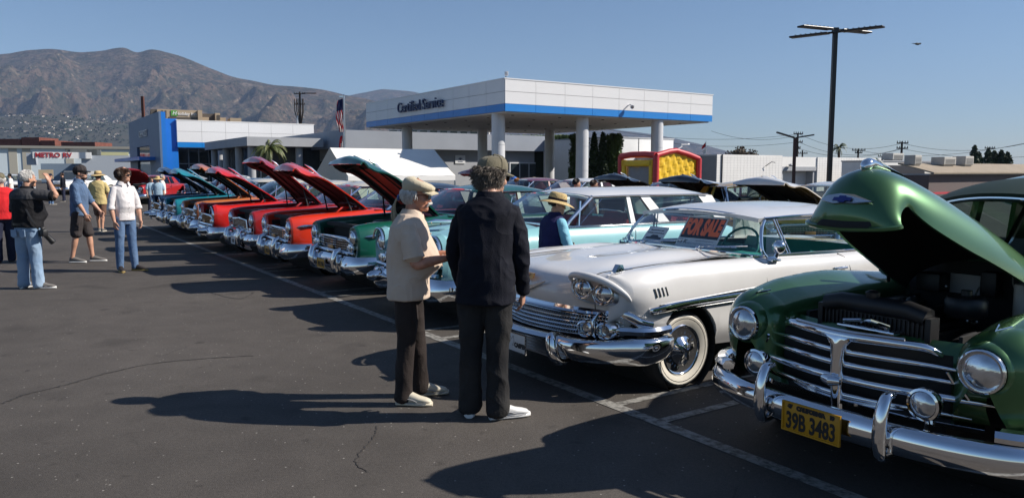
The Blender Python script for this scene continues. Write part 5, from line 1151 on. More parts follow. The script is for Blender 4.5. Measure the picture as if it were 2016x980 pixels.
    m = MB(); m.tube(crom([(.06,0,1.035),(.10,0,1.085),(.18,0,1.11),(.32,0,1.145),(.47,0,1.155)], 4), [.012,.026,.032,.034,.03,.028,.026,.024,.022,.02,.018,.016,.014,.012,.011,.010,.006], 10); m.prism([(.14,-.006,1.14),(.52,-.006,1.18),(.62,-.006,1.15),(.40,-.006,1.13)], (0,.012,0)); m.loft([[Vector((x, w, z)), Vector((x, 0, z+.016)), Vector((x, -w, z)), Vector((x, 0, z-.008))] for x, w, z in ((.18,.02,1.12),(.35,.045,1.145),(.55,.05,1.165),(.66,.02,1.17))]); m.cyl((.11,0,1.03),(.11,0,1.09),.016,8); obj('hood_ornament', m, M_chrome, ho)
    a = R(26.6); hin = Vector((1.66,0,1.16)); ho.location = hin-Matrix.Rotation(a,3,'Y') @ hin; ho.rotation_euler = (0,a,0); Mh = Matrix.Rotation(a,3,'Y')
    # engine bay
    m = MB(); m.box((1.70,0,.80),(.05,1.05,.70)); m.box((1.04,-.455,.68),(1.3,.02,.42)); m.box((1.04,.455,.68),(1.3,.02,.42)); m.box((.95,0,.42),(1.5,1.0,.05)); obj('firewall', m, M_undercoat, car, 0)
    m = MB(); m.box((.36,0,.72),(.06,.60,.46))
    for i in range(24): m.box((.325, -.29+i*.025, .72),(.012,.008,.44))
    m.tube([(.36,-.30,.965),(.36,-.2,.99),(.36,.2,.99),(.36,.30,.965)], .055, 10); m.lathe([(.035,0),(.04,.025),(.04,.03),(.02,.042)], (.36,.02,1.035), n=14); m.box((.36,-.32,.72),(.09,.03,.5)); m.box((.36,.32,.72),(.09,.03,.5)); obj('radiator', m, M_dark, car, 40)
    m = MB(); m.bevbox((1.0,.02,.64),(.74,.22,.30),.02); m.bevbox((1.0,.02,.80),(.70,.16,.05),.015); m.tube([(.66,.02,.855),(.70,.02,.875),(1.3,.02,.875),(1.34,.02,.855)], .06, 10, flat=(.7,1)); obj('engine_block', m, M_dark, car)
    m = MB()
    for i in range(6): x = .72+i*.11; m.tube([(x,-.10,.72),(x-.01,-.19,.70),(x,-.24,.62)], .022, 6); m.cyl((x,.12,.76),(x,.17,.80),.012,6); m.tube([(x,.17,.80),(x+.02,.20,.88),(1.05,.13,.93)], .005, 4)
    m.tube([(.70,-.24,.62),(1.32,-.24,.62)], .030, 8); obj('manifold', m, M_dark, car)
    m = MB(); m.lathe([(.05,0),(.055,.05),(.04,.10),(.02,.12)], (1.05,.16,.84), n=12); m.tube([(.42,.0,.98),(.52,.02,.985),(.62,.02,.90)],.028,8); m.tube([(.40,-.2,.55),(.6,-.2,.5)],.028,8)
    obj('hoses', m, M_dark, car)
    for k in range(4): m = MB(); a_ = k*math.pi/2+.4; m.prism([(.47,.03*math.cos(a_),.70+.03*math.sin(a_)),(.47,.20*math.cos(a_-.2),.70+.20*math.sin(a_-.2)),(.48,.20*math.cos(a_+.2),.70+.20*math.sin(a_+.2))],(.006,0,0)); obj('fan_blade', m, M_dark, car, 0)
    m = MB(); m.tube([(.5,.40,.80),(.62,.38,.84),(.75,.36,.84)], [.06,.03,.02], 10); obj('horn', m, M_dark, car); m = MB(); m.tube([(.5,-.40,.80),(.62,-.38,.84),(.75,-.36,.84)], [.06,.03,.02], 10); obj('horn', m, M_dark, car); m = MB(); m.bevbox((1.55,.30,1.0),(.14,.16,.12),.01); obj('relay_box', m, M_dark, car); m = MB(); m.bevbox((1.6,-.05,1.02),(.10,.10,.16),.01); obj('relay_box', m, M_dark, car)
    m = MB(); rr_ = random.Random(5)
    for i in range(16): m.ball((rr_.uniform(.4,1.6), rr_.uniform(-.42,.42), rr_.uniform(.72,1.0)), .008, 6, 4)
    obj('bolts', m, M_steel, car, kind='stuff')
    m = MB(); m.lathe([(.10,0),(.115,.02),(.115,.10),(.10,.12),(.03,.13),(.03,.16)], (1.05,-.16,.88), n=24); obj('air_cleaner', m, M_black, car)
    m = MB(); m.lathe([(.05,0),(.05,.20),(.045,.21)], (1.38,-.33,.86), n=16); obj('oil_filter_can', m, mat('cream_can', (.45,.42,.36), .4), car)
    m = MB(); m.box((1.665,.13,.99),(.008,.22,.13)); obj('firewall_plate', m, mat('pale_label', (.36,.34,.33), .5), car, 0)
    m = MB(); m.tube(crom([(1.66,.05,.98),(1.45,-.02,.95),(1.25,-.05,.86),(1.1,-.18,.84),(1.0,-.25,.87)], 6), .006, 6); m.tube(crom([(1.66,-.15,1.15),(1.5,-.22,1.05),(1.40,-.30,1.0)], 6), .005, 6); m.tube(crom([(.40,.28,.85),(.7,.40,.88),(1.2,.42,.85)], 6), .009, 6); obj('cables', m, mat('pale_cable', (.35,.33,.30), .5), car)
    m = MB(); m.bevbox((1.25,.33,.80),(.26,.18,.20),.015); m.cyl((1.18,.30,.90),(1.18,.30,.92),.015,8); m.cyl((1.32,.30,.90),(1.32,.30,.92),.015,8); obj('battery', m, M_black, car)
    m = MB(); m.box((1.55,-.42,.72),(.10,.01,.10)); obj('yellow_tag', m, mat('yellow_tag', (.45,.33,.03), .6), car, 0)
    m = MB(); m.bevbox((.27,-.02,.875),(.10,.34,.02),.008); m.tube([(.24,-.15,.90),(.28,0,.915),(.24,.12,.90)],.012,6); m.tube([(.3,.05,.90),(.24,-.05,.93),(.3,-.12,.90)],.010,6); obj('hood_latch', m, M_chrome, car)
    m = MB(); q = hin+Mh @ (Vector((1.1,.40,1.08))-hin); m.tube([(1.30,.47,1.0), q], .012, 6); obj('hood_prop', m, M_black, car)
    # body: doors, cowl and fastback tail
    bk = [(1.55,[(.90,.34),(.93,.5),(.94,.66),(.93,.80),(.90,.94),(.84,1.06),(.76,1.10)]),(1.95,[(.88,.30),(.93,.42),(.945,.60),(.94,.78),(.91,.95),(.85,1.08),(.78,1.11)]),(3.0,[(.88,.30),(.93,.42),(.945,.60),(.94,.78),(.92,.95),(.86,1.08),(.80,1.11)]),(3.9,[(.88,.32),(.94,.45),(.955,.62),(.94,.80),(.90,.95),(.83,1.06),(.76,1.09)]),(4.75,[(.70,.40),(.78,.48),(.80,.60),(.78,.72),(.72,.82),(.62,.88),(.5,.90)]),(4.95,[(.5,.48),(.55,.52),(.56,.60),(.54,.68),(.48,.74),(.4,.78),(.3,.78)])]
    b = MB(); rw = side_grid(b, bk, stations(1.90, 4.95, [A[1]], .12), [A[1]], 28); b.both()
    b.grid([[(1.62+.02*k, .80*v/8, 1.155-.05*(abs(v)/8)**2+.004*k*(0 if k < 3 else 1)) for v in range(-8, 9)] for k in range(14)])
    dk = [[(r[-1].x, r[-1].y*v/6, r[-1].z+.05*(1-(v/6)**2)) for v in range(-6, 7)] for r in rw if r[0].x > 3.85]; b.grid(dk); tl = rw[-1][1:]; b.add([tuple(p) for p in tl]+[(p.x,-p.y,p.z) for p in reversed(tl)], [tuple(range(2*len(tl)))])
    obj('body', b, pm, car, 60)
    # turret top: rounded roof that runs into the tail
    rk = [(2.28,.58,1.54,1.61),(2.36,.64,1.545,1.655),(2.6,.70,1.55,1.72),(3.0,.725,1.54,1.75),(3.4,.72,1.51,1.73),(3.8,.70,1.43,1.65),(4.2,.66,1.28,1.46),(4.55,.60,1.10,1.22),(4.8,.52,.95,1.0)]
    xs = [2.28+i*(4.8-2.28)/30 for i in range(31)]; m = MB(); G = []
    for x in xs:
        hw_, zs, zc = pchip([(k[0], k[1:]) for k in rk], x); G.append([(x-.03*(1-(v/10)**2)*(1 if x < 2.4 else 0), hw_*v/10, zs+(zc-zs)*(1-abs(v/10)**2.3)) for v in range(-10, 11)])
    m.grid(G); obj('roof', m, pm, car, 180)
    for s in (-1, 1):
        m = MB(); m.tube(crom([(1.93,s*.77,1.10),(2.08,s*.73,1.28),(2.30,s*.62,1.545)], 4), .030, 8); obj('windshield_pillar', m, pm, car)
        m = MB(); m.loft([[(x, s*.80, 1.09), (x+.09, s*.80, 1.09), (x+.09, s*.75, 1.09), (x, s*.75, 1.09)] if k == 0 else [(x, s*.715, 1.515), (x+.09, s*.715, 1.515), (x+.09, s*.665, 1.515), (x, s*.665, 1.515)] for k, x in ((0, 2.95), (1, 2.93))]); obj('door_pillar', m, pm, car, 40)
        m = MB(); m.prism([(3.72,s*.80,1.08),(4.30,s*.74,1.05),(4.2,s*.66,1.29),(3.6,s*.71,1.48)], (0,-s*.04,0)); obj('roof_pillar', m, pm, car, 40)
        m = MB(); m.grid([[(1.97,s*.775,1.10),(2.9,s*.785,1.10),(3.75,s*.77,1.09)],[(2.33,s*.65,1.545),(2.9,s*.69,1.55),(3.58,s*.69,1.50)]]); obj('side_glass', m, M_glass, car)
        m = MB(); m.tube(crom([(2.28,s*.60,1.54),(2.6,s*.715,1.552),(3.2,s*.738,1.54),(3.7,s*.72,1.45)], 4), .013, 6); obj('drip_rail', m, M_chrome, car)
    lo = [(1.94,-.74),(1.84,-.45),(1.78,0),(1.84,.45),(1.94,.74)]; hi = [(2.29,-.59),(2.25,-.35),(2.22,0),(2.25,.35),(2.29,.59)]
    L_, H_ = crom([(a,b_,1.125+.02*(1-(b_/.74)**2)) for a, b_ in lo], 4), crom([(a,b_,1.53+.02*(1-(b_/.6)**2)) for a, b_ in hi], 4)
    m = MB(); m.grid([[a_.lerp(b_, k/4) for a_, b_ in zip(L_, H_)] for k in range(5)]); obj('windshield', m, M_glass, car, 180)
    m = MB(); m.tube([(1.77,0,1.14),(2.21,0,1.555)], .022, 8); obj('windshield_divider', m, M_chrome, car)
    m = MB(); m.tube(L_, .016, 6); m.tube(H_, .016, 6); obj('windshield_trim', m, M_chrome, car)
    vt, vb = [], []
    for k in range(9):
        u = k/8; r1_, r2_ = [], []
        for j in range(-10, 11):
            v = j/10; p_ = (2.36-.58*u*(1-.22*v*v)+.06*v*v, .70*v*(1-.03*u), 1.705-.155*abs(v)**2.2-.10*u**1.6-.012*(1-abs(v)**2)*0); r1_.append(p_); r2_.append((p_[0]+.01, p_[1]*.985, p_[2]-.022-.03*(u > .9)))
        vt.append(r1_); vb.append(r2_)
    m = MB(); m.grid(vt); m.grid(vb); m.grid([vt[-1], vb[-1]]); m.grid([[r[0] for r in vt], [r[0] for r in vb]]); m.grid([[r[-1] for r in vt], [r[-1] for r in vb]]); obj('sun_visor', m, mat('dark_visor_paint', (.010,.026,.018), .62, spec=.3), car, 60)
    m = MB(); m.tube([(p_[0]-.005, p_[1], p_[2]-.03) for p_ in vt[-1]], .010, 6); obj('visor_edge', m, M_chrome, car)
    m = MB()
    for s in (-1, 1): m.tube([(1.72,s*.20,1.16),(1.76,s*.20,1.19),(1.80,s*.50,1.22)], .007, 6); m.ball((1.72,s*.20,1.165),.026,10,6)
    obj('wipers', m, M_chrome, car, kind='stuff')
    seats(car, 2.55, 1.35, .50, 1.20, M_vinyl_g); seats(car, 3.4, 1.3, .5, 1.2, M_vinyl_g, 'rear_seat'); steering(car, (2.30,-.38,1.12), M_black)
    m = MB(); m.bevbox((2.02,0,1.02),(.22,1.40,.22),.05); m.box((2.7,0,.36),(1.6,1.6,.04)); obj('dashboard', m, M_vinyl_g, car)
    u = MB(); u.box((2.8,0,.30),(3.6,1.6,.08))
    for (cx, cz, r) in A: u.lathe([(r-.012,-.92),(r-.012,.92)], (cx,0,cz), 'Y', 28, cap=False)
    obj('underbody', u, M_undercoat, car, 0)
    add_wheels(car, [(.92,-.76),(.92,.76),(3.86,-.76),(3.86,.76)], 'thin', .345, .17)
    # sticker held behind the glass
    o = thing('window_notice', 'pale blue notice with a round seal inside the green car windshield', 'notice', W(-1.36-.46, 1.99, 1.21), LOT_A+.0); Mt = Matrix.Rotation(R(38), 4, 'Y')
    m = MB(); m.box((0,0,.10),(.004,.50,.20)); put(o, m, mat('pale_blue_card', (.30,.55,.70), .5), Mt, 'card')
    m = MB(); m.lathe([(.045,-.004),(.06,-.004)], (0,.16,.12), 'X', 20, cap=False); m.lathe([(.001,-.004),(.03,-.004)], (0,.16,.12), 'X', 16, cap=False); put(o, m, M_letter, Mt, 'round_seal')
    for k, t_ in enumerate(('Do', 'Ca')): m = text_mb(t_, .075, .002, .003, align='LEFT'); xf(m, basis((-.004,.06,.135-k*.07),(0,-1,0),(0,0,1))); put(o, m, M_letter, Mt, 'lettering')
green_car()
# ================================================================ PEOPLE
# bodies and clothes are grown from tapered limbs, fused into one continuous skin with a voxel remesh, then smoothed
def fuse(name, mb, m_, parent, voxel=.010, smooth=6, wrinkle=None, ratio=None):
    me = bpy.data.meshes.new(name); me.from_pydata([tuple(p) for p in mb.v], [], mb.f); fix_normals(me)
    o = bpy.data.objects.new(name, me); C.objects.link(o)
    r = o.modifiers.new('r', 'REMESH'); r.mode = 'VOXEL'; r.voxel_size = voxel
    s = o.modifiers.new('s', 'SMOOTH'); s.factor = .5; s.iterations = smooth
    ev = o.evaluated_get(bpy.context.evaluated_depsgraph_get()); nm = bpy.data.meshes.new_from_object(ev); bpy.data.objects.remove(o); bpy.data.meshes.remove(me)
    if wrinkle:
        amp, sc, seed, fn = wrinkle; no = [v.normal.copy() for v in nm.vertices]
        for v, n in zip(nm.vertices, no):
            p = v.co; k = fn(p) if fn else 1.0
            q = p.z*sc[1]; w = mnoise.noise((p.x*sc[0]+seed+q*.35, p.y*sc[0]-q*.45, q*.55))
            w2 = mnoise.noise((p.x*sc[0]*2.6+seed*2, p.y*sc[0]*2.6+q*1.1, q*1.3))
            v.co = p+n*amp*k*(((1-abs(w))**3-.45)*.75+.28*w2)
    nm.name = name; nm.materials.clear(); nm.materials.append(m_); nm.polygons.foreach_set('use_smooth', [True]*len(nm.polygons)); nm.update()
    q = bpy.data.objects.new(name, nm); C.objects.link(q); q.parent = parent; return q
def ring(c, rx, ry, ax=(1,0,0), ay=(0,1,0), n=20, sq=1.0):
    c, ax, ay = Vector(c), Vector(ax), Vector(ay); out = []
    for i in range(n):
        a = 2*math.pi*i/n; ca, sa = math.cos(a), math.sin(a)
        out.append(c+ax*(rx*math.copysign(abs(ca)**sq, ca))+ay*(ry*math.copysign(abs(sa)**sq, sa)))
    return out
def limb(mb, pts, rs, n=14, flat=None):
    "a tapered limb through joints with rounded ends"
    P = [Vector(p) for p in pts]; a = (P[0]-P[1]).normalized(); b = (P[-1]-P[-2]).normalized()
    L = [P[0]+a*rs[0]*.7]+P+[P[-1]+b*rs[-1]*.7]; S = [rs[0]*.45]+list(rs)+[rs[-1]*.45]
    c = crom(L, 4); k = len(L)-1; rr = []
    for i in range(len(c)):
        t = i/4; j = min(k-1, int(t)); f = t-j; f = f*f*(3-2*f); rr.append(S[j]*(1-f)+S[j+1]*f)
    return mb.tube(c, rr, n, flat=flat)
def head_mesh(mb, c, yaw, pitch=0.0, s=1.0, jaw=1.0):
    "skull, jaw, nose, brow, ears, neck root; the face looks along +x of the head frame"
    M = Matrix.Translation(Vector(c)) @ Matrix.Rotation(yaw, 4, 'Z') @ Matrix.Rotation(pitch, 4, 'Y') @ Matrix.Scale(s, 4)
    def B(p, r): mb2 = MB(); mb2.ball(p, r, 18, 12); xf(mb2, M); mb.join(mb2)
    B((-.012,0,.045), (.100,.077,.092)); B((.022,0,-.010), (.076,.068,.085)); B((.040,0,-.070), (.052*jaw,.050*jaw,.042)); B((.076,0,-.092), (.022,.024,.020))
    B((.078,0,.028), (.020,.052,.014))                                  # brow
    for s_ in (-1, 1): B((.058,s_*.042,-.028), (.030,.022,.024)); B((-.008,s_*.077,-.008), (.018,.010,.031)); B((-.014,s_*.084,.004), (.010,.007,.020))
    n = MB(); n.loft([[Vector(p) for p in r] for r in ([(.085,-.010,.022),(.098,0,.024),(.085,.010,.022),(.070,0,.02)], [(.088,-.014,-.005),(.112,0,-.008),(.088,.014,-.005),(.07,0,-.01)], [(.085,-.019,-.030),(.123,0,-.034),(.085,.019,-.030),(.07,0,-.03)], [(.082,-.015,-.040),(.100,0,-.044),(.082,.015,-.040),(.07,0,-.042)])]); xf(n, M); mb.join(n)
    B((.088,0,-.060), (.014,.024,.007)); B((.086,0,-.073), (.013,.021,.007))  # lips
    return M
def face_parts(root, M, glasses=None, hairm=None, brow=None, eyes=True):
    if eyes and not glasses:
        for s_ in (-1, 1):
            m = MB(); m.ball((.079,s_*.031,.008), (.010,.013,.008), 10, 8); xf(m, M); e = obj('eye', m, mat_eye, root)
            m = MB(); m.ball((.088,s_*.031,.008), (.003,.0055,.0055), 8, 6); xf(m, M); obj('iris', m, M_black, e)
    if brow:
        for s_ in (-1, 1): m = MB(); m.tube([(.096,s_*.016,.028),(.097,s_*.034,.034),(.084,s_*.052,.027)], [.004,.006,.003], 6); xf(m, M); obj('eyebrow', m, brow, root)
    if glasses:
        m = MB()
        for s_ in (-1, 1): m.prism([(.105,s_*.008,.020),(.097,s_*.060,.022),(.096,s_*.056,-.014),(.104,s_*.014,-.016)], (.004,0,0)); m.tube([(.099,s_*.060,.018),(.05,s_*.080,.016),(-.01,s_*.084,.012)], .003, 5)
        m.tube([(.107,-.010,.012),(.112,0,.014),(.107,.010,.012)], .003, 5); xf(m, M); obj('sunglasses', m, M_black, root)
def mitten_hand(mb, wrist, d, up, side, s=1.0, curl=.5, spread=.12):
    """a hand with palm, four unequal bent fingers and a thumb; d points along the hand, up is the back of the hand, side is the thumb side (+1/-1 of d x up)"""
    d = Vector(d).normalized(); up = Vector(up); up = (up-d*up.dot(d)).normalized(); lat = d.cross(up)*side; w = Vector(wrist)
    m = MB(); m.loft([ring(w+d*(a*s), b*s, c*s, lat, up, 14) for a, b, c in ((-.02,.024,.021),(.01,.028,.019),(.045,.040,.017),(.080,.043,.0155),(.092,.038,.010))]); mb.join(m)
    for k, (o, L) in enumerate(((.031,.072),(.010,.080),(-.011,.075),(-.031,.058))):
        b0 = w+d*(.082*s)+lat*(o*s); dd = (d+lat*(o*spread*3)).normalized(); P = [b0]; ang = .25*curl
        for f in (.45, .30, .25):
            ang += curl*.55; P.append(P[-1]+(dd*math.cos(ang)-up*math.sin(ang))*(L*f*s))
        limb(mb, P, [.0098*s,.0092*s,.0083*s,.0068*s], 8)
    t0 = w+d*(.022*s)+lat*(.026*s); P = [t0, t0+(d*.55+lat*.75-up*.25).normalized()*.036*s, t0+(d*.62+lat*.6-up*.35).normalized()*.036*s+(d*.85+lat*.25-up*.45).normalized()*.030*s]
    P.append(P[-1]+(d*.9-up*.4).normalized()*.024*s); limb(mb, P, [.016*s,.0125*s,.0105*s,.0085*s], 8)
def shoe(root, pos, yaw, m_up, m_sole, L=.29, name='shoe', laces=None, h=.085):
    M = Matrix.Translation(Vector(pos)) @ Matrix.Rotation(yaw, 4, 'Z'); k = L/.29
    m = MB(); pr = [(-.085,.030,.030),(-.07,.038,.033),(.0,.040,.036),(.08,.046,.040),(.14,.046,.040),(.18,.036,.032),(.202,.016,.014)]
    m.loft([[Vector((x*k, w*math.cos(a)*(1.04), max(0.0, .016+.018*math.sin(a)))) for a in [2*math.pi*i/14 for i in range(14)]] for x, w, _ in pr]); xf(m, M); so = obj('sole', m, m_sole, None, 60)
    m = MB(); up = [(-.080,.028,.055,.075),(-.065,.035,.062,.10),(-.01,.037,.060,.10),(.05,.040,.052,.078),(.10,.042,.045,.055),(.15,.040,.036,.043),(.18,.030,.028,.032),(.196,.012,.022,.014)]
    m.loft([[Vector((x*k, w*math.copysign(abs(math.cos(a))**.8, math.cos(a)), .020+max(-.002, hh*(math.sin(a)*.5+.5)))) for a in [2*math.pi*i/16 for i in range(16)]] for x, w, _, hh in up]); xf(m, M)
    uo = obj(name, m, m_up, root, 70); so.parent = uo
    if laces:
        m = MB()
        for i in range(4): x = (.045+i*.022)*k; z = .098-.012*i; m.tube([(x,-.022,z-.012),(x+.004,0,z),(x,.022,z-.012)], .0035, 5)
        xf(m, M); obj('laces', m, laces, uo)
        m = MB()
        for s_ in (-1, 1): m.tube([(-.06*k,s_*.0375,.05),(-.01*k,s_*.041,.062),(.05*k,s_*.0435,.052),(.09*k,s_*.0445,.036)], .004, 5); m.tube([(-.075*k,s_*.036,.026),(.02*k,s_*.0415,.026),(.11*k,s_*.046,.026),(.16*k,s_*.040,.026)], .0028, 5)
        m.tube([(.085*k,-.030,.062),(.105*k,0,.070),(.085*k,.030,.062)], .003, 5); xf(m, M); obj('shoe_trim', m, M_shoetrim, uo)
    return uo
M_shoetrim = mat('shoe_trim', (.30,.30,.31), .6)
mat_eye = mat('eye_white', (.7,.68,.65), .2, coat=1)
def cloth(name, col, var=.10, rough=.85, sc=40, bump=.25, col2=None, vs=6, fold=.32):
    m = mat(name, col, rough, var=var, vscale=vs, bump=bump, bscale=sc, sheen=.12 if max(col) > .1 else 0, col2=col2, spec=.25)
    nt = m.node_tree; p = nt.nodes['Principled BSDF']; old = p.inputs['Normal'].links[0].from_socket; tc = nt.nodes.new('ShaderNodeTexCoord')
    mp = nt.nodes.new('ShaderNodeMapping'); mp.inputs['Scale'].default_value = (5, 5, 3.0); mp.inputs['Rotation'].default_value = (.5, .35, 0); nt.links.new(tc.outputs['Object'], mp.inputs['Vector'])
    n = nt.nodes.new('ShaderNodeTexNoise'); n.inputs['Scale'].default_value = 1; n.inputs['Detail'].default_value = 1.5; n.inputs['Distortion'].default_value = 1.1; nt.links.new(mp.outputs[0], n.inputs['Vector'])
    s1 = nt.nodes.new('ShaderNodeMath'); s1.operation = 'SUBTRACT'; s1.inputs[1].default_value = .5; nt.links.new(n.outputs[0], s1.inputs[0])
    ab = nt.nodes.new('ShaderNodeMath'); ab.operation = 'ABSOLUTE'; nt.links.new(s1.outputs[0], ab.inputs[0])
    pw = nt.nodes.new('ShaderNodeMath'); pw.operation = 'POWER'; pw.inputs[1].default_value = .7; nt.links.new(ab.outputs[0], pw.inputs[0])
    b = nt.nodes.new('ShaderNodeBump'); b.inputs['Strength'].default_value = fold; b.inputs['Distance'].default_value = .06; b.invert = True
    nt.links.new(pw.outputs[0], b.inputs['Height']); nt.links.new(old, b.inputs['Normal']); nt.links.new(b.outputs[0], p.inputs['Normal']); return m
M_hair_g = mat('grey_hair', (.14,.115,.09), .6, var=.3, vscale=25); M_hair_w = mat('white_hair', (.55,.53,.50), .6, var=.2, vscale=50); M_hair_b = mat('brown_hair', (.055,.026,.014), .5, var=.4, vscale=60); M_hair_bl = mat('blond_grey_hair', (.36,.31,.22), .6, var=.3, vscale=50); M_hair_d = mat('dark_hair', (.012,.010,.009), .5, var=.3, vscale=50)
M_skin_red = mat('ruddy_skin', (.52,.24,.155), .5, var=.20, vscale=18, bump=.15, bscale=90)
def hair_cap(root, M, rng, m_, pts, name='hair', n=420, ln=.05, core=None, curl=0.0, r0=.006, out=.35):
    "tufts rooted on an ellipsoid shell; pts(u) accepts a unit direction"
    mb = MB(); c0, rad = core; k = 0
    mb.ball(c0, tuple(a*.93 for a in rad), 16, 12) if core[1] and pts is None else None
    while k < n:
        d = Vector((rng.gauss(0,1), rng.gauss(0,1), rng.gauss(0,1))).normalized()
        if pts and not pts(d): continue
        p = Vector((d.x*rad[0], d.y*rad[1], d.z*rad[2]))+Vector(c0); g = Vector((0,0,-1)); t = (g-d*g.dot(d))
        t = t.normalized() if t.length > .05 else Vector((-1,0,0))
        w = Vector((rng.uniform(-1,1), rng.uniform(-1,1), rng.uniform(-1,1)))*curl
        a = p; b = a+(d*out+t*.8+w).normalized()*ln*.5; c = b+(t+w*1.2+d*(-.1-max(0, .2-out))).normalized()*ln*.5
        mb.tube([a-d*.01, b, c], [r0, r0*.9, r0*.25], 4); k += 1
    xf(mb, M); return obj(name, mb, m_, root, 60)
def person(label, pos, yaw, H, P, group=None):
    rt = thing('person', label, 'person', (pos[0], pos[1], 0), yaw, group); k = H/1.78; rng = random.Random(int(H*1000)+len(label)*7)
    vx = P.get('voxel', .009); g = P.get('girth', 1.0); belly = P.get('belly', 0.0); lean = P.get('lean', 0.0); wr = P.get('wrinkle', .010)
    hipz, shz, nkz = .93*k, 1.445*k, 1.53*k; sw = P.get('shoulder', .185)*k
    sx = lambda z: lean*max(0, (z-hipz)/(shz-hipz))*k     # forward offset of the spine at height z
    hc = Vector((sx(1.62*k)+P.get('head_fwd', .03)*k, P.get('head_side', 0), 1.635*k)); 
    b = MB(); M = head_mesh(b, hc, P.get('head_yaw', 0), P.get('head_pitch', 0), k*P.get('head_s', 1.02))
    limb(b, [(sx(nkz)-.0, 0, nkz-.07*k), (sx(nkz)+.01, 0, nkz-.01*k), (hc.x-.02, hc.y, hc.z-.06*k)], [.068*k*g**.5,.060*k*g**.5,.062*k], 14)
    b.loft([ring((sx(z*k)+dx*k, 0, z*k), rx*k*g*.92, ry*k*g*.92) for z, rx, ry, dx in ((.86,.10,.15,0),(.95,.105,.155,0),(1.05,.105+belly*.4,.145,belly*.4),(1.2,.11,.155,0),(1.34,.105,.165,0),(1.42,.085,.15,-.01),(1.48,.06,.075,0))])
    arms = {}
    for s_, nm in ((1, 'L'), (-1, 'R')):
        a = P[nm]; sh = Vector((sx(shz)-.01, s_*sw, shz-.035*k)); el = sh+Vector(a[0])*k; wri = el+Vector(a[1])*k; d = Vector(a[2]) if len(a) > 2 and a[2] else (wri-el); up = Vector(a[3]) if len(a) > 3 else Vector((0, s_, 0)); arms[nm] = (sh, el, wri)
        limb(b, [sh+Vector((0,-s_*.035,-.02)), sh.lerp(el, .45), el, el.lerp(wri, .35), wri, wri+d.normalized()*.02], [.034*k,.043*k,.038*k,.041*k,.026*k,.024*k], 12)
        hs = P.get('hand_s', 1.0)*k*1.02; dd = d.normalized(); lat = dd.cross((up-dd*up.dot(dd)).normalized())
        thumb = P.get('thumb', {}).get(nm, Vector((1, 0, .2))); mitten_hand(b, wri, d, up, 1 if lat.dot(Vector(thumb)) >= 0 else -1, hs, P.get('curl', .55))
    legs = {}
    for s_, nm in ((1, 'L'), (-1, 'R')):
        fx, fy, fyaw, kf = P['foot'+nm]; ank = Vector((fx-.04*math.cos(fyaw), fy-.04*math.sin(fyaw), P.get('ankz'+nm, .085*k))); hp = Vector((0, s_*.092*k, hipz-.02*k)); kn = hp.lerp(ank, .50)+Vector((kf, 0, .01)); legs[nm] = (hp, kn, ank, fyaw)
        limb(b, [hp, hp.lerp(kn, .5), kn, kn.lerp(ank, .3), kn.lerp(ank, .7), ank], [.082*k,.070*k,.052*k,.055*k,.040*k,.036*k], 12)
        limb(b, [ank, ank+Vector((.12*math.cos(fyaw), .12*math.sin(fyaw), -.045))], [.034*k,.03*k], 10)
    skin = P.get('skin', M_skin)
    body = fuse('body', b, skin, rt, P.get('voxel_skin', vx*.75), 3)
    face_parts(rt, M, P.get('glasses'), brow=P.get('brow'))
    # ---- upper garment
    sm, sl, hem = P['shirt']; t = MB(); ease = P.get('ease', .018)
    prof = ((hem,.135,.178,0),(1.0,.130,.172,0),(1.10,.128+belly*.55,.165,belly*.45),(1.22,.130+belly*.3,.172,belly*.2),(1.33,.125,.182,-.005),(1.405,.108,.186,-.012),(1.455,.082,.136,-.012),(1.50,.062,.078,-.004))
    t.loft([ring((sx(z*k)+dx*k, 0, z*k), (rx*g+ease)*k, (ry*g+ease)*k, sq=.88) for z, rx, ry, dx in prof])
    sleeves = []
    for nm in 'LR':
        body_t = t; t = MB(); sleeves.append(t) if sl != 'none' else None
        sh, el, wri = arms[nm]; r0, r1, r2 = (.062+ease*.55)*k, (.054+ease*.65)*k, (.037+ease*.5)*k
        if sl == 'none': t = body_t; limb(t, [sh+Vector((0,0,.0)), sh.lerp(el, .02)], [.055*k,.058*k], 14); continue
        if sl == 'short': e = sh.lerp(el, .78); limb(t, [sh+Vector((0,-.022*(1 if nm == 'L' else -1),-.006)), sh.lerp(el, .4), e], [r0*.96, r1*1.04, r1*1.08], 16)
        elif sl == 'rolled': e = el.lerp(wri, .10); limb(t, [sh+Vector((0,-.022*(1 if nm == 'L' else -1),-.006)), sh.lerp(el, .5), el, e], [r0*.96, r1, r1*.92, r1*.84], 16)
        else: limb(t, [sh+Vector((0,-.026*(1 if nm == 'L' else -1),-.010)), sh.lerp(el, .5), el, el.lerp(wri, .5), wri.lerp(el, .03)], [r0*.95, r1, r1*.88, r1*.78, r2], 16)
        t = body_t
    so = fuse(P.get('top_name', 'shirt'), t, sm, rt, vx, 6, (wr, (5.5, 9.0), rng.uniform(0, 50), None))
    for tt in sleeves: fuse('sleeve', tt, sm, so, vx, 4, (wr*.9, (9.0, 13.0), rng.uniform(0, 50), None))
    if P.get('yoke'):      # a grey yoke over the shoulders
        y = MB(); y.loft([ring((sx(z*k)+dx*k, 0, z*k), (rx*g+ease)*k+.006, (ry*g+ease)*k+.006, sq=.88) for z, rx, ry, dx in ((1.34,.124,.184,-.005),(1.405,.110,.180,-.012),(1.458,.084,.132,-.012),(1.505,.064,.080,-.004))])
        for nm in 'LR': sh, el, wri = arms[nm]; limb(y, [sh+Vector((0,0,.01)), sh.lerp(el, .4), sh.lerp(el, .70)], [.070*k+.018, .066*k+.016, .066*k+.016], 14)
        fuse('yoke', y, P['yoke'], so, vx, 6, (wr*.8, (5.5, 9), 3, None))
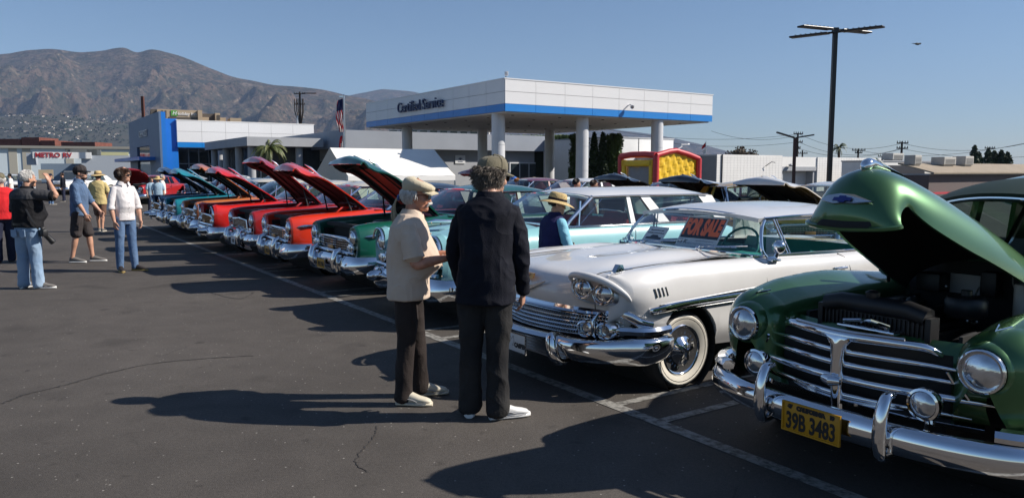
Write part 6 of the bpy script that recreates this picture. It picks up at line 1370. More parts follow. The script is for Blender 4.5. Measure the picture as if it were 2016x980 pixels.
        for nm in 'LR': sh, el, wri = arms[nm]; c = MB(); dd = (el-sh).normalized(); p = sh.lerp(el, .88); c.tube([p-dd*.012, p+dd*.012], .074*k, 16); obj('cuff', c, P['cuff'], so)
    if sl == 'short' and vx < .011:
        for nm in 'LR': sh, el, wri = arms[nm]; dd = (el-sh).normalized(); p = sh.lerp(el, .80); r_ = (.054+ease*.65)*k*1.09; c = MB(); c.tube([p-dd*.012, p-dd*.010, p+dd*.012, p+dd*.014], [r_*.97, r_*1.04, r_*1.05, r_*.96], 20); obj('sleeve_hem', c, sm, so, 60)
    if sl == 'rolled':
        for nm in 'LR': sh, el, wri = arms[nm]; dd = (wri-el).normalized(); p = el.lerp(wri, .12); c = MB(); c.tube([p-dd*.03, p-dd*.015, p+dd*.02, p+dd*.03], [.056*k,.064*k,.062*k,.054*k], 16); obj('cuff', c, sm, so, 60)
    if P.get('collar'):
        c = MB(); n = 22; R0 = []; zc = 1.492*k; fr = P.get('head_yaw', 0)*0
        for j, (rr, dz) in enumerate(((.070,.010),(.078,.048),(.088,.030),(.108,-.012))):
            R0.append([Vector((sx(nkz)+.006+(rr*k*math.cos(a))*1.0, rr*k*math.sin(a)*1.06, zc+dz*k-.030*k*max(0, math.cos(a))**2)) for a in [R(22)+R(316)*i/(n-1) for i in range(n)]])
        c.grid(R0); obj('collar', c, P['collar'], so, 60)
    if P.get('placket'):
        c = MB()
        for i in range(6): z = (1.43-i*.085)*k; xx = sx(z)+((.118 if z > 1.2*k else .135+belly*.8)*g+ease)*k+.006; c.ball((xx, .0, z), (.004,.006,.006), 8, 6)
        obj('buttons', c, P['placket'], so, kind='stuff')
    # ---- trousers
    tm, tl, loose = P['trousers']; t = MB(); top = P.get('waist', 1.02)
    t.loft([ring((sx(z*k)*.5+dx*k, 0, z*k), (rx*g+.012)*k, (ry*g+.012)*k) for z, rx, ry, dx in ((.80,.085,.12,0),(.88,.118,.165,-.005),(.95,.118,.165,-.004),(top,.116+belly*.2,.158,belly*.2))])
    for nm in 'LR':
        hp, kn, ank, fy = legs[nm]
        if tl == 'shorts': e = kn.lerp(hp, -.04) if False else kn.lerp(hp, .04); limb(t, [hp, hp.lerp(kn, .5), e], [.098*k*loose,.092*k*loose,.088*k*loose], 16)
        else:
            hm = ank+Vector((.01*math.cos(fy), .01*math.sin(fy), -.02*k)); limb(t, [hp, hp.lerp(kn, .5), kn, kn.lerp(hm, .5), hm], [.096*k*loose,.086*k*loose,.070*k*loose,.066*k*loose,.066*k*loose*P.get('hemw', 1)], 16)
    low = lambda p: 1.0 if p.z < .8*k else .5
    to = fuse('trousers' if tl != 'shorts' else 'shorts', t, tm, rt, vx, 6, (wr*1.1, (6.0, 7.0), rng.uniform(0, 50), low))
    if P.get('belt'):
        c = MB(); z = (top-.02)*k; c.loft([ring((0,0,z-.018), (.124*g+.014+belly*.25)*k, (.166*g+.010)*k, n=28), ring((0,0,z+.018), (.124*g+.014+belly*.25)*k, (.166*g+.010)*k, n=28)], False, False); obj('belt', c, P['belt'], to)
    if P.get('pockets'):
        for s_ in (-1, 1): c = MB(); c.loft([[Vector((-(.128*g+.012)*k+.012*abs(y)*8*0, s_*(.085+y)*k, zz*k)) for y, zz in ((-.055,.90),(.055,.90),(.055,.80),(0,.775),(-.055,.80))], [Vector((-(.128*g+.020)*k, s_*(.085+y)*k, zz*k)) for y, zz in ((-.052,.897),(.052,.897),(.052,.803),(0,.78),(-.052,.803))]]); obj('pocket', c, tm, to, 30)
    su, ss, lc = P['shoes']
    for nm in 'LR':
        fx, fy_, fyaw, kf = P['foot'+nm]; shoe(rt, (fx, fy_, P.get('shoez'+nm, 0)), fyaw, su, ss, .295*k*P.get('shoe_s', 1.0), laces=lc)
    # ---- hair and hats in the head frame
    hr = P.get('hair')
    if hr:
        hm_, kind = hr
        if kind == 'fringe': hair_cap(rt, M, rng, hm_, lambda d: d.x < .25 and -.75 < d.z < .35 and not (d.x > -.05 and d.z < -.1), n=650, ln=.05, core=((-.014,0,.028), (.104,.086,.092)), curl=.18, r0=.005, out=.15)
        elif kind == 'curly': hair_cap(rt, M, rng, hm_, lambda d: d.x < .20 and -.95 < d.z < .50, n=3000, ln=.048, core=((-.026,0,.004), (.110,.100,.106)), curl=.75, r0=.0024, out=.22)
        elif kind == 'long': hair_cap(rt, M, rng, hm_, lambda d: d.x < .62 and d.z > -.75 and not (d.x > .2 and d.z < .35) and not (d.x > -.1 and d.z < -.25), n=1100, ln=.10, core=((-.016,0,.028), (.103,.082,.096)), curl=.08, r0=.006, out=.02)
        elif kind == 'short': hair_cap(rt, M, rng, hm_, lambda d: d.x < .70 and d.z > -.45 and not (d.x > .25 and d.z < .45) and not (d.x > -.05 and d.z < -.05), n=800, ln=.03, core=((-.013,0,.042), (.106,.084,.100)), curl=.10, r0=.005, out=.08)
        if kind in ('long', 'short'):
            c = MB(); c.ball((-.018,0,.046), (.100,.080,.092), 18, 12); xf(c, M); o = obj('hair_base', c, hm_, rt, 180)
        if kind == 'long':
            c = MB(); c.loft([[Vector((dx+rx*math.cos(a), ry*math.sin(a), z)) for a in [2*math.pi*i/20 for i in range(20)]] for z, rx, ry, dx in ((.02,.070,.086,-.040),(-.04,.062,.082,-.045),(-.085,.045,.070,-.050),(-.105,.02,.04,-.05))]); xf(c, M); obj('hair_length', c, hm_, rt, 180)
        if kind == 'curly':
            c = MB(); c.ball((-.030,0,.004), (.110,.101,.101), 18, 12); xf(c, M); o = obj('hair_base', c, hm_, rt, 180)
    ht = P.get('hat')
    if ht: hat(rt, M, *ht)
    if P.get('extra'): P['extra'](rt, M, k, arms, so)
    return rt
def hat(rt, M, kind, m1, m2=None):
    if kind == 'flat_cap':
        rg = []
        for z, rx, ry, dx in ((.045,.108,.090,-.004),(.062,.112,.094,-.002),(.078,.128,.106,.010),(.100,.126,.106,.014),(.122,.104,.092,.006),(.135,.070,.066,-.004),(.140,.02,.02,-.01)): rg.append([Vector((dx+rx*math.cos(a), ry*math.sin(a), z-.10*0+.012*math.cos(a)*(-1 if z > .06 else 1)-max(0, math.cos(a))*.012)) for a in [2*math.pi*i/30 for i in range(30)]])
        c = MB(); c.loft(rg); xf(c, M); o = obj('flat_cap', c, m1, rt, 180)
        c = MB(); top = [[Vector((.092+u*.075-.05*abs(v)**2*.9-.0, v*.080*(1-.12*u), .062-.022*u-.018*v*v)) for v in [-1+i*.125 for i in range(17)]] for u in (0,.35,.7,1)]; bot = [[p-Vector((0,0,.008)) for p in r] for r in top]
        c.grid(top); c.grid(bot); c.grid([top[-1], bot[-1]]); xf(c, M); obj('peak', c, m1, o, 60)
        c = MB(); c.ball((.005,0,.141),(.010,.010,.006),8,6); xf(c, M); obj('cap_button', c, m1, o)
    elif kind == 'ball_cap':
        rg = []
        for z, r in ((.030,1.0),(.060,1.01),(.090,.97),(.118,.82),(.136,.55),(.144,.25),(.146,.03)): rg.append([Vector((-.012+.112*r*math.cos(a), .092*r*math.sin(a), z+.010*math.cos(a))) for a in [2*math.pi*i/30 for i in range(30)]])
        c = MB(); c.loft(rg); xf(c, M); o = obj('cap', c, m1, rt, 180)
        c = MB(); top = [[Vector((.080+u*.095-.045*abs(v)**2, v*.076*(1-.10*u), .050-.014*u-.022*v*v*(1-.3*u))) for v in [-1+i*.125 for i in range(17)]] for u in (0,.35,.7,1)]; bot = [[p-Vector((0,0,.006)) for p in r] for r in top]
        c.grid(top); c.grid(bot); c.grid([top[-1], bot[-1]]); xf(c, M); obj('visor', c, m2 or m1, o, 60)
        c = MB()
        for i in range(6): a = 2*math.pi*i/6+.5; c.tube([(-.012+.114*q*math.cos(a), .0935*q*math.sin(a), z+.010*math.cos(a)) for z, q in ((.032,1.0),(.060,1.012),(.090,.975),(.118,.83),(.137,.56),(.146,.2))], .0022, 4)
        c.ball((-.012,0,.147),(.009,.009,.005),8,6); c.tube([(-.122,-.035,.045),(-.127,0,.060),(-.122,.035,.045)], .004, 5); xf(c, M); obj('cap_seams', c, m1, o)
    elif kind == 'straw':
        c = MB(); c.loft([[Vector((-.008+rx*math.cos(a), ry*math.sin(a), z)) for a in [2*math.pi*i/32 for i in range(32)]] for z, rx, ry in ((.040,.112,.095),(.085,.110,.094),(.120,.104,.088),(.140,.088,.072),(.146,.05,.04),(.140,.01,.01))], False, True); xf(c, M); o = obj('hat_crown', c, m1, rt, 50)
        c = MB(); R_ = []
        for rr, dz in ((.100,.048),(.135,.036),(.175,.018),(.205,.002),(.208,-.004),(.175,.010),(.130,.028),(.100,.040)): R_.append([Vector((-.008+rr*1.04*math.cos(a), rr*.95*math.sin(a), dz+.020*math.sin(a)**2*(rr-.1)/.1)) for a in [2*math.pi*i/40 for i in range(40)]])
        c.loft(R_, False, False); xf(c, M); obj('hat_brim', c, m1, o, 60)
        c = MB(); c.loft([[Vector((-.008+.1145*math.cos(a), .0975*math.sin(a), z)) for a in [2*math.pi*i/32 for i in range(32)]] for z in (.048,.075)], False, False); xf(c, M); obj('hat_band', c, m2, o, 60)
M_khaki = cloth('cap_khaki', (.56,.49,.35), .08, sc=120, fold=.2); M_olive = cloth('olive_cap', (.17,.15,.10), .2, sc=100, fold=.25); M_beige = cloth('beige_shirt', (.60,.48,.38), .04, sc=160, bump=.1, fold=.4)
M_blackknit = cloth('black_knit', (.0055,.0065,.013), .2, sc=150); M_blacktr = cloth('dark_brown_trousers', (.030,.023,.021), .3, sc=90); M_fadedblack = cloth('faded_black_jeans', (.014,.014,.016), .5, sc=90, col2=(.036,.035,.034), vs=3)
M_jean = cloth('pale_jeans', (.20,.30,.44), .2, sc=120, col2=(.34,.45,.58), vs=3); M_jeand = cloth('blue_jeans', (.055,.11,.22), .2, sc=120, col2=(.14,.22,.36), vs=3.5); M_denim = cloth('denim_shirt', (.085,.14,.24), .15, sc=120)
M_whites = cloth('white_shirt', (.68,.65,.65), .04, sc=120, bump=.1, fold=.2); M_shorts = cloth('grey_shorts', (.045,.038,.038), .2); M_yshirt = cloth('yellow_shirt', (.55,.44,.20), .1); M_brshort = cloth('brown_shorts', (.14,.075,.05), .2)
M_redsh = cloth('red_tshirt', (.55,.015,.02), .1); M_navyj = cloth('navy_jeans', (.018,.022,.045), .3); M_blacksh = cloth('black_shirt', (.010,.010,.012), .3); M_greysh = cloth('grey_yoke', (.055,.055,.06), .2); M_vest = cloth('navy_vest', (.022,.022,.085), .2); M_sleeve = cloth('pale_blue_sleeve', (.25,.55,.68), .08, sc=60)
M_straw = mat('straw', (.55,.40,.18), .8, var=.3, vscale=70, bump=.5, bscale=140); M_band = cloth('dark_hat_band', (.02,.015,.025), .1); M_cream_l = mat('cream_leather', (.58,.53,.42), .55, var=.08); M_whiteshoe = mat('white_trainer', (.68,.68,.67), .5, var=.06); M_sole = mat('shoe_sole', (.55,.52,.45), .7); M_greyshoe = mat('grey_canvas', (.15,.14,.13), .8); M_darkshoe = mat('dark_leather', (.03,.022,.018), .5); M_belt = mat('black_belt', (.010,.010,.011), .4)
hang = lambda s, f=.0, o=.05: ((f, s*o, -.30), (.06+f*.3, s*(-.01), -.245), (.10, 0, -1), (0, s, 0))
# ---- the two men talking in front of the white car
def cap_man(rt, M, k, arms, so):
    c = MB(); c.tube(crom([(.094,-.034,-.052),(.110,-.018,-.046),(.116,0,-.044),(.110,.018,-.046),(.094,.034,-.052)], 4), [.006]+[.011]*15+[.006], 8); c.tube([(.096,-.036,-.054),(.090,-.042,-.072)],[.008,.003],6); c.tube([(.096,.036,-.054),(.090,.042,-.072)],[.008,.003],6); xf(c, M); obj('moustache', c, M_hair_w, rt)
    rr = random.Random(3); c = MB()
    for i in range(60):
        a = rr.uniform(-.022,.022); b = rr.uniform(-.022,.022); c.tube(crom([(-.105+b*.3,a*.5,.0+b*.2),(-.150,a*.9,-.03+b*.4),(-.170+b*.4,a*1.4,-.10),(-.160+b,a*1.6,-.19+rr.uniform(-.03,.03))], 3), [.004]*9+[.0015], 4)
    xf(c, M); po = obj('ponytail', c, M_hair_bl, rt); c = MB(); c.lathe([(.020,-.008),(.026,0),(.020,.008)], (-.138,0,-.018), 'X', 12); xf(c, M); obj('hair_tie', c, mat('blue_hair_tie', (.05,.12,.35), .6), po)
person('older man in beige polo shirt, flat cap and dark trousers with white moustache, arm bent', (-.785, 5.70), R(2), 1.70, dict(
    girth=1.05, belly=.10, lean=.03, head_yaw=R(-3), head_fwd=.035, head_pitch=R(4), skin=M_skin_red, voxel=.008, glasses=True, hair=(M_hair_w, 'fringe'), hat=('flat_cap', M_khaki), shirt=(M_beige, 'short', .84), collar=M_beige, placket=M_beige, ease=.030, shoulder=.180,
    L=((.10,.06,-.27),(.24,-.10,.03),(1,-.3,-.05),(0,0,1)), R=((.06,-.05,-.28),(.265,.06,.045),(1,.25,-.05),(0,-.3,1)), thumb={'L':(0,-1,.3),'R':(0,1,.3)},
    footL=(.10,.13,R(14),.015), footR=(-.01,-.11,R(-8),.015), trousers=(M_blacktr, 'long', 1.06), hemw=1.02, waist=.98, shoes=(M_cream_l, M_cream_l, M_cream_l), extra=cap_man, wrinkle=.009))
def ring_finger(rt, M, k, arms, so): pass
person('tall man in black sweater seen from behind, olive cap over curly grey hair', (-.185, 5.28), R(77), 1.86, dict(
    girth=1.0, belly=.06, lean=.10, head_yaw=R(-32), head_fwd=.075, head_pitch=R(8), voxel=.008, glasses=True, hair=(M_hair_g, 'curly'), hat=('ball_cap', M_olive), shirt=(M_blackknit, 'long', .80), collar=M_blackknit, ease=.024, shoulder=.178,
    L=((.02,.07,-.29),(.09,-.02,-.235),(.25,0,-1),(0,1,0)), R=((-.02,-.045,-.30),(.08,.0,-.25),(.15,.05,-1),(0,-1,0)),
    footL=(.06,.13,R(8),.0), footR=(.02,-.11,R(-58),.01), trousers=(M_fadedblack, 'long', 1.12), hemw=1.10, waist=.98, shoes=(M_whiteshoe, M_whiteshoe, M_whiteshoe), wrinkle=.013))
# ---- people strolling at the left
def photographer(rt, M, k, arms, so):
    c = MB(); c.tube(crom([(-.06,-.02,1.50),(-.13,-.10,1.30),(-.10,-.22,1.02),(-.03,-.245,.90)], 5), .010, 6, flat=(.4,1.5)); obj('camera_strap', c, M_black, so)
person('man in black and grey polo and pale jeans, white hair, hand raised to his head', (-7.2, 11.30), R(72), 1.77, dict(
    girth=1.16, belly=.10, lean=.02, head_yaw=R(-20), hair=(M_hair_w, 'short'), brow=M_hair_w, shirt=(M_blacksh, 'short', .93), collar=M_blacksh, yoke=M_greysh, cuff=M_blacksh, ease=.022, shoulder=.20,
    L=((.02,.08,-.28),(.05,.0,-.24),(.1,0,-1),(0,1,0)), R=((.10,-.26,-.02),(.02,.14,.22),(-.05,.35,1),(0,-1,.2)), footL=(.03,.15,R(5),.0), footR=(.04,-.14,R(-55),.01), trousers=(M_jean, 'long', 1.20), hemw=1.08, waist=1.0, belt=M_belt, pockets=True, shoes=(M_greyshoe, M_whiteshoe, M_whiteshoe), extra=photographer, wrinkle=.012, voxel=.010))
cmo = thing('hanging_camera', 'black camera with long lens hanging at the hip of the man in pale jeans', 'camera', (-6.94, 11.24, .84), R(60))
m = MB(); m.bevbox((0,0,0), (.075,.14,.10), .012); m.bevbox((0,0,.06), (.05,.06,.04), .01); obj('camera_body', m, M_black, cmo)
m = MB(); m.lathe([(.036,0),(.040,.03),(.040,.12),(.044,.13),(.044,.17),(.035,.172),(.03,.15)], (.03,0,-.02), 'X', 18, Matrix.Rotation(R(50), 3, 'Y')); obj('lens', m, M_black, cmo)
person('bearded man walking in denim shirt, grey shorts, dark cap and sunglasses', (-8.32, 14.65), R(8), 1.86, dict(
    lean=.02, head_yaw=R(2), glasses=True, hair=(M_hair_d, 'short'), hat=('ball_cap', M_shorts, M_black), shirt=(M_denim, 'rolled', .86), collar=M_denim, ease=.016, girth=.97, shoulder=.172,
    L=((.10,.06,-.28),(.16,0,-.20),(.3,0,-1),(0,1,0)), R=((.06,-.06,-.285),(.12,0,-.225),(.25,0,-1),(0,-1,0)), footL=(.20,.09,R(4),.03), footR=(-.10,-.09,R(-2),.02), trousers=(M_shorts, 'shorts', 1.1), shoes=(M_greyshoe, M_whiteshoe, None), voxel=.010, wrinkle=.011,
    extra=lambda rt, M, k, arms, so: obj('beard', xf((lambda c: (c.ball((.055,0,-.085),(.050,.052,.036),14,10), c)[1])(MB()), M), M_hair_b, rt)))
person('man in white shirt and blue jeans with long brown hair and sunglasses', (-6.78, 13.32), R(-32), 1.83, dict(
    lean=.0, head_yaw=R(32), glasses=True, hair=(M_hair_b, 'long'), shirt=(M_whites, 'rolled', .87), collar=M_whites, placket=M_greysh, ease=.010, belly=.04, girth=.90, shoulder=.168,
    L=hang(1, .03, .07), R=hang(-1, .02, .07), footL=(.08,.13,R(24),.0), footR=(.0,-.12,R(-20),.0), trousers=(M_jeand, 'long', 1.0), hemw=.85, shoes=(M_darkshoe, mat('tan_sole', (.35,.25,.08), .6), None), voxel=.010, wrinkle=.006))
p = at(196, 455, 24.0); p = Vector(((196-1008)/1500*22.1, 22.1, 0))
person('man in yellow shirt, brown shorts and straw hat walking away', p, R(95), 1.76, dict(
    hair=(M_hair_d, 'fringe'), hat=('straw', M_straw, M_brshort), shirt=(M_yshirt, 'short', .80), ease=.028, girth=1.05, L=hang(1, .02, .07), R=hang(-1, .04, .07), footL=(.18,.1,0,.02), footR=(-.08,-.1,0,.02), trousers=(M_brshort, 'shorts', 1.12), shoes=(M_greyshoe, M_sole, None), voxel=.014, voxel_skin=.013, wrinkle=.01))
p = Vector(((4-1008)/1500*14.6, 14.6, 0))
person('white bearded man in red shirt, navy jeans and olive cap at the left edge', p, R(140), 1.72, dict(
    girth=1.12, belly=.1, hair=(M_hair_w, 'fringe'), hat=('ball_cap', M_olive), shirt=(M_redsh, 'short', .86), ease=.03, L=hang(1), R=hang(-1), footL=(.02,.12,R(10),0), footR=(.04,-.12,R(-10),0), trousers=(M_navyj, 'long', 1.15), shoes=(M_darkshoe, M_darkshoe, None), voxel=.012, voxel_skin=.011,
    extra=lambda rt, M, k, arms, so: obj('beard', xf((lambda c: (c.ball((.060,0,-.085),(.055,.055,.045),14,10), c)[1])(MB()), M), M_hair_w, rt)))
# ---- woman between the white car and the wagon
p = W(3.07, 1.36)
person('woman in straw hat and navy vest with pale blue sleeves beside the wagon', p, R(28), 1.50, dict(
    head_yaw=R(-25), lean=.05, head_pitch=R(12), girth=1.0, head_s=1.12, hair=(M_hair_d, 'short'), hat=('straw', M_straw, M_band), shirt=(M_vest, 'none', .80), top_name='vest', collar=M_vest, ease=.035, shoulder=.185,
    L=((.10,.06,-.27),(.22,0,-.05)), R=((.06,-.07,-.28),(.16,.03,-.17),(.6,.1,-.8),(0,-1,0)), footL=(.02,.1,0,0), footR=(.02,-.1,0,0), trousers=(M_navyj, 'long', 1.05), shoes=(M_greyshoe, M_sole, None), voxel=.010, wrinkle=.009,
    extra=lambda rt, M, k, arms, so: [fuse('sleeve', (lambda t: (limb(t, [arms[n][0], arms[n][0].lerp(arms[n][1], .5), arms[n][1], arms[n][1].lerp(arms[n][2], .5), arms[n][2]], [.074*k,.072*k,.064*k,.060*k,.044*k], 16), t)[1])(MB()), M_sleeve, so, .009, 5, (.009, (8, 12), 5, None)) for n in 'LR']))
# ================================================================ SECOND ROW AND FAR CARS
def car2(lab, s, t, P, rz=0.0, loc=None, name='classic_car', grp='classic cars in the second row'):
    c = thing(name, lab, 'car', loc if loc is not None else W(s, t), LOT_A+rz, grp); family_car(c, P); return c
car2('yellow classic car glimpsed behind the white car roof under the green hood', 4.5, 8.2, dict(year='b', paint=M_yellow, body='sedan', plate=PL_W('58'), roof=M_yellow), rz=R(62))
car2('white classic car with pale raised hood in the second row by the lamp post', 5.9, 8.3, dict(year='c', paint=M_carwhite, under=M_undercoat, hood=26, body='hardtop', plate=PL_W('59'), roof=M_carwhite))
car2('white roofed dark car with raised black hood, in front of the block building', 8.1, 8.4, dict(year='b', paint=M_blackcar, under=M_undercoat, hood=27, body='hardtop', plate=PL_W('61'), roof=M_carwhite))
car2('black car with raised hood in front of the bounce house', 10.6, 8.6, dict(year='b', paint=M_blackcar, under=M_undercoat, hood=28, body='sedan', plate=PL_W('60'), roof=M_carwhite))
car2('maroon classic car with raised hood seen left of the olive cap', 17.6, 8.6, dict(year='c', paint=M_maroon, under=M_red, hood=33, body='sedan', plate=PL_W('54'), roof=M_maroon))
car2('white sedan parked in the second row behind the emerald car', 14.9, 8.6, dict(year='a', paint=M_carwhite, body='sedan', plate=PL_W('55'), roof=M_carwhite))
p = Vector(((250-1008)/1500*40.0, 40.0, 0)); car2('red car with raised hood facing the camera near the blue tower', 0, 0, dict(year='b', paint=M_darkred, under=M_darkred, hood=38, body='sedan', plate=PL_W('52'), roof=M_darkred), rz=R(52), loc=p, grp='cars parked by the showroom')
p = Vector(((44-1008)/1500*52.0, 52.0, 0)); car2('white wagon parked below the warehouse at far left', 0, 0, dict(year='a', paint=M_carwhite, body='wagon', plate=PL_W('WGN'), roof=M_carwhite), rz=R(100), loc=p, name='station_wagon', grp='cars parked by the showroom')
p = Vector(((112-1008)/1500*56.0, 56.0, 0)); car2('white coupe parked in front of the caravan dealer', 0, 0, dict(year='c', paint=M_carwhite, body='hardtop', plate=PL_W('VET'), roof=M_carwhite), rz=R(30), loc=p, grp='cars parked by the showroom')
p = Vector(((-10-1008)/1500*60.0, 60.0, 0)); car2('dark blue car at the left edge below the warehouse', 0, 0, dict(year='b', paint=M_navy, body='sedan', plate=PL_W('BLU'), roof=M_navy), rz=R(80), loc=p, grp='cars parked by the showroom')
for k, (px_, Y_, mt, lb) in enumerate(((360, 44, M_navy, 'navy car parked in front of the showroom columns'), (455, 46, M_carwhite, 'white topped car parked before the entrance portico'), (600, 40, M_emerald, 'green car parked left of the white tent'))):
    p = Vector(((px_-1008)/1500*Y_, Y_, 0)); car2(lb, 0, 0, dict(year='a', paint=mt, body='sedan', plate=PL_W('CAR'), roof=M_carwhite), rz=R(-5), loc=p, grp='cars parked by the showroom')

# ================================================================ LIGHT POLES, WIRES, FLAGS
lp = thing('lamp_post', 'tall black lamp post with four flat crossing lamp heads', 'lamp post', (at(1632, 360, 24).x, 24, 0)); zt = at(1640, 62, 24).z
m = MB(); m.box((0,0,zt/2), (.125,.125,zt)); obj('pole', m, M_blackpaint, lp, 0)
m = MB(); m.box((0,0,zt+.02),(.16,.16,.16)); m.cyl((0,0,.0),(0,0,.5),.22,16); obj('pole_base', m, M_blackpaint, lp, 0)
for a, z in ((23, .10), (203, .10), (-42, .02), (138, .02)):
    m = MB(); Mx = Matrix.Rotation(R(a), 3, 'Z'); h0 = MB()
    h0.bevbox((.80, 0, 0), (1.20,.28,.055), .02); h0.box((.16,0,0),(.24,.09,.05)); 
    for i in range(6): h0.box((.40+i*.16, 0, .035), (.02,.24,.03))
    h0.v = [tuple(Mx @ Vector(q)+Vector((0,0,zt+z-.05))) for q in h0.v]; obj('lamp_head', h0, M_blackpaint, lp, 0)
lp = thing('lamp_post', 'smaller dark lamp post with two raised lamp heads before the roller door', 'lamp post', (at(1562, 360, 44).x, 44, 0)); zt = at(1563, 272, 44).z
m = MB(); m.box((0,0,zt/2), (.15,.15,zt)); obj('pole', m, mat('brown_pole', (.06,.025,.02), .6), lp, 0)
for s_ in (-1, 1): m = MB(); m.prism([(s_*.05,-.12,0),(s_*1.05,-.12,.30 if s_ < 0 else .16),(s_*1.05,.12,.30 if s_ < 0 else .16),(s_*.05,.12,0)], (0,0,.08)); h0 = obj('lamp_head', m, M_blackpaint, lp, 0); h0.location = (0,0,zt-.02)
M_wood = mat('weathered_pole', (.045,.035,.03), .9, var=.2)
def utility(px_, ytop, Y, arms, lab, w=.14):
    p = at(px_, ytop, Y); o = thing('utility_pole', lab, 'utility pole', (p.x, Y, 0)); m = MB(); m.tube([(0,0,0),(0,0,p.z)], [w*1.3, w*.8], 8); obj('pole', m, M_wood, o)
    for dy, L in arms:
        z = p.z-dy*Y/1500; m = MB(); m.box((0,-.12,z),(L*Y/1500,.12,.13)); n = 5
        for i in range(n): m.cyl(((i/(n-1)-.5)*L*Y/1500*.92,-.12,z+.06),((i/(n-1)-.5)*L*Y/1500*.92,-.12,z+.26),.05,6)
        obj('crossarm', m, M_wood, o, 0)
    return o
u = utility(590, 181, 130, ((4, 22), (24, 20)), 'tall dark utility pole against the mountain left of the flag', .2)
m = MB()
for dx in (-10,-6,-3,5,7): x = dx*130/1500; z0 = at(590, 195, 130).z; m.tube([(x,-.2,z0),(x*1.0,-.2,z0-2.0),(x*.3,-.1,z0-4.2)], .07, 5)
m.box((1.6,-.1,at(590,184,130).z),(2.4,.15,.15)); obj('transformer_cables', m, M_wood, u)
m = MB(); m.cyl((-.45,0,0),(-.45,0,at(590,228,130).z),.25,8); obj('grey_riser', m, M_panel, u)
utility(1571, 262, 95, ((2, 18), (18, 18), (30, 10)), 'utility pole behind the small lamp post over the block building')
utility(1580, 296, 120, ((6, 18),), 'short utility pole just right of the small lamp post')
utility(1690, 293, 105, ((3, 26), (8, 14)), 'utility pole with grey transformer behind the green hood')
utility(1737, 307, 120, ((1, 18),), 'low utility pole between the palm and the dark shop')
utility(1776, 279, 90, ((3, 22), (13, 22)), 'utility pole with two crossarms above the dark fronted shop')
utility(1948, 290, 110, ((2, 20),), 'utility pole behind the dark trees at far right')
utility(1385, 258, 130, (), 'plain thin pole above the yellow bounce house') if False else None
def wire(a, b, sag, lab, r=.016):
    A, Bq = at(*a), at(*b); m = MB(); m.tube([A.lerp(Bq, i/24)+Vector((0,0,-sag*4*(i/24)*(1-i/24))) for i in range(25)], r, 4); tag(obj('power_line', m, M_blackpaint, None), lab, 'power line', 'overhead power lines')
WL = ['topmost power line from the canopy to the pole behind the small lamp post','second power line from the canopy to the pole behind the small lamp post','topmost power line between the small lamp post and the two armed pole','second power line between the small lamp post and the two armed pole','lowest power line between the small lamp post and the two armed pole','long power line rising to the right edge from the transformer pole','topmost power line from the two armed pole to the right edge','lower power line from the two armed pole to the right edge','short faint power line above the bounce house']
for i, (a, b, s_) in enumerate((((1180,252,95),(1571,264,95),1.0),((1200,262,95),(1571,280,95),1.0),((1571,263,95),(1776,282,90),1.2),((1571,279,95),(1776,292,90),1.2),((1571,292,95),(1776,293,90),1.0),((1690,296,105),(2080,268,70),1.2),((1776,282,90),(2100,262,70),1.2),((1776,293,90),(2100,300,80),.8),((1400,258,95),(1571,266,95),.8))):
    wire(a, b, s_, WL[i], .018)
# flagpole
fp = at(677, 189, 48); fo = thing('flagpole', 'silver flagpole before the low grey building', 'flagpole', (fp.x, 48, 0))
m = MB(); m.tube([(0,0,0),(0,0,fp.z)], [.075,.05], 10); obj('pole', m, M_steel, fo); m = MB(); m.ball((0,0,fp.z+.03),(.07,.07,.07)); m.box((-.12,0,fp.z-.04),(.34,.06,.06)); obj('pole_top', m, M_chrome, fo)
M_fr, M_fw, M_fb = mat('flag_red', (.60,.03,.04), .8), mat('flag_white', (.78,.76,.74), .8), mat('flag_blue', (.02,.03,.11), .8)
def thin_cloth(m, f=.45):
    "cloth that lets part of the light through"
    nt = m.node_tree; p = nt.nodes['Principled BSDF']; t = nt.nodes.new('ShaderNodeBsdfTranslucent'); t.inputs[0].default_value = p.inputs['Base Color'].default_value
    x = nt.nodes.new('ShaderNodeMixShader'); x.inputs[0].default_value = f; nt.links.new(p.outputs[0], x.inputs[1]); nt.links.new(t.outputs[0], x.inputs[2]); nt.links.new(x.outputs[0], nt.nodes['Material Output'].inputs[0])
for _m in (M_fr, M_fw, M_fb): thin_cloth(_m)
def limp_flag(name, lab, ztop, L, wid, stripes, canton):
    m = MB(); nu, nv = 26, 26
    for j in range(nv):
        for i in range(nu):
            q = []
            for (a, b) in ((i, j), (i+1, j), (i+1, j+1), (i, j+1)):
                u, v = a/nu, b/nv; z = ztop-L*u; fold = .07*math.sin(v*17+u*2.5)*(.4+u); w = wid*(.30+.70*math.sin(math.pi*min(1, .18+u*.75)))
                q.append((-.07-w*v*.55-.04*u, fold+.03*math.sin(u*9+v*5), z-.10*v*L*(.6-.5*u)))
            m.m = stripes(i/nu, j/nv); m.quad(*q)
    o = thing(name, lab, 'flag', (fp.x, 48, 0)); obj('cloth', m, [M_fr, M_fw, M_fb], o, 180); return o
limp_flag('flag', 'limp striped red, white and blue flag at the top of the flagpole', fp.z-.15, at(677,198,48).z-at(677,264,48).z, .80, lambda u, v: 2 if (u < .34 and v < .9) else int((v*6.5+u*5)) % 2, 0)
limp_flag('flag', 'limp white flag with red border hanging below the striped flag', at(677,266,48).z, at(677,266,48).z-at(677,306,48).z, .50, lambda u, v: 0 if (v > .72 or (u < .35 and v > .35)) else 1, 0)
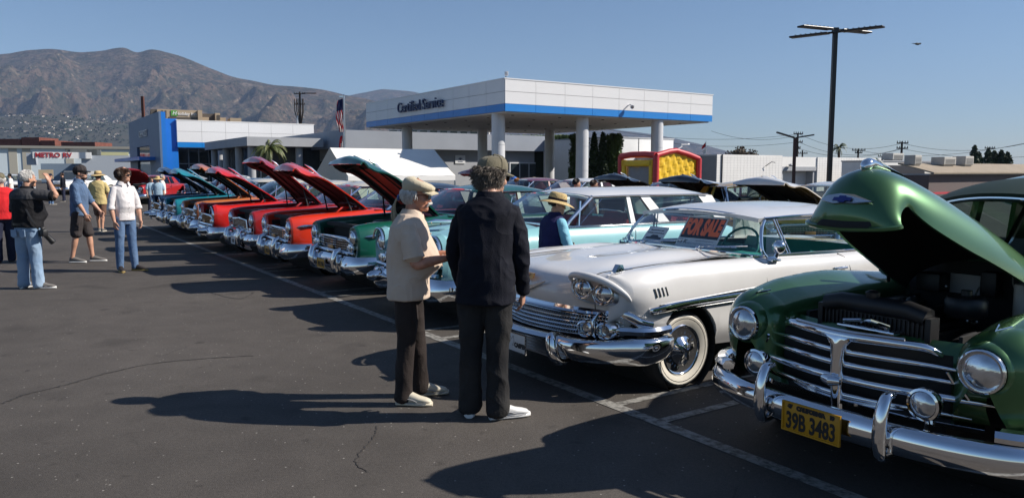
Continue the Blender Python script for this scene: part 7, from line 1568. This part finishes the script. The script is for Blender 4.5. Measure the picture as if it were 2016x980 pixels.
f2 = at(1390, 278, 120); o = thing('flagpole', 'distant thin flagpole with small red and white flag over the bounce house', 'flagpole', (f2.x, 120, 0)); m = MB(); m.tube([(0,0,0),(0,0,f2.z)], [.10,.06], 6); obj('pole', m, M_steel, o)
m = MB(); m.m = 0; m.prism([(-.05,0,f2.z-.2),(-.5,.1,f2.z-.7),(-.7,.0,f2.z-1.3),(-.05,0,f2.z-.9)], (0,.06,0)); m.m = 1; m.prism([(-.05,0,f2.z-1.2),(-.45,.1,f2.z-1.4),(-.5,0,f2.z-2.0),(-.05,0,f2.z-1.9)], (0,.06,0)); obj('flag', m, [M_fr, M_fw], o, 0)
# bird
p = at(1806, 87, 30); o = thing('bird', 'small dark bird gliding high in the sky at right', 'bird', p, .4); m = MB(); m.ball((0,0,0),(.13,.045,.045),10,8); m.ball((.14,0,.02),(.045,.035,.035),8,6); m.prism([(-.10,-.02,0),(-.24,-.05,0),(-.24,.05,0),(-.10,.02,0)],(0,0,.01))
for s_ in (-1, 1): m.grid([[(.07-.02*k, s_*.17*k/3*1.0, .03*math.sin(k*1.0)), (-.07+.01*k*k, s_*.17*k/3, .03*math.sin(k*1.0)-.012)] for k in range(4)])
obj('body', m, M_black, o)

# ================================================================ TENT, BOUNCE HOUSE, TABLES
TY = 41.5; tp = at(650, 300, TY); tz, te = at(700, 291, TY).z, at(740, 346, TY).z
tent = thing('marquee', 'large white ridge tent with open gable in shade-tinted canvas beside the low grey building', 'tent', (tp.x, TY, 0)); M_canvas = mat('white_canvas', (.76,.75,.72), .7, var=.04, vscale=.8); M_shadec = mat('shaded_canvas', (.62,.55,.45), .8, var=.05)  # gable canvas: white cloth with the end's shade mixed into its colour
Lr = solve_len(Vector((tp.x, TY, 0)), LB, 856); hw_ = 2.5
Rm = Matrix.Rotation(LOT_A, 3, 'Z')
def tq(a, b, z): return Rm @ Vector((a, b, z))
m = MB(); N = 12
for s_ in (-1, 1):
    m.grid([[tq(Lr*i/N, s_*hw_*v/6, tz+(te-tz)*v/6-.05*math.sin(math.pi*v/6)-.02*math.sin(i*2.1)*v/6) for v in range(7)] for i in range(N+1)])
    m.grid([[tq(Lr*i/N, s_*hw_, te-dz) for dz in (0, .12, .26)] for i in range(N+1)])
obj('roof_cloth', m, M_canvas, tent, 60)
m = MB(); m.grid([[tq(-.02, -hw_, te), tq(-.02, 0, tz), tq(-.02, hw_, te)], [tq(-.02, -hw_*.98, te-.25), tq(-.02, 0, te-.25), tq(-.02, hw_*.98, te-.25)]]); obj('gable', m, M_shadec, tent, 0)
m = MB(); m.prism([tq(Lr, -hw_, te), tq(Lr, 0, tz), tq(Lr, hw_, te)], tq(.01,0,0)); obj('gable', m, M_shadec, tent, 0)
for i in range(4):
    for s_ in (-1, 1): m = MB(); q = tq(Lr*i/3, s_*hw_*.97, 0); m.cyl(q, (q.x, q.y, te), .05, 8); obj('pole', m, M_steel, tent)
# bounce house: a shaded entrance face to the left of its corner, a sunlit yellow side to the right
BY = 40.0; b0 = at(1292, 300, BY); b0.z = 0; bh = thing('bounce_house', 'red and yellow inflatable bounce house with open window behind the canopy columns', 'bounce house', b0, LOT_A)
bz = at(1292, 306, BY).z; w1 = solve_len(b0, LU, 1221); w2 = solve_len(b0, LB, 1373)
M_ir = mat('inflatable_red', (.52,.035,.045), .45, var=.08, bump=.2, bscale=4); M_iy = mat('inflatable_yellow', (.80,.50,.015), .5, var=.06, bump=.5, bscale=5); M_net = mat('dark_net', (.12,.12,.13), .8)
def itube(pts, r, mt, nm): m = MB(); m.tube([Vector(q) for q in pts], r, 12); return obj(nm, m, mt, bh, 60)
for (x, y) in ((0,0),(0,w1),(w2,0)): itube([(x,y,0),(x,y,bz*.5),(x,y,bz-(.12 if x else 0))], .17, M_ir, 'inflated_post')
itube([(0,0,bz),(0,w1*.3,bz+.06),(0,w1*.7,bz+.06),(0,w1,bz-.02)], .17, M_ir, 'inflated_beam')
itube([(0,0,bz),(w2*.30,0,bz+.22),(w2*.45,0,bz+.27),(w2*.75,0,bz+.08),(w2,0,bz-.14)], .14, M_ir, 'inflated_beam')
itube([(w2,0,bz-.14),(w2,w1*.5,bz+.05),(w2,w1,bz)], .14, M_ir, 'inflated_beam')
m = MB(); zc = bz-.20; m.bevbox((-.02,w1/2,zc-.20),(.22,w1-.30,.34),.06); m.bevbox((-.02,.30,zc*.5),(.22,.26,zc),.06); m.bevbox((-.02,w1-.30,zc*.5),(.22,.26,zc),.06); m.bevbox((-.02,w1/2,.5),(.24,w1-.3,1.0),.08); obj('yellow_border', m, M_iy, bh, 60)
m = MB(); m.grid([[(.10+.05*math.sin(i*1.3), .45+(w1-.9)*i/10, z) for i in range(11)] for z in (.95, zc-.3)]); obj('window_net', m, mat('bounce_net', (.30,.30,.31), .8, var=.2, vscale=30), bh)
ztop = lambda u: bz-.10+(.24*min(1, u/.45) if u < .45 else .24-.36*(u-.45)/.55)
m = MB(); m.grid([[(.10+(w2-.2)*i/22, .04+.05*math.sin(i*1.9+k*.7)+.03*math.sin(k*2.1+i), 1.15+(ztop(i/22)-1.15)*k/10) for i in range(23)] for k in range(11)]); obj('yellow_wall', m, M_iy, bh, 60)
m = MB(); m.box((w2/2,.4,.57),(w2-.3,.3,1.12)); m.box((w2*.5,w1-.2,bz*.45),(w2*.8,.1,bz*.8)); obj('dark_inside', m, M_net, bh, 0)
m = MB(); m.bevbox((w2*.72,-.10,1.18),(.45,.2,.26),.06); obj('orange_flap', m, mat('orange_vinyl', (.65,.18,.02), .5), bh)
M_redcl = mat('red_table_cloth', (.55,.03,.025), .7, var=.1)
for k, (x0, x1, y0, Y_, lb) in enumerate(((1080, 1118, 362, 30, 'red covered table under the canopy left of the dark haired man'), (1178, 1208, 357, 30, 'red covered table beside the black raised hood'))):
    a = at(x0, y0, Y_); b_ = at(x1, y0, Y_); o = thing('table', lb, 'table', ((a.x+b_.x)/2, Y_, 0)); m = MB(); m.bevbox((0,0,a.z/2+.02),(b_.x-a.x,.7,a.z-.02),.03); obj('table_cloth', m, M_redcl, o); m = MB(); m.box((0,0,a.z+.03),(b_.x-a.x+.04,.74,.03)); obj('table_top', m, M_redcl, o, 0)
p = at(1158, 356, 32); o = thing('banner_stand', 'blue and white upright banner between two men under the canopy', 'banner', (p.x, 32, 0)); m = MB(); m.box((0,0,p.z/2+.1),(.55,.03,p.z-.2)); obj('banner', m, mat('banner_blue', (.10,.30,.62), .6, col2=(.6,.65,.7), vscale=3), o, 0); m = MB(); m.box((0,0,.05),(.6,.25,.06)); m.cyl((0,.03,0),(0,.03,p.z),.015,6); obj('stand', m, M_steel, o, 0)
p = at(1012, 357, 30); o = thing('balloon', 'small blue balloon right of the olive cap', 'balloon', (p.x, 30, p.z)); m = MB(); m.ball((0,0,0),(.17,.17,.20),14,10); obj('skin', m, mat('blue_balloon', (.05,.16,.50), .3, coat=.5), o); m = MB(); m.tube([(0,0,-.2),(.02,0,-.7),(0,0,-p.z+.02)], .004, 4); obj('string', m, M_white, o)
# forklift-like red frame by the block building
p = at(1470, 366, 36); o = thing('utility_cart', 'red open framed cart in front of the block building', 'cart', (p.x, 36, 0)); zz = p.z
m = MB()
for x in (-.55, -.28, .55): m.box((x,0,zz/2+.1),(.09,.09,zz-.2))
m.box((0,0,zz),(1.3,.5,.06)); m.box((0,0,.55),(1.5,.7,.12)); obj('frame', m, mat('red_cart', (.45,.05,.03), .5), o, 0)
for x in (-.5,.5): m = MB(); m.lathe([(.2,-.06),(.24,-.04),(.24,.04),(.2,.06)], (x,-.3,.24), 'Y', 16); obj('wheel', m, M_rubber, o)

# ================================================================ PLANTS
M_leaf = mat('ivy_leaf', (.070,.115,.030), .6, var=.35, vscale=1.2); M_leafd = mat('cypress_leaf', (.028,.052,.020), .7, var=.35, vscale=2); M_palm = mat('palm_leaf', (.075,.12,.03), .5, var=.3, vscale=3, col2=(.17,.17,.06)); M_bark = mat('bark', (.10,.075,.05), .9, var=.3, vscale=10)
def leaves(n, fn, size, seed, mb=None):
    rr = random.Random(seed); m = mb or MB()
    for _ in range(n):
        p = fn(rr); a = Vector((rr.gauss(0,1), rr.gauss(0,1), rr.gauss(0,1))).normalized(); b = a.cross(Vector((rr.gauss(0,1), rr.gauss(0,1), rr.gauss(0,1)))).normalized(); s = size*rr.uniform(.6,1.4)
        m.add([p-a*s*.5, p+b*s*.32, p+a*s*.6, p-b*s*.32], [(0,1,2,3)])
    return m
def wall_ivy(lab, x0, x1, y0, Y, dz, n, seed, name='ivy', m_=None, dark=False):
    p0, p1 = at(x0, 300, Y), at(x1, 300, Y); zt = at(x0, y0, Y).z; w = p1.x-p0.x; o = thing(name, lab, 'ivy', ((p0.x+p1.x)/2, Y, 0))
    def fn(r):
        z = r.uniform(0, zt) if r.random() < .9 else r.uniform(zt*.9, zt*1.03); f = r.random()
        bulge = .18*mnoise.noise((seed, z*.9, 2.0))+.12*mnoise.noise((seed*3, z*2.7, 5.0))
        if f < .62: return Vector((r.uniform(-w/2, w/2), -dz/2-abs(r.gauss(0,.10))+bulge*.6, z))
        if f < .82: return Vector((w/2+abs(r.gauss(0,.10))+bulge, r.uniform(-dz/2, dz/2), z))
        return Vector((-w/2-abs(r.gauss(0,.10))+bulge, r.uniform(-dz/2, dz/2), z))
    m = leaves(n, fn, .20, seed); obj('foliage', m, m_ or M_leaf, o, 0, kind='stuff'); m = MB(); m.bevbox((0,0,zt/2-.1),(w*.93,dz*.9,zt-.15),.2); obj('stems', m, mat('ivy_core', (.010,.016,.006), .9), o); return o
def cypress(lab, px_, ytop, Y, r, n, seed, grp=None, nm='cypress_tree'):
    p = at(px_, ytop, Y); h = p.z; o = thing(nm, lab, 'tree', (p.x, Y, 0), 0, grp)
    def fn(q):
        z = q.uniform(.04, 1)**.85; rad = r*(min(1, z*5)*(1-z)**.55*1.25+.02)*(1+.35*mnoise.noise((seed*7.1+q.random()*.01, z*14, 0))); a = q.uniform(0, 6.283); k = q.random()**.4
        return Vector((rad*k*math.cos(a), rad*k*math.sin(a), z*h))
    obj('crown', leaves(n, fn, .15+r*.16, seed), M_leafd, o, 0, kind='stuff'); m = MB(); m.tube([(0,0,0),(0,0,h*.5),(0,0,h*.92)], [r*.24,r*.15,.02], 8)
    for i in range(5): a = i*1.3; m.tube([(0,0,h*(.15+.12*i)),(r*.5*math.cos(a),r*.5*math.sin(a),h*(.25+.12*i))],[.05,.015],5)
    obj('trunk', m, M_bark, o); return o
wall_ivy('broad sunlit ivy covered column right of the middle canopy column', 1198, 1217, 268, 58, 1.6, 5200, 3)
wall_ivy('shaded ivy covered column left of the middle canopy column', 1127, 1150, 268, 60, 1.4, 3600, 5)
wall_ivy('low ivy hanging along the service building roof edge', 1000, 1130, 265, 71, .9, 100, 9) if False else None
cypress('left of two slim dark cypresses between the ivy columns', 1170, 262, 57, .42, 2600, 21); cypress('right of two slim dark cypresses between the ivy columns', 1187, 262, 57, .42, 2600, 22)
hg = thing('hedge', 'long clipped hedge top showing above the service building roof', 'hedge', (at(1065,300,74).x, 75, 0)); zh = at(1065, 266, 74).z; wl = at(1132,300,74).x-at(998,300,74).x
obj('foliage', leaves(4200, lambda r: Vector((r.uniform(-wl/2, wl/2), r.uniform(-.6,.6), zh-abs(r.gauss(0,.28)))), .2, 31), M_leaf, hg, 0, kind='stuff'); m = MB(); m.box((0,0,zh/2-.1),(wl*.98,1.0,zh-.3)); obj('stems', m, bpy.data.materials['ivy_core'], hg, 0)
def palm(lab, px_, ytop, ycrown, Y, n, L, seed, tr=.16, droop=1.0):
    r = random.Random(seed); p = at(px_, ycrown, Y); o = thing('palm_tree', lab, 'tree', (p.x, Y, 0)); m = MB()
    m.tube([(.0,0,0),(.05,0,p.z*.5),(0,0,p.z)], [tr*1.25,tr,tr*.85], 10)
    for i in range(int(p.z/.22)): m.tube([(tr*1.08*math.cos(a),tr*1.08*math.sin(a),i*.22) for a in [k*.7 for k in range(10)]], .02, 4)
    obj('trunk', m, M_bark, o)
    for i in range(n):
        a = 2*math.pi*i/n+r.uniform(-.2,.2); el = r.uniform(-.2, 1.25); f = MB(); pts = []; q = Vector((0,0,p.z)); d = Vector((math.cos(a)*math.cos(el), math.sin(a)*math.cos(el), math.sin(el)))
        for k in range(11): pts.append(q.copy()); q = q+d*(L/10); d = (d+Vector((0,0,-.13*droop-.03*k*droop))).normalized()
        f.tube(pts, [.022*(1-k/11)+.004 for k in range(11)], 4)
        for k in range(2, 11):
            t = (pts[min(k+1,10)]-pts[k-1]).normalized(); sd = t.cross(Vector((0,0,1))).normalized(); ll = L*.20*math.sin(math.pi*(.15+.8*k/11))
            for s_ in (-1, 1):
                for u in (0, .5):
                    b0 = pts[k-1].lerp(pts[k], u); e = b0+(sd*s_*.85+t*.55+Vector((0,0,-.45-r.uniform(0,.3)))).normalized()*ll; w = t*.032; f.add([b0-w, b0+w, e], [(0,1,2)])
        obj('frond', f, M_palm, o, 0)
    return o
palm('short palm with drooping fronds in front of the entrance portico', 530, 270, 292, 52, 30, 1.55, 3)
palm('distant palm with round crown right of the tall lamp post', 1652, 276, 292, 115, 22, 1.6, 8, .2, 1.3)
for i, (x, y, Y, r_) in enumerate(((1919,287,85,.5),(1927,300,88,.55),(1946,293,90,.5),(1958,297,92,.55),(1972,296,92,.6),(1984,300,92,.55))):
    cypress(['tall pointed cypress, leftmost of the dark clump at far right','low rounded cypress beside the leftmost pointed one','thin cypress in the middle of the dark clump behind the roof units','second thin cypress in the middle of the dark clump','broad dark cypress near the right end of the clump','last cypress of the dark clump before the picture edge'][i], x, y, Y, r_*1.5, 1100, 40+i, 'dark trees behind the tan roof')
def bush_tree(nm, lab, px_, ytop, Y, r, n, seed, m_, grp=None):
    p = at(px_, ytop, Y); o = thing(nm, lab, 'tree', (p.x, Y, 0), 0, grp); rr = random.Random(seed); cl = [(Vector((rr.uniform(-1,1)*r, rr.uniform(-.6,.6)*r, p.z-r*.5+rr.uniform(-.45,.35)*r)), rr.uniform(.3,.55)*r) for _ in range(9)]
    def fn(q): c, s = q.choice(cl); d = Vector((q.gauss(0,1),q.gauss(0,1),q.gauss(0,1))).normalized(); return c+d*s*q.random()**.35
    obj('crown', leaves(n, fn, .12*r+.1, seed), m_, o, 0, kind='stuff'); m = MB(); m.tube([(0,0,0),(0,0,p.z-r*.9)], [.16*r,.09*r], 8)
    for c, s in cl[:6]: m.tube([(0,0,p.z-r*1.0), c], [.07*r,.02*r], 5)
    obj('trunk', m, M_bark, o); return o
bush_tree('bare_tree', 'twiggy round brown tree crown over the block building', 1458, 290, 90, 1.9, 900, 61, mat('dry_leaf', (.10,.075,.05), .8, var=.3))
for i, (x, y, Y) in enumerate(((20,262,1100),)): pass
# hillside houses and scrub below the mountain
hm = {}
def house_mesh(k):
    if k in hm: return hm[k]
    w, d, h = ((14,9,5),(20,10,4),(10,9,6))[k]; m = MB(); m.m = 0; m.box((0,0,h/2),(w,d,h)); m.m = 1; m.prism([(-w/2-1,-d/2-1,h+.02),(w/2+1,-d/2-1,h+.02),(0+w*.2,0,h+2.4),(-w*.2,0,h+2.4)], (0,.2,0)); m.prism([(-w/2-1,-d/2-1,h+.02),(w/2+1,-d/2-1,h+.02),(w/2+1,d/2+1,h+.02),(-w/2-1,d/2+1,h+.02)], (0,0,.6)); m.m = 2
    for i in range(4): m.box((-w/2+w*(i+.5)/4,-d/2-.05,h*.55),(w*.12,.2,1.6))
    hm[k] = mesh_of('hillside_house', m, [mat('house_wall', ((.72,.68,.60),(.62,.55,.44),(.70,.66,.62))[k], .8), mat('house_roof', ((.26,.16,.12),(.22,.19,.17),(.30,.20,.15))[k], .9), M_darkglass], 0); return hm[k]
rr = random.Random(12); dg = bpy.context.evaluated_depsgraph_get(); hill = [bpy.data.objects['foothill'], bpy.data.objects['mountain']]
bpy.context.view_layer.update(); dg.update()
def drop(x, y):
    best = None; d = at(x, y, 1000)-Vector((0,0,CAM_H)); o = Vector((0,0,CAM_H))
    for hh in hill:
        ok, loc, nrm, _ = hh.ray_cast(o, d.normalized())
        if ok and (best is None or loc.length < best.length): best = loc
    return best
n = 0; hs = []
bands = ((2,28,226,231),(40,86,224,230),(120,150,228,231),(170,246,229,238),(40,150,237,250),(48,112,248,262),(120,190,244,258),(92,130,262,274),(150,170,268,276),(210,236,262,270),(0,40,240,262),(140,240,238,246))
for (x0, x1, y0, y1) in bands:
    for _ in range(max(3, int((x1-x0)*.16))):
        q = drop(rr.uniform(x0, x1), rr.uniform(y0, y1))
        if q is None: continue
        k = rr.randrange(3); o = obj('hillside_house', house_mesh(k), None); sc = rr.uniform(.45,.85); o.scale = (sc,)*3; o.location = q-Vector((0,0,1.5)); o.rotation_euler = (0,0,rr.uniform(-.5,.9)); tag(o, 'small pale house among others scattered over the distant hillside', 'house', 'houses on the distant hillside'); n += 1
m = MB()
for _ in range(480):
    q = drop(rr.uniform(-10, 262), rr.uniform(226, 284))
    if q is None: continue
    s = rr.uniform(2,6); 
    for _k in range(5):
        c = q+Vector((rr.gauss(0,s*.6),rr.gauss(0,s*.6),rr.uniform(.2,1.0)*s)); a = Vector((rr.gauss(0,1),rr.gauss(0,1),rr.gauss(0,1))).normalized()*s*.7; b = a.cross(Vector((rr.gauss(0,1),rr.gauss(0,1),rr.gauss(0,1)))).normalized()*s*.6; m.add([c-a, c+b, c+a, c-b], [(0,1,2,3)])
obj('hillside_scrub', m, mat('far_tree', (.022,.034,.016), .9, var=.3, vscale=.02), None, 0, kind='stuff')
# ================================================================ FAR PEOPLE
M_ltblue = cloth('light_blue_shirt', (.30,.42,.52), .1); M_tee = cloth('white_tee', (.68,.66,.64), .05); M_redcap = cloth('red_cap', (.50,.02,.03), .1); M_bluecap = cloth('blue_visor', (.03,.06,.35), .1); M_orhair = mat('orange_hair', (.42,.17,.035), .6, var=.3, vscale=50); M_dkred = cloth('maroon_shirt', (.20,.03,.03), .1)
def far(lab, x, Y, yaw, H, shirt, trs, hair=None, hat_=None, glasses=None, sl='short', girth=1.0, grp='onlookers far off'):
    return person(lab, (((x-1008)/1500*Y), Y), yaw, H, dict(voxel=.020, voxel_skin=.018, girth=girth, hair=hair, hat=hat_, glasses=glasses, shirt=(shirt, sl, .86), L=hang(1), R=hang(-1), footL=(.02,.12,.1,0), footR=(.02,-.12,-.1,0), trousers=(trs, 'long', 1.05), shoes=(M_darkshoe, M_sole, None), wrinkle=.006), grp)
far('dark haired bearded man in white top seen over the white car roof', 1133, 18.3, R(15), 1.58, M_tee, M_jeand, (M_hair_d, 'short'))
far('man in white shirt with sunglasses seen over the white car roof', 1167, 18.0, R(10), 1.55, M_tee, M_jeand, (M_hair_b, 'short'), None, True)
far('person in straw hat and pale blue shirt leaning by the navy car', 313, 30, R(-60), 1.56, M_ltblue, M_navyj, (M_hair_d, 'fringe'), ('straw', M_straw, M_straw))
far('person with brown hair beside the straw hatted onlooker by the navy car', 300, 32, R(-40), 1.52, M_ltblue, M_navyj, (M_hair_b, 'long'))
far('person in white top right of the straw hatted onlooker', 322, 33, R(20), 1.60, M_tee, M_navyj, (M_hair_w, 'short'))
far('person in dark clothes standing before the caravan dealer', 127, 44, R(200), 1.66, M_blackknit, M_navyj, (M_hair_b, 'short'), None, None, 'long')
far('person in navy shirt and cap beyond the photographer', 102, 40, R(60), 1.62, M_navyj, M_jeand, None, ('ball_cap', M_navyj))
far('person in white shirt beyond the photographer near the white wagon', 24, 42, R(200), 1.62, M_tee, M_jeand, (M_hair_d, 'short'))
far('person in brown cap and blue shirt beyond the photographer', 44, 44, R(240), 1.62, M_denim, M_jeand, None, ('ball_cap', M_brshort))
far('person in red cap with blue visor beside the red cart', 1492, 26, R(20), 1.34, M_dkred, M_jeand, (M_hair_d, 'short'), ('ball_cap', M_redcap, M_bluecap))
far('woman with orange hair under the canopy', 1018, 26, R(100), 1.53, M_blackknit, M_jeand, (M_orhair, 'long'))
far('person in blue top near the service building doors', 1052, 34, R(160), 1.50, M_denim, M_jeand, (M_hair_bl, 'long'))
far('person in dark top near the service building doors', 1072, 36, R(30), 1.48, M_blackknit, M_jeand, (M_hair_b, 'short'))
far('person in red cap behind the red hooded car', 438, 27, R(60), 1.68, M_dkred, M_navyj, None, ('ball_cap', M_redcap))
# ================================================================ HAZE
_hm = bpy.data.materials.new('haze'); _hm.use_nodes = True; _nt = _hm.node_tree; _nt.nodes.remove(_nt.nodes['Principled BSDF'])
_pv = _nt.nodes.new('ShaderNodeVolumePrincipled'); _pv.inputs['Color'].default_value = (.48,.66,1.0,1); _pv.inputs['Density'].default_value = HAZE
_pv.inputs['Anisotropy'].default_value = 0.0
_nt.links.new(_pv.outputs[0], _nt.nodes['Material Output'].inputs['Volume'])
g = MB(); g.box((0, 4350, 549), (18200, 9500, 1100)); obj('haze', g, _hm, None, 0, kind='stuff')
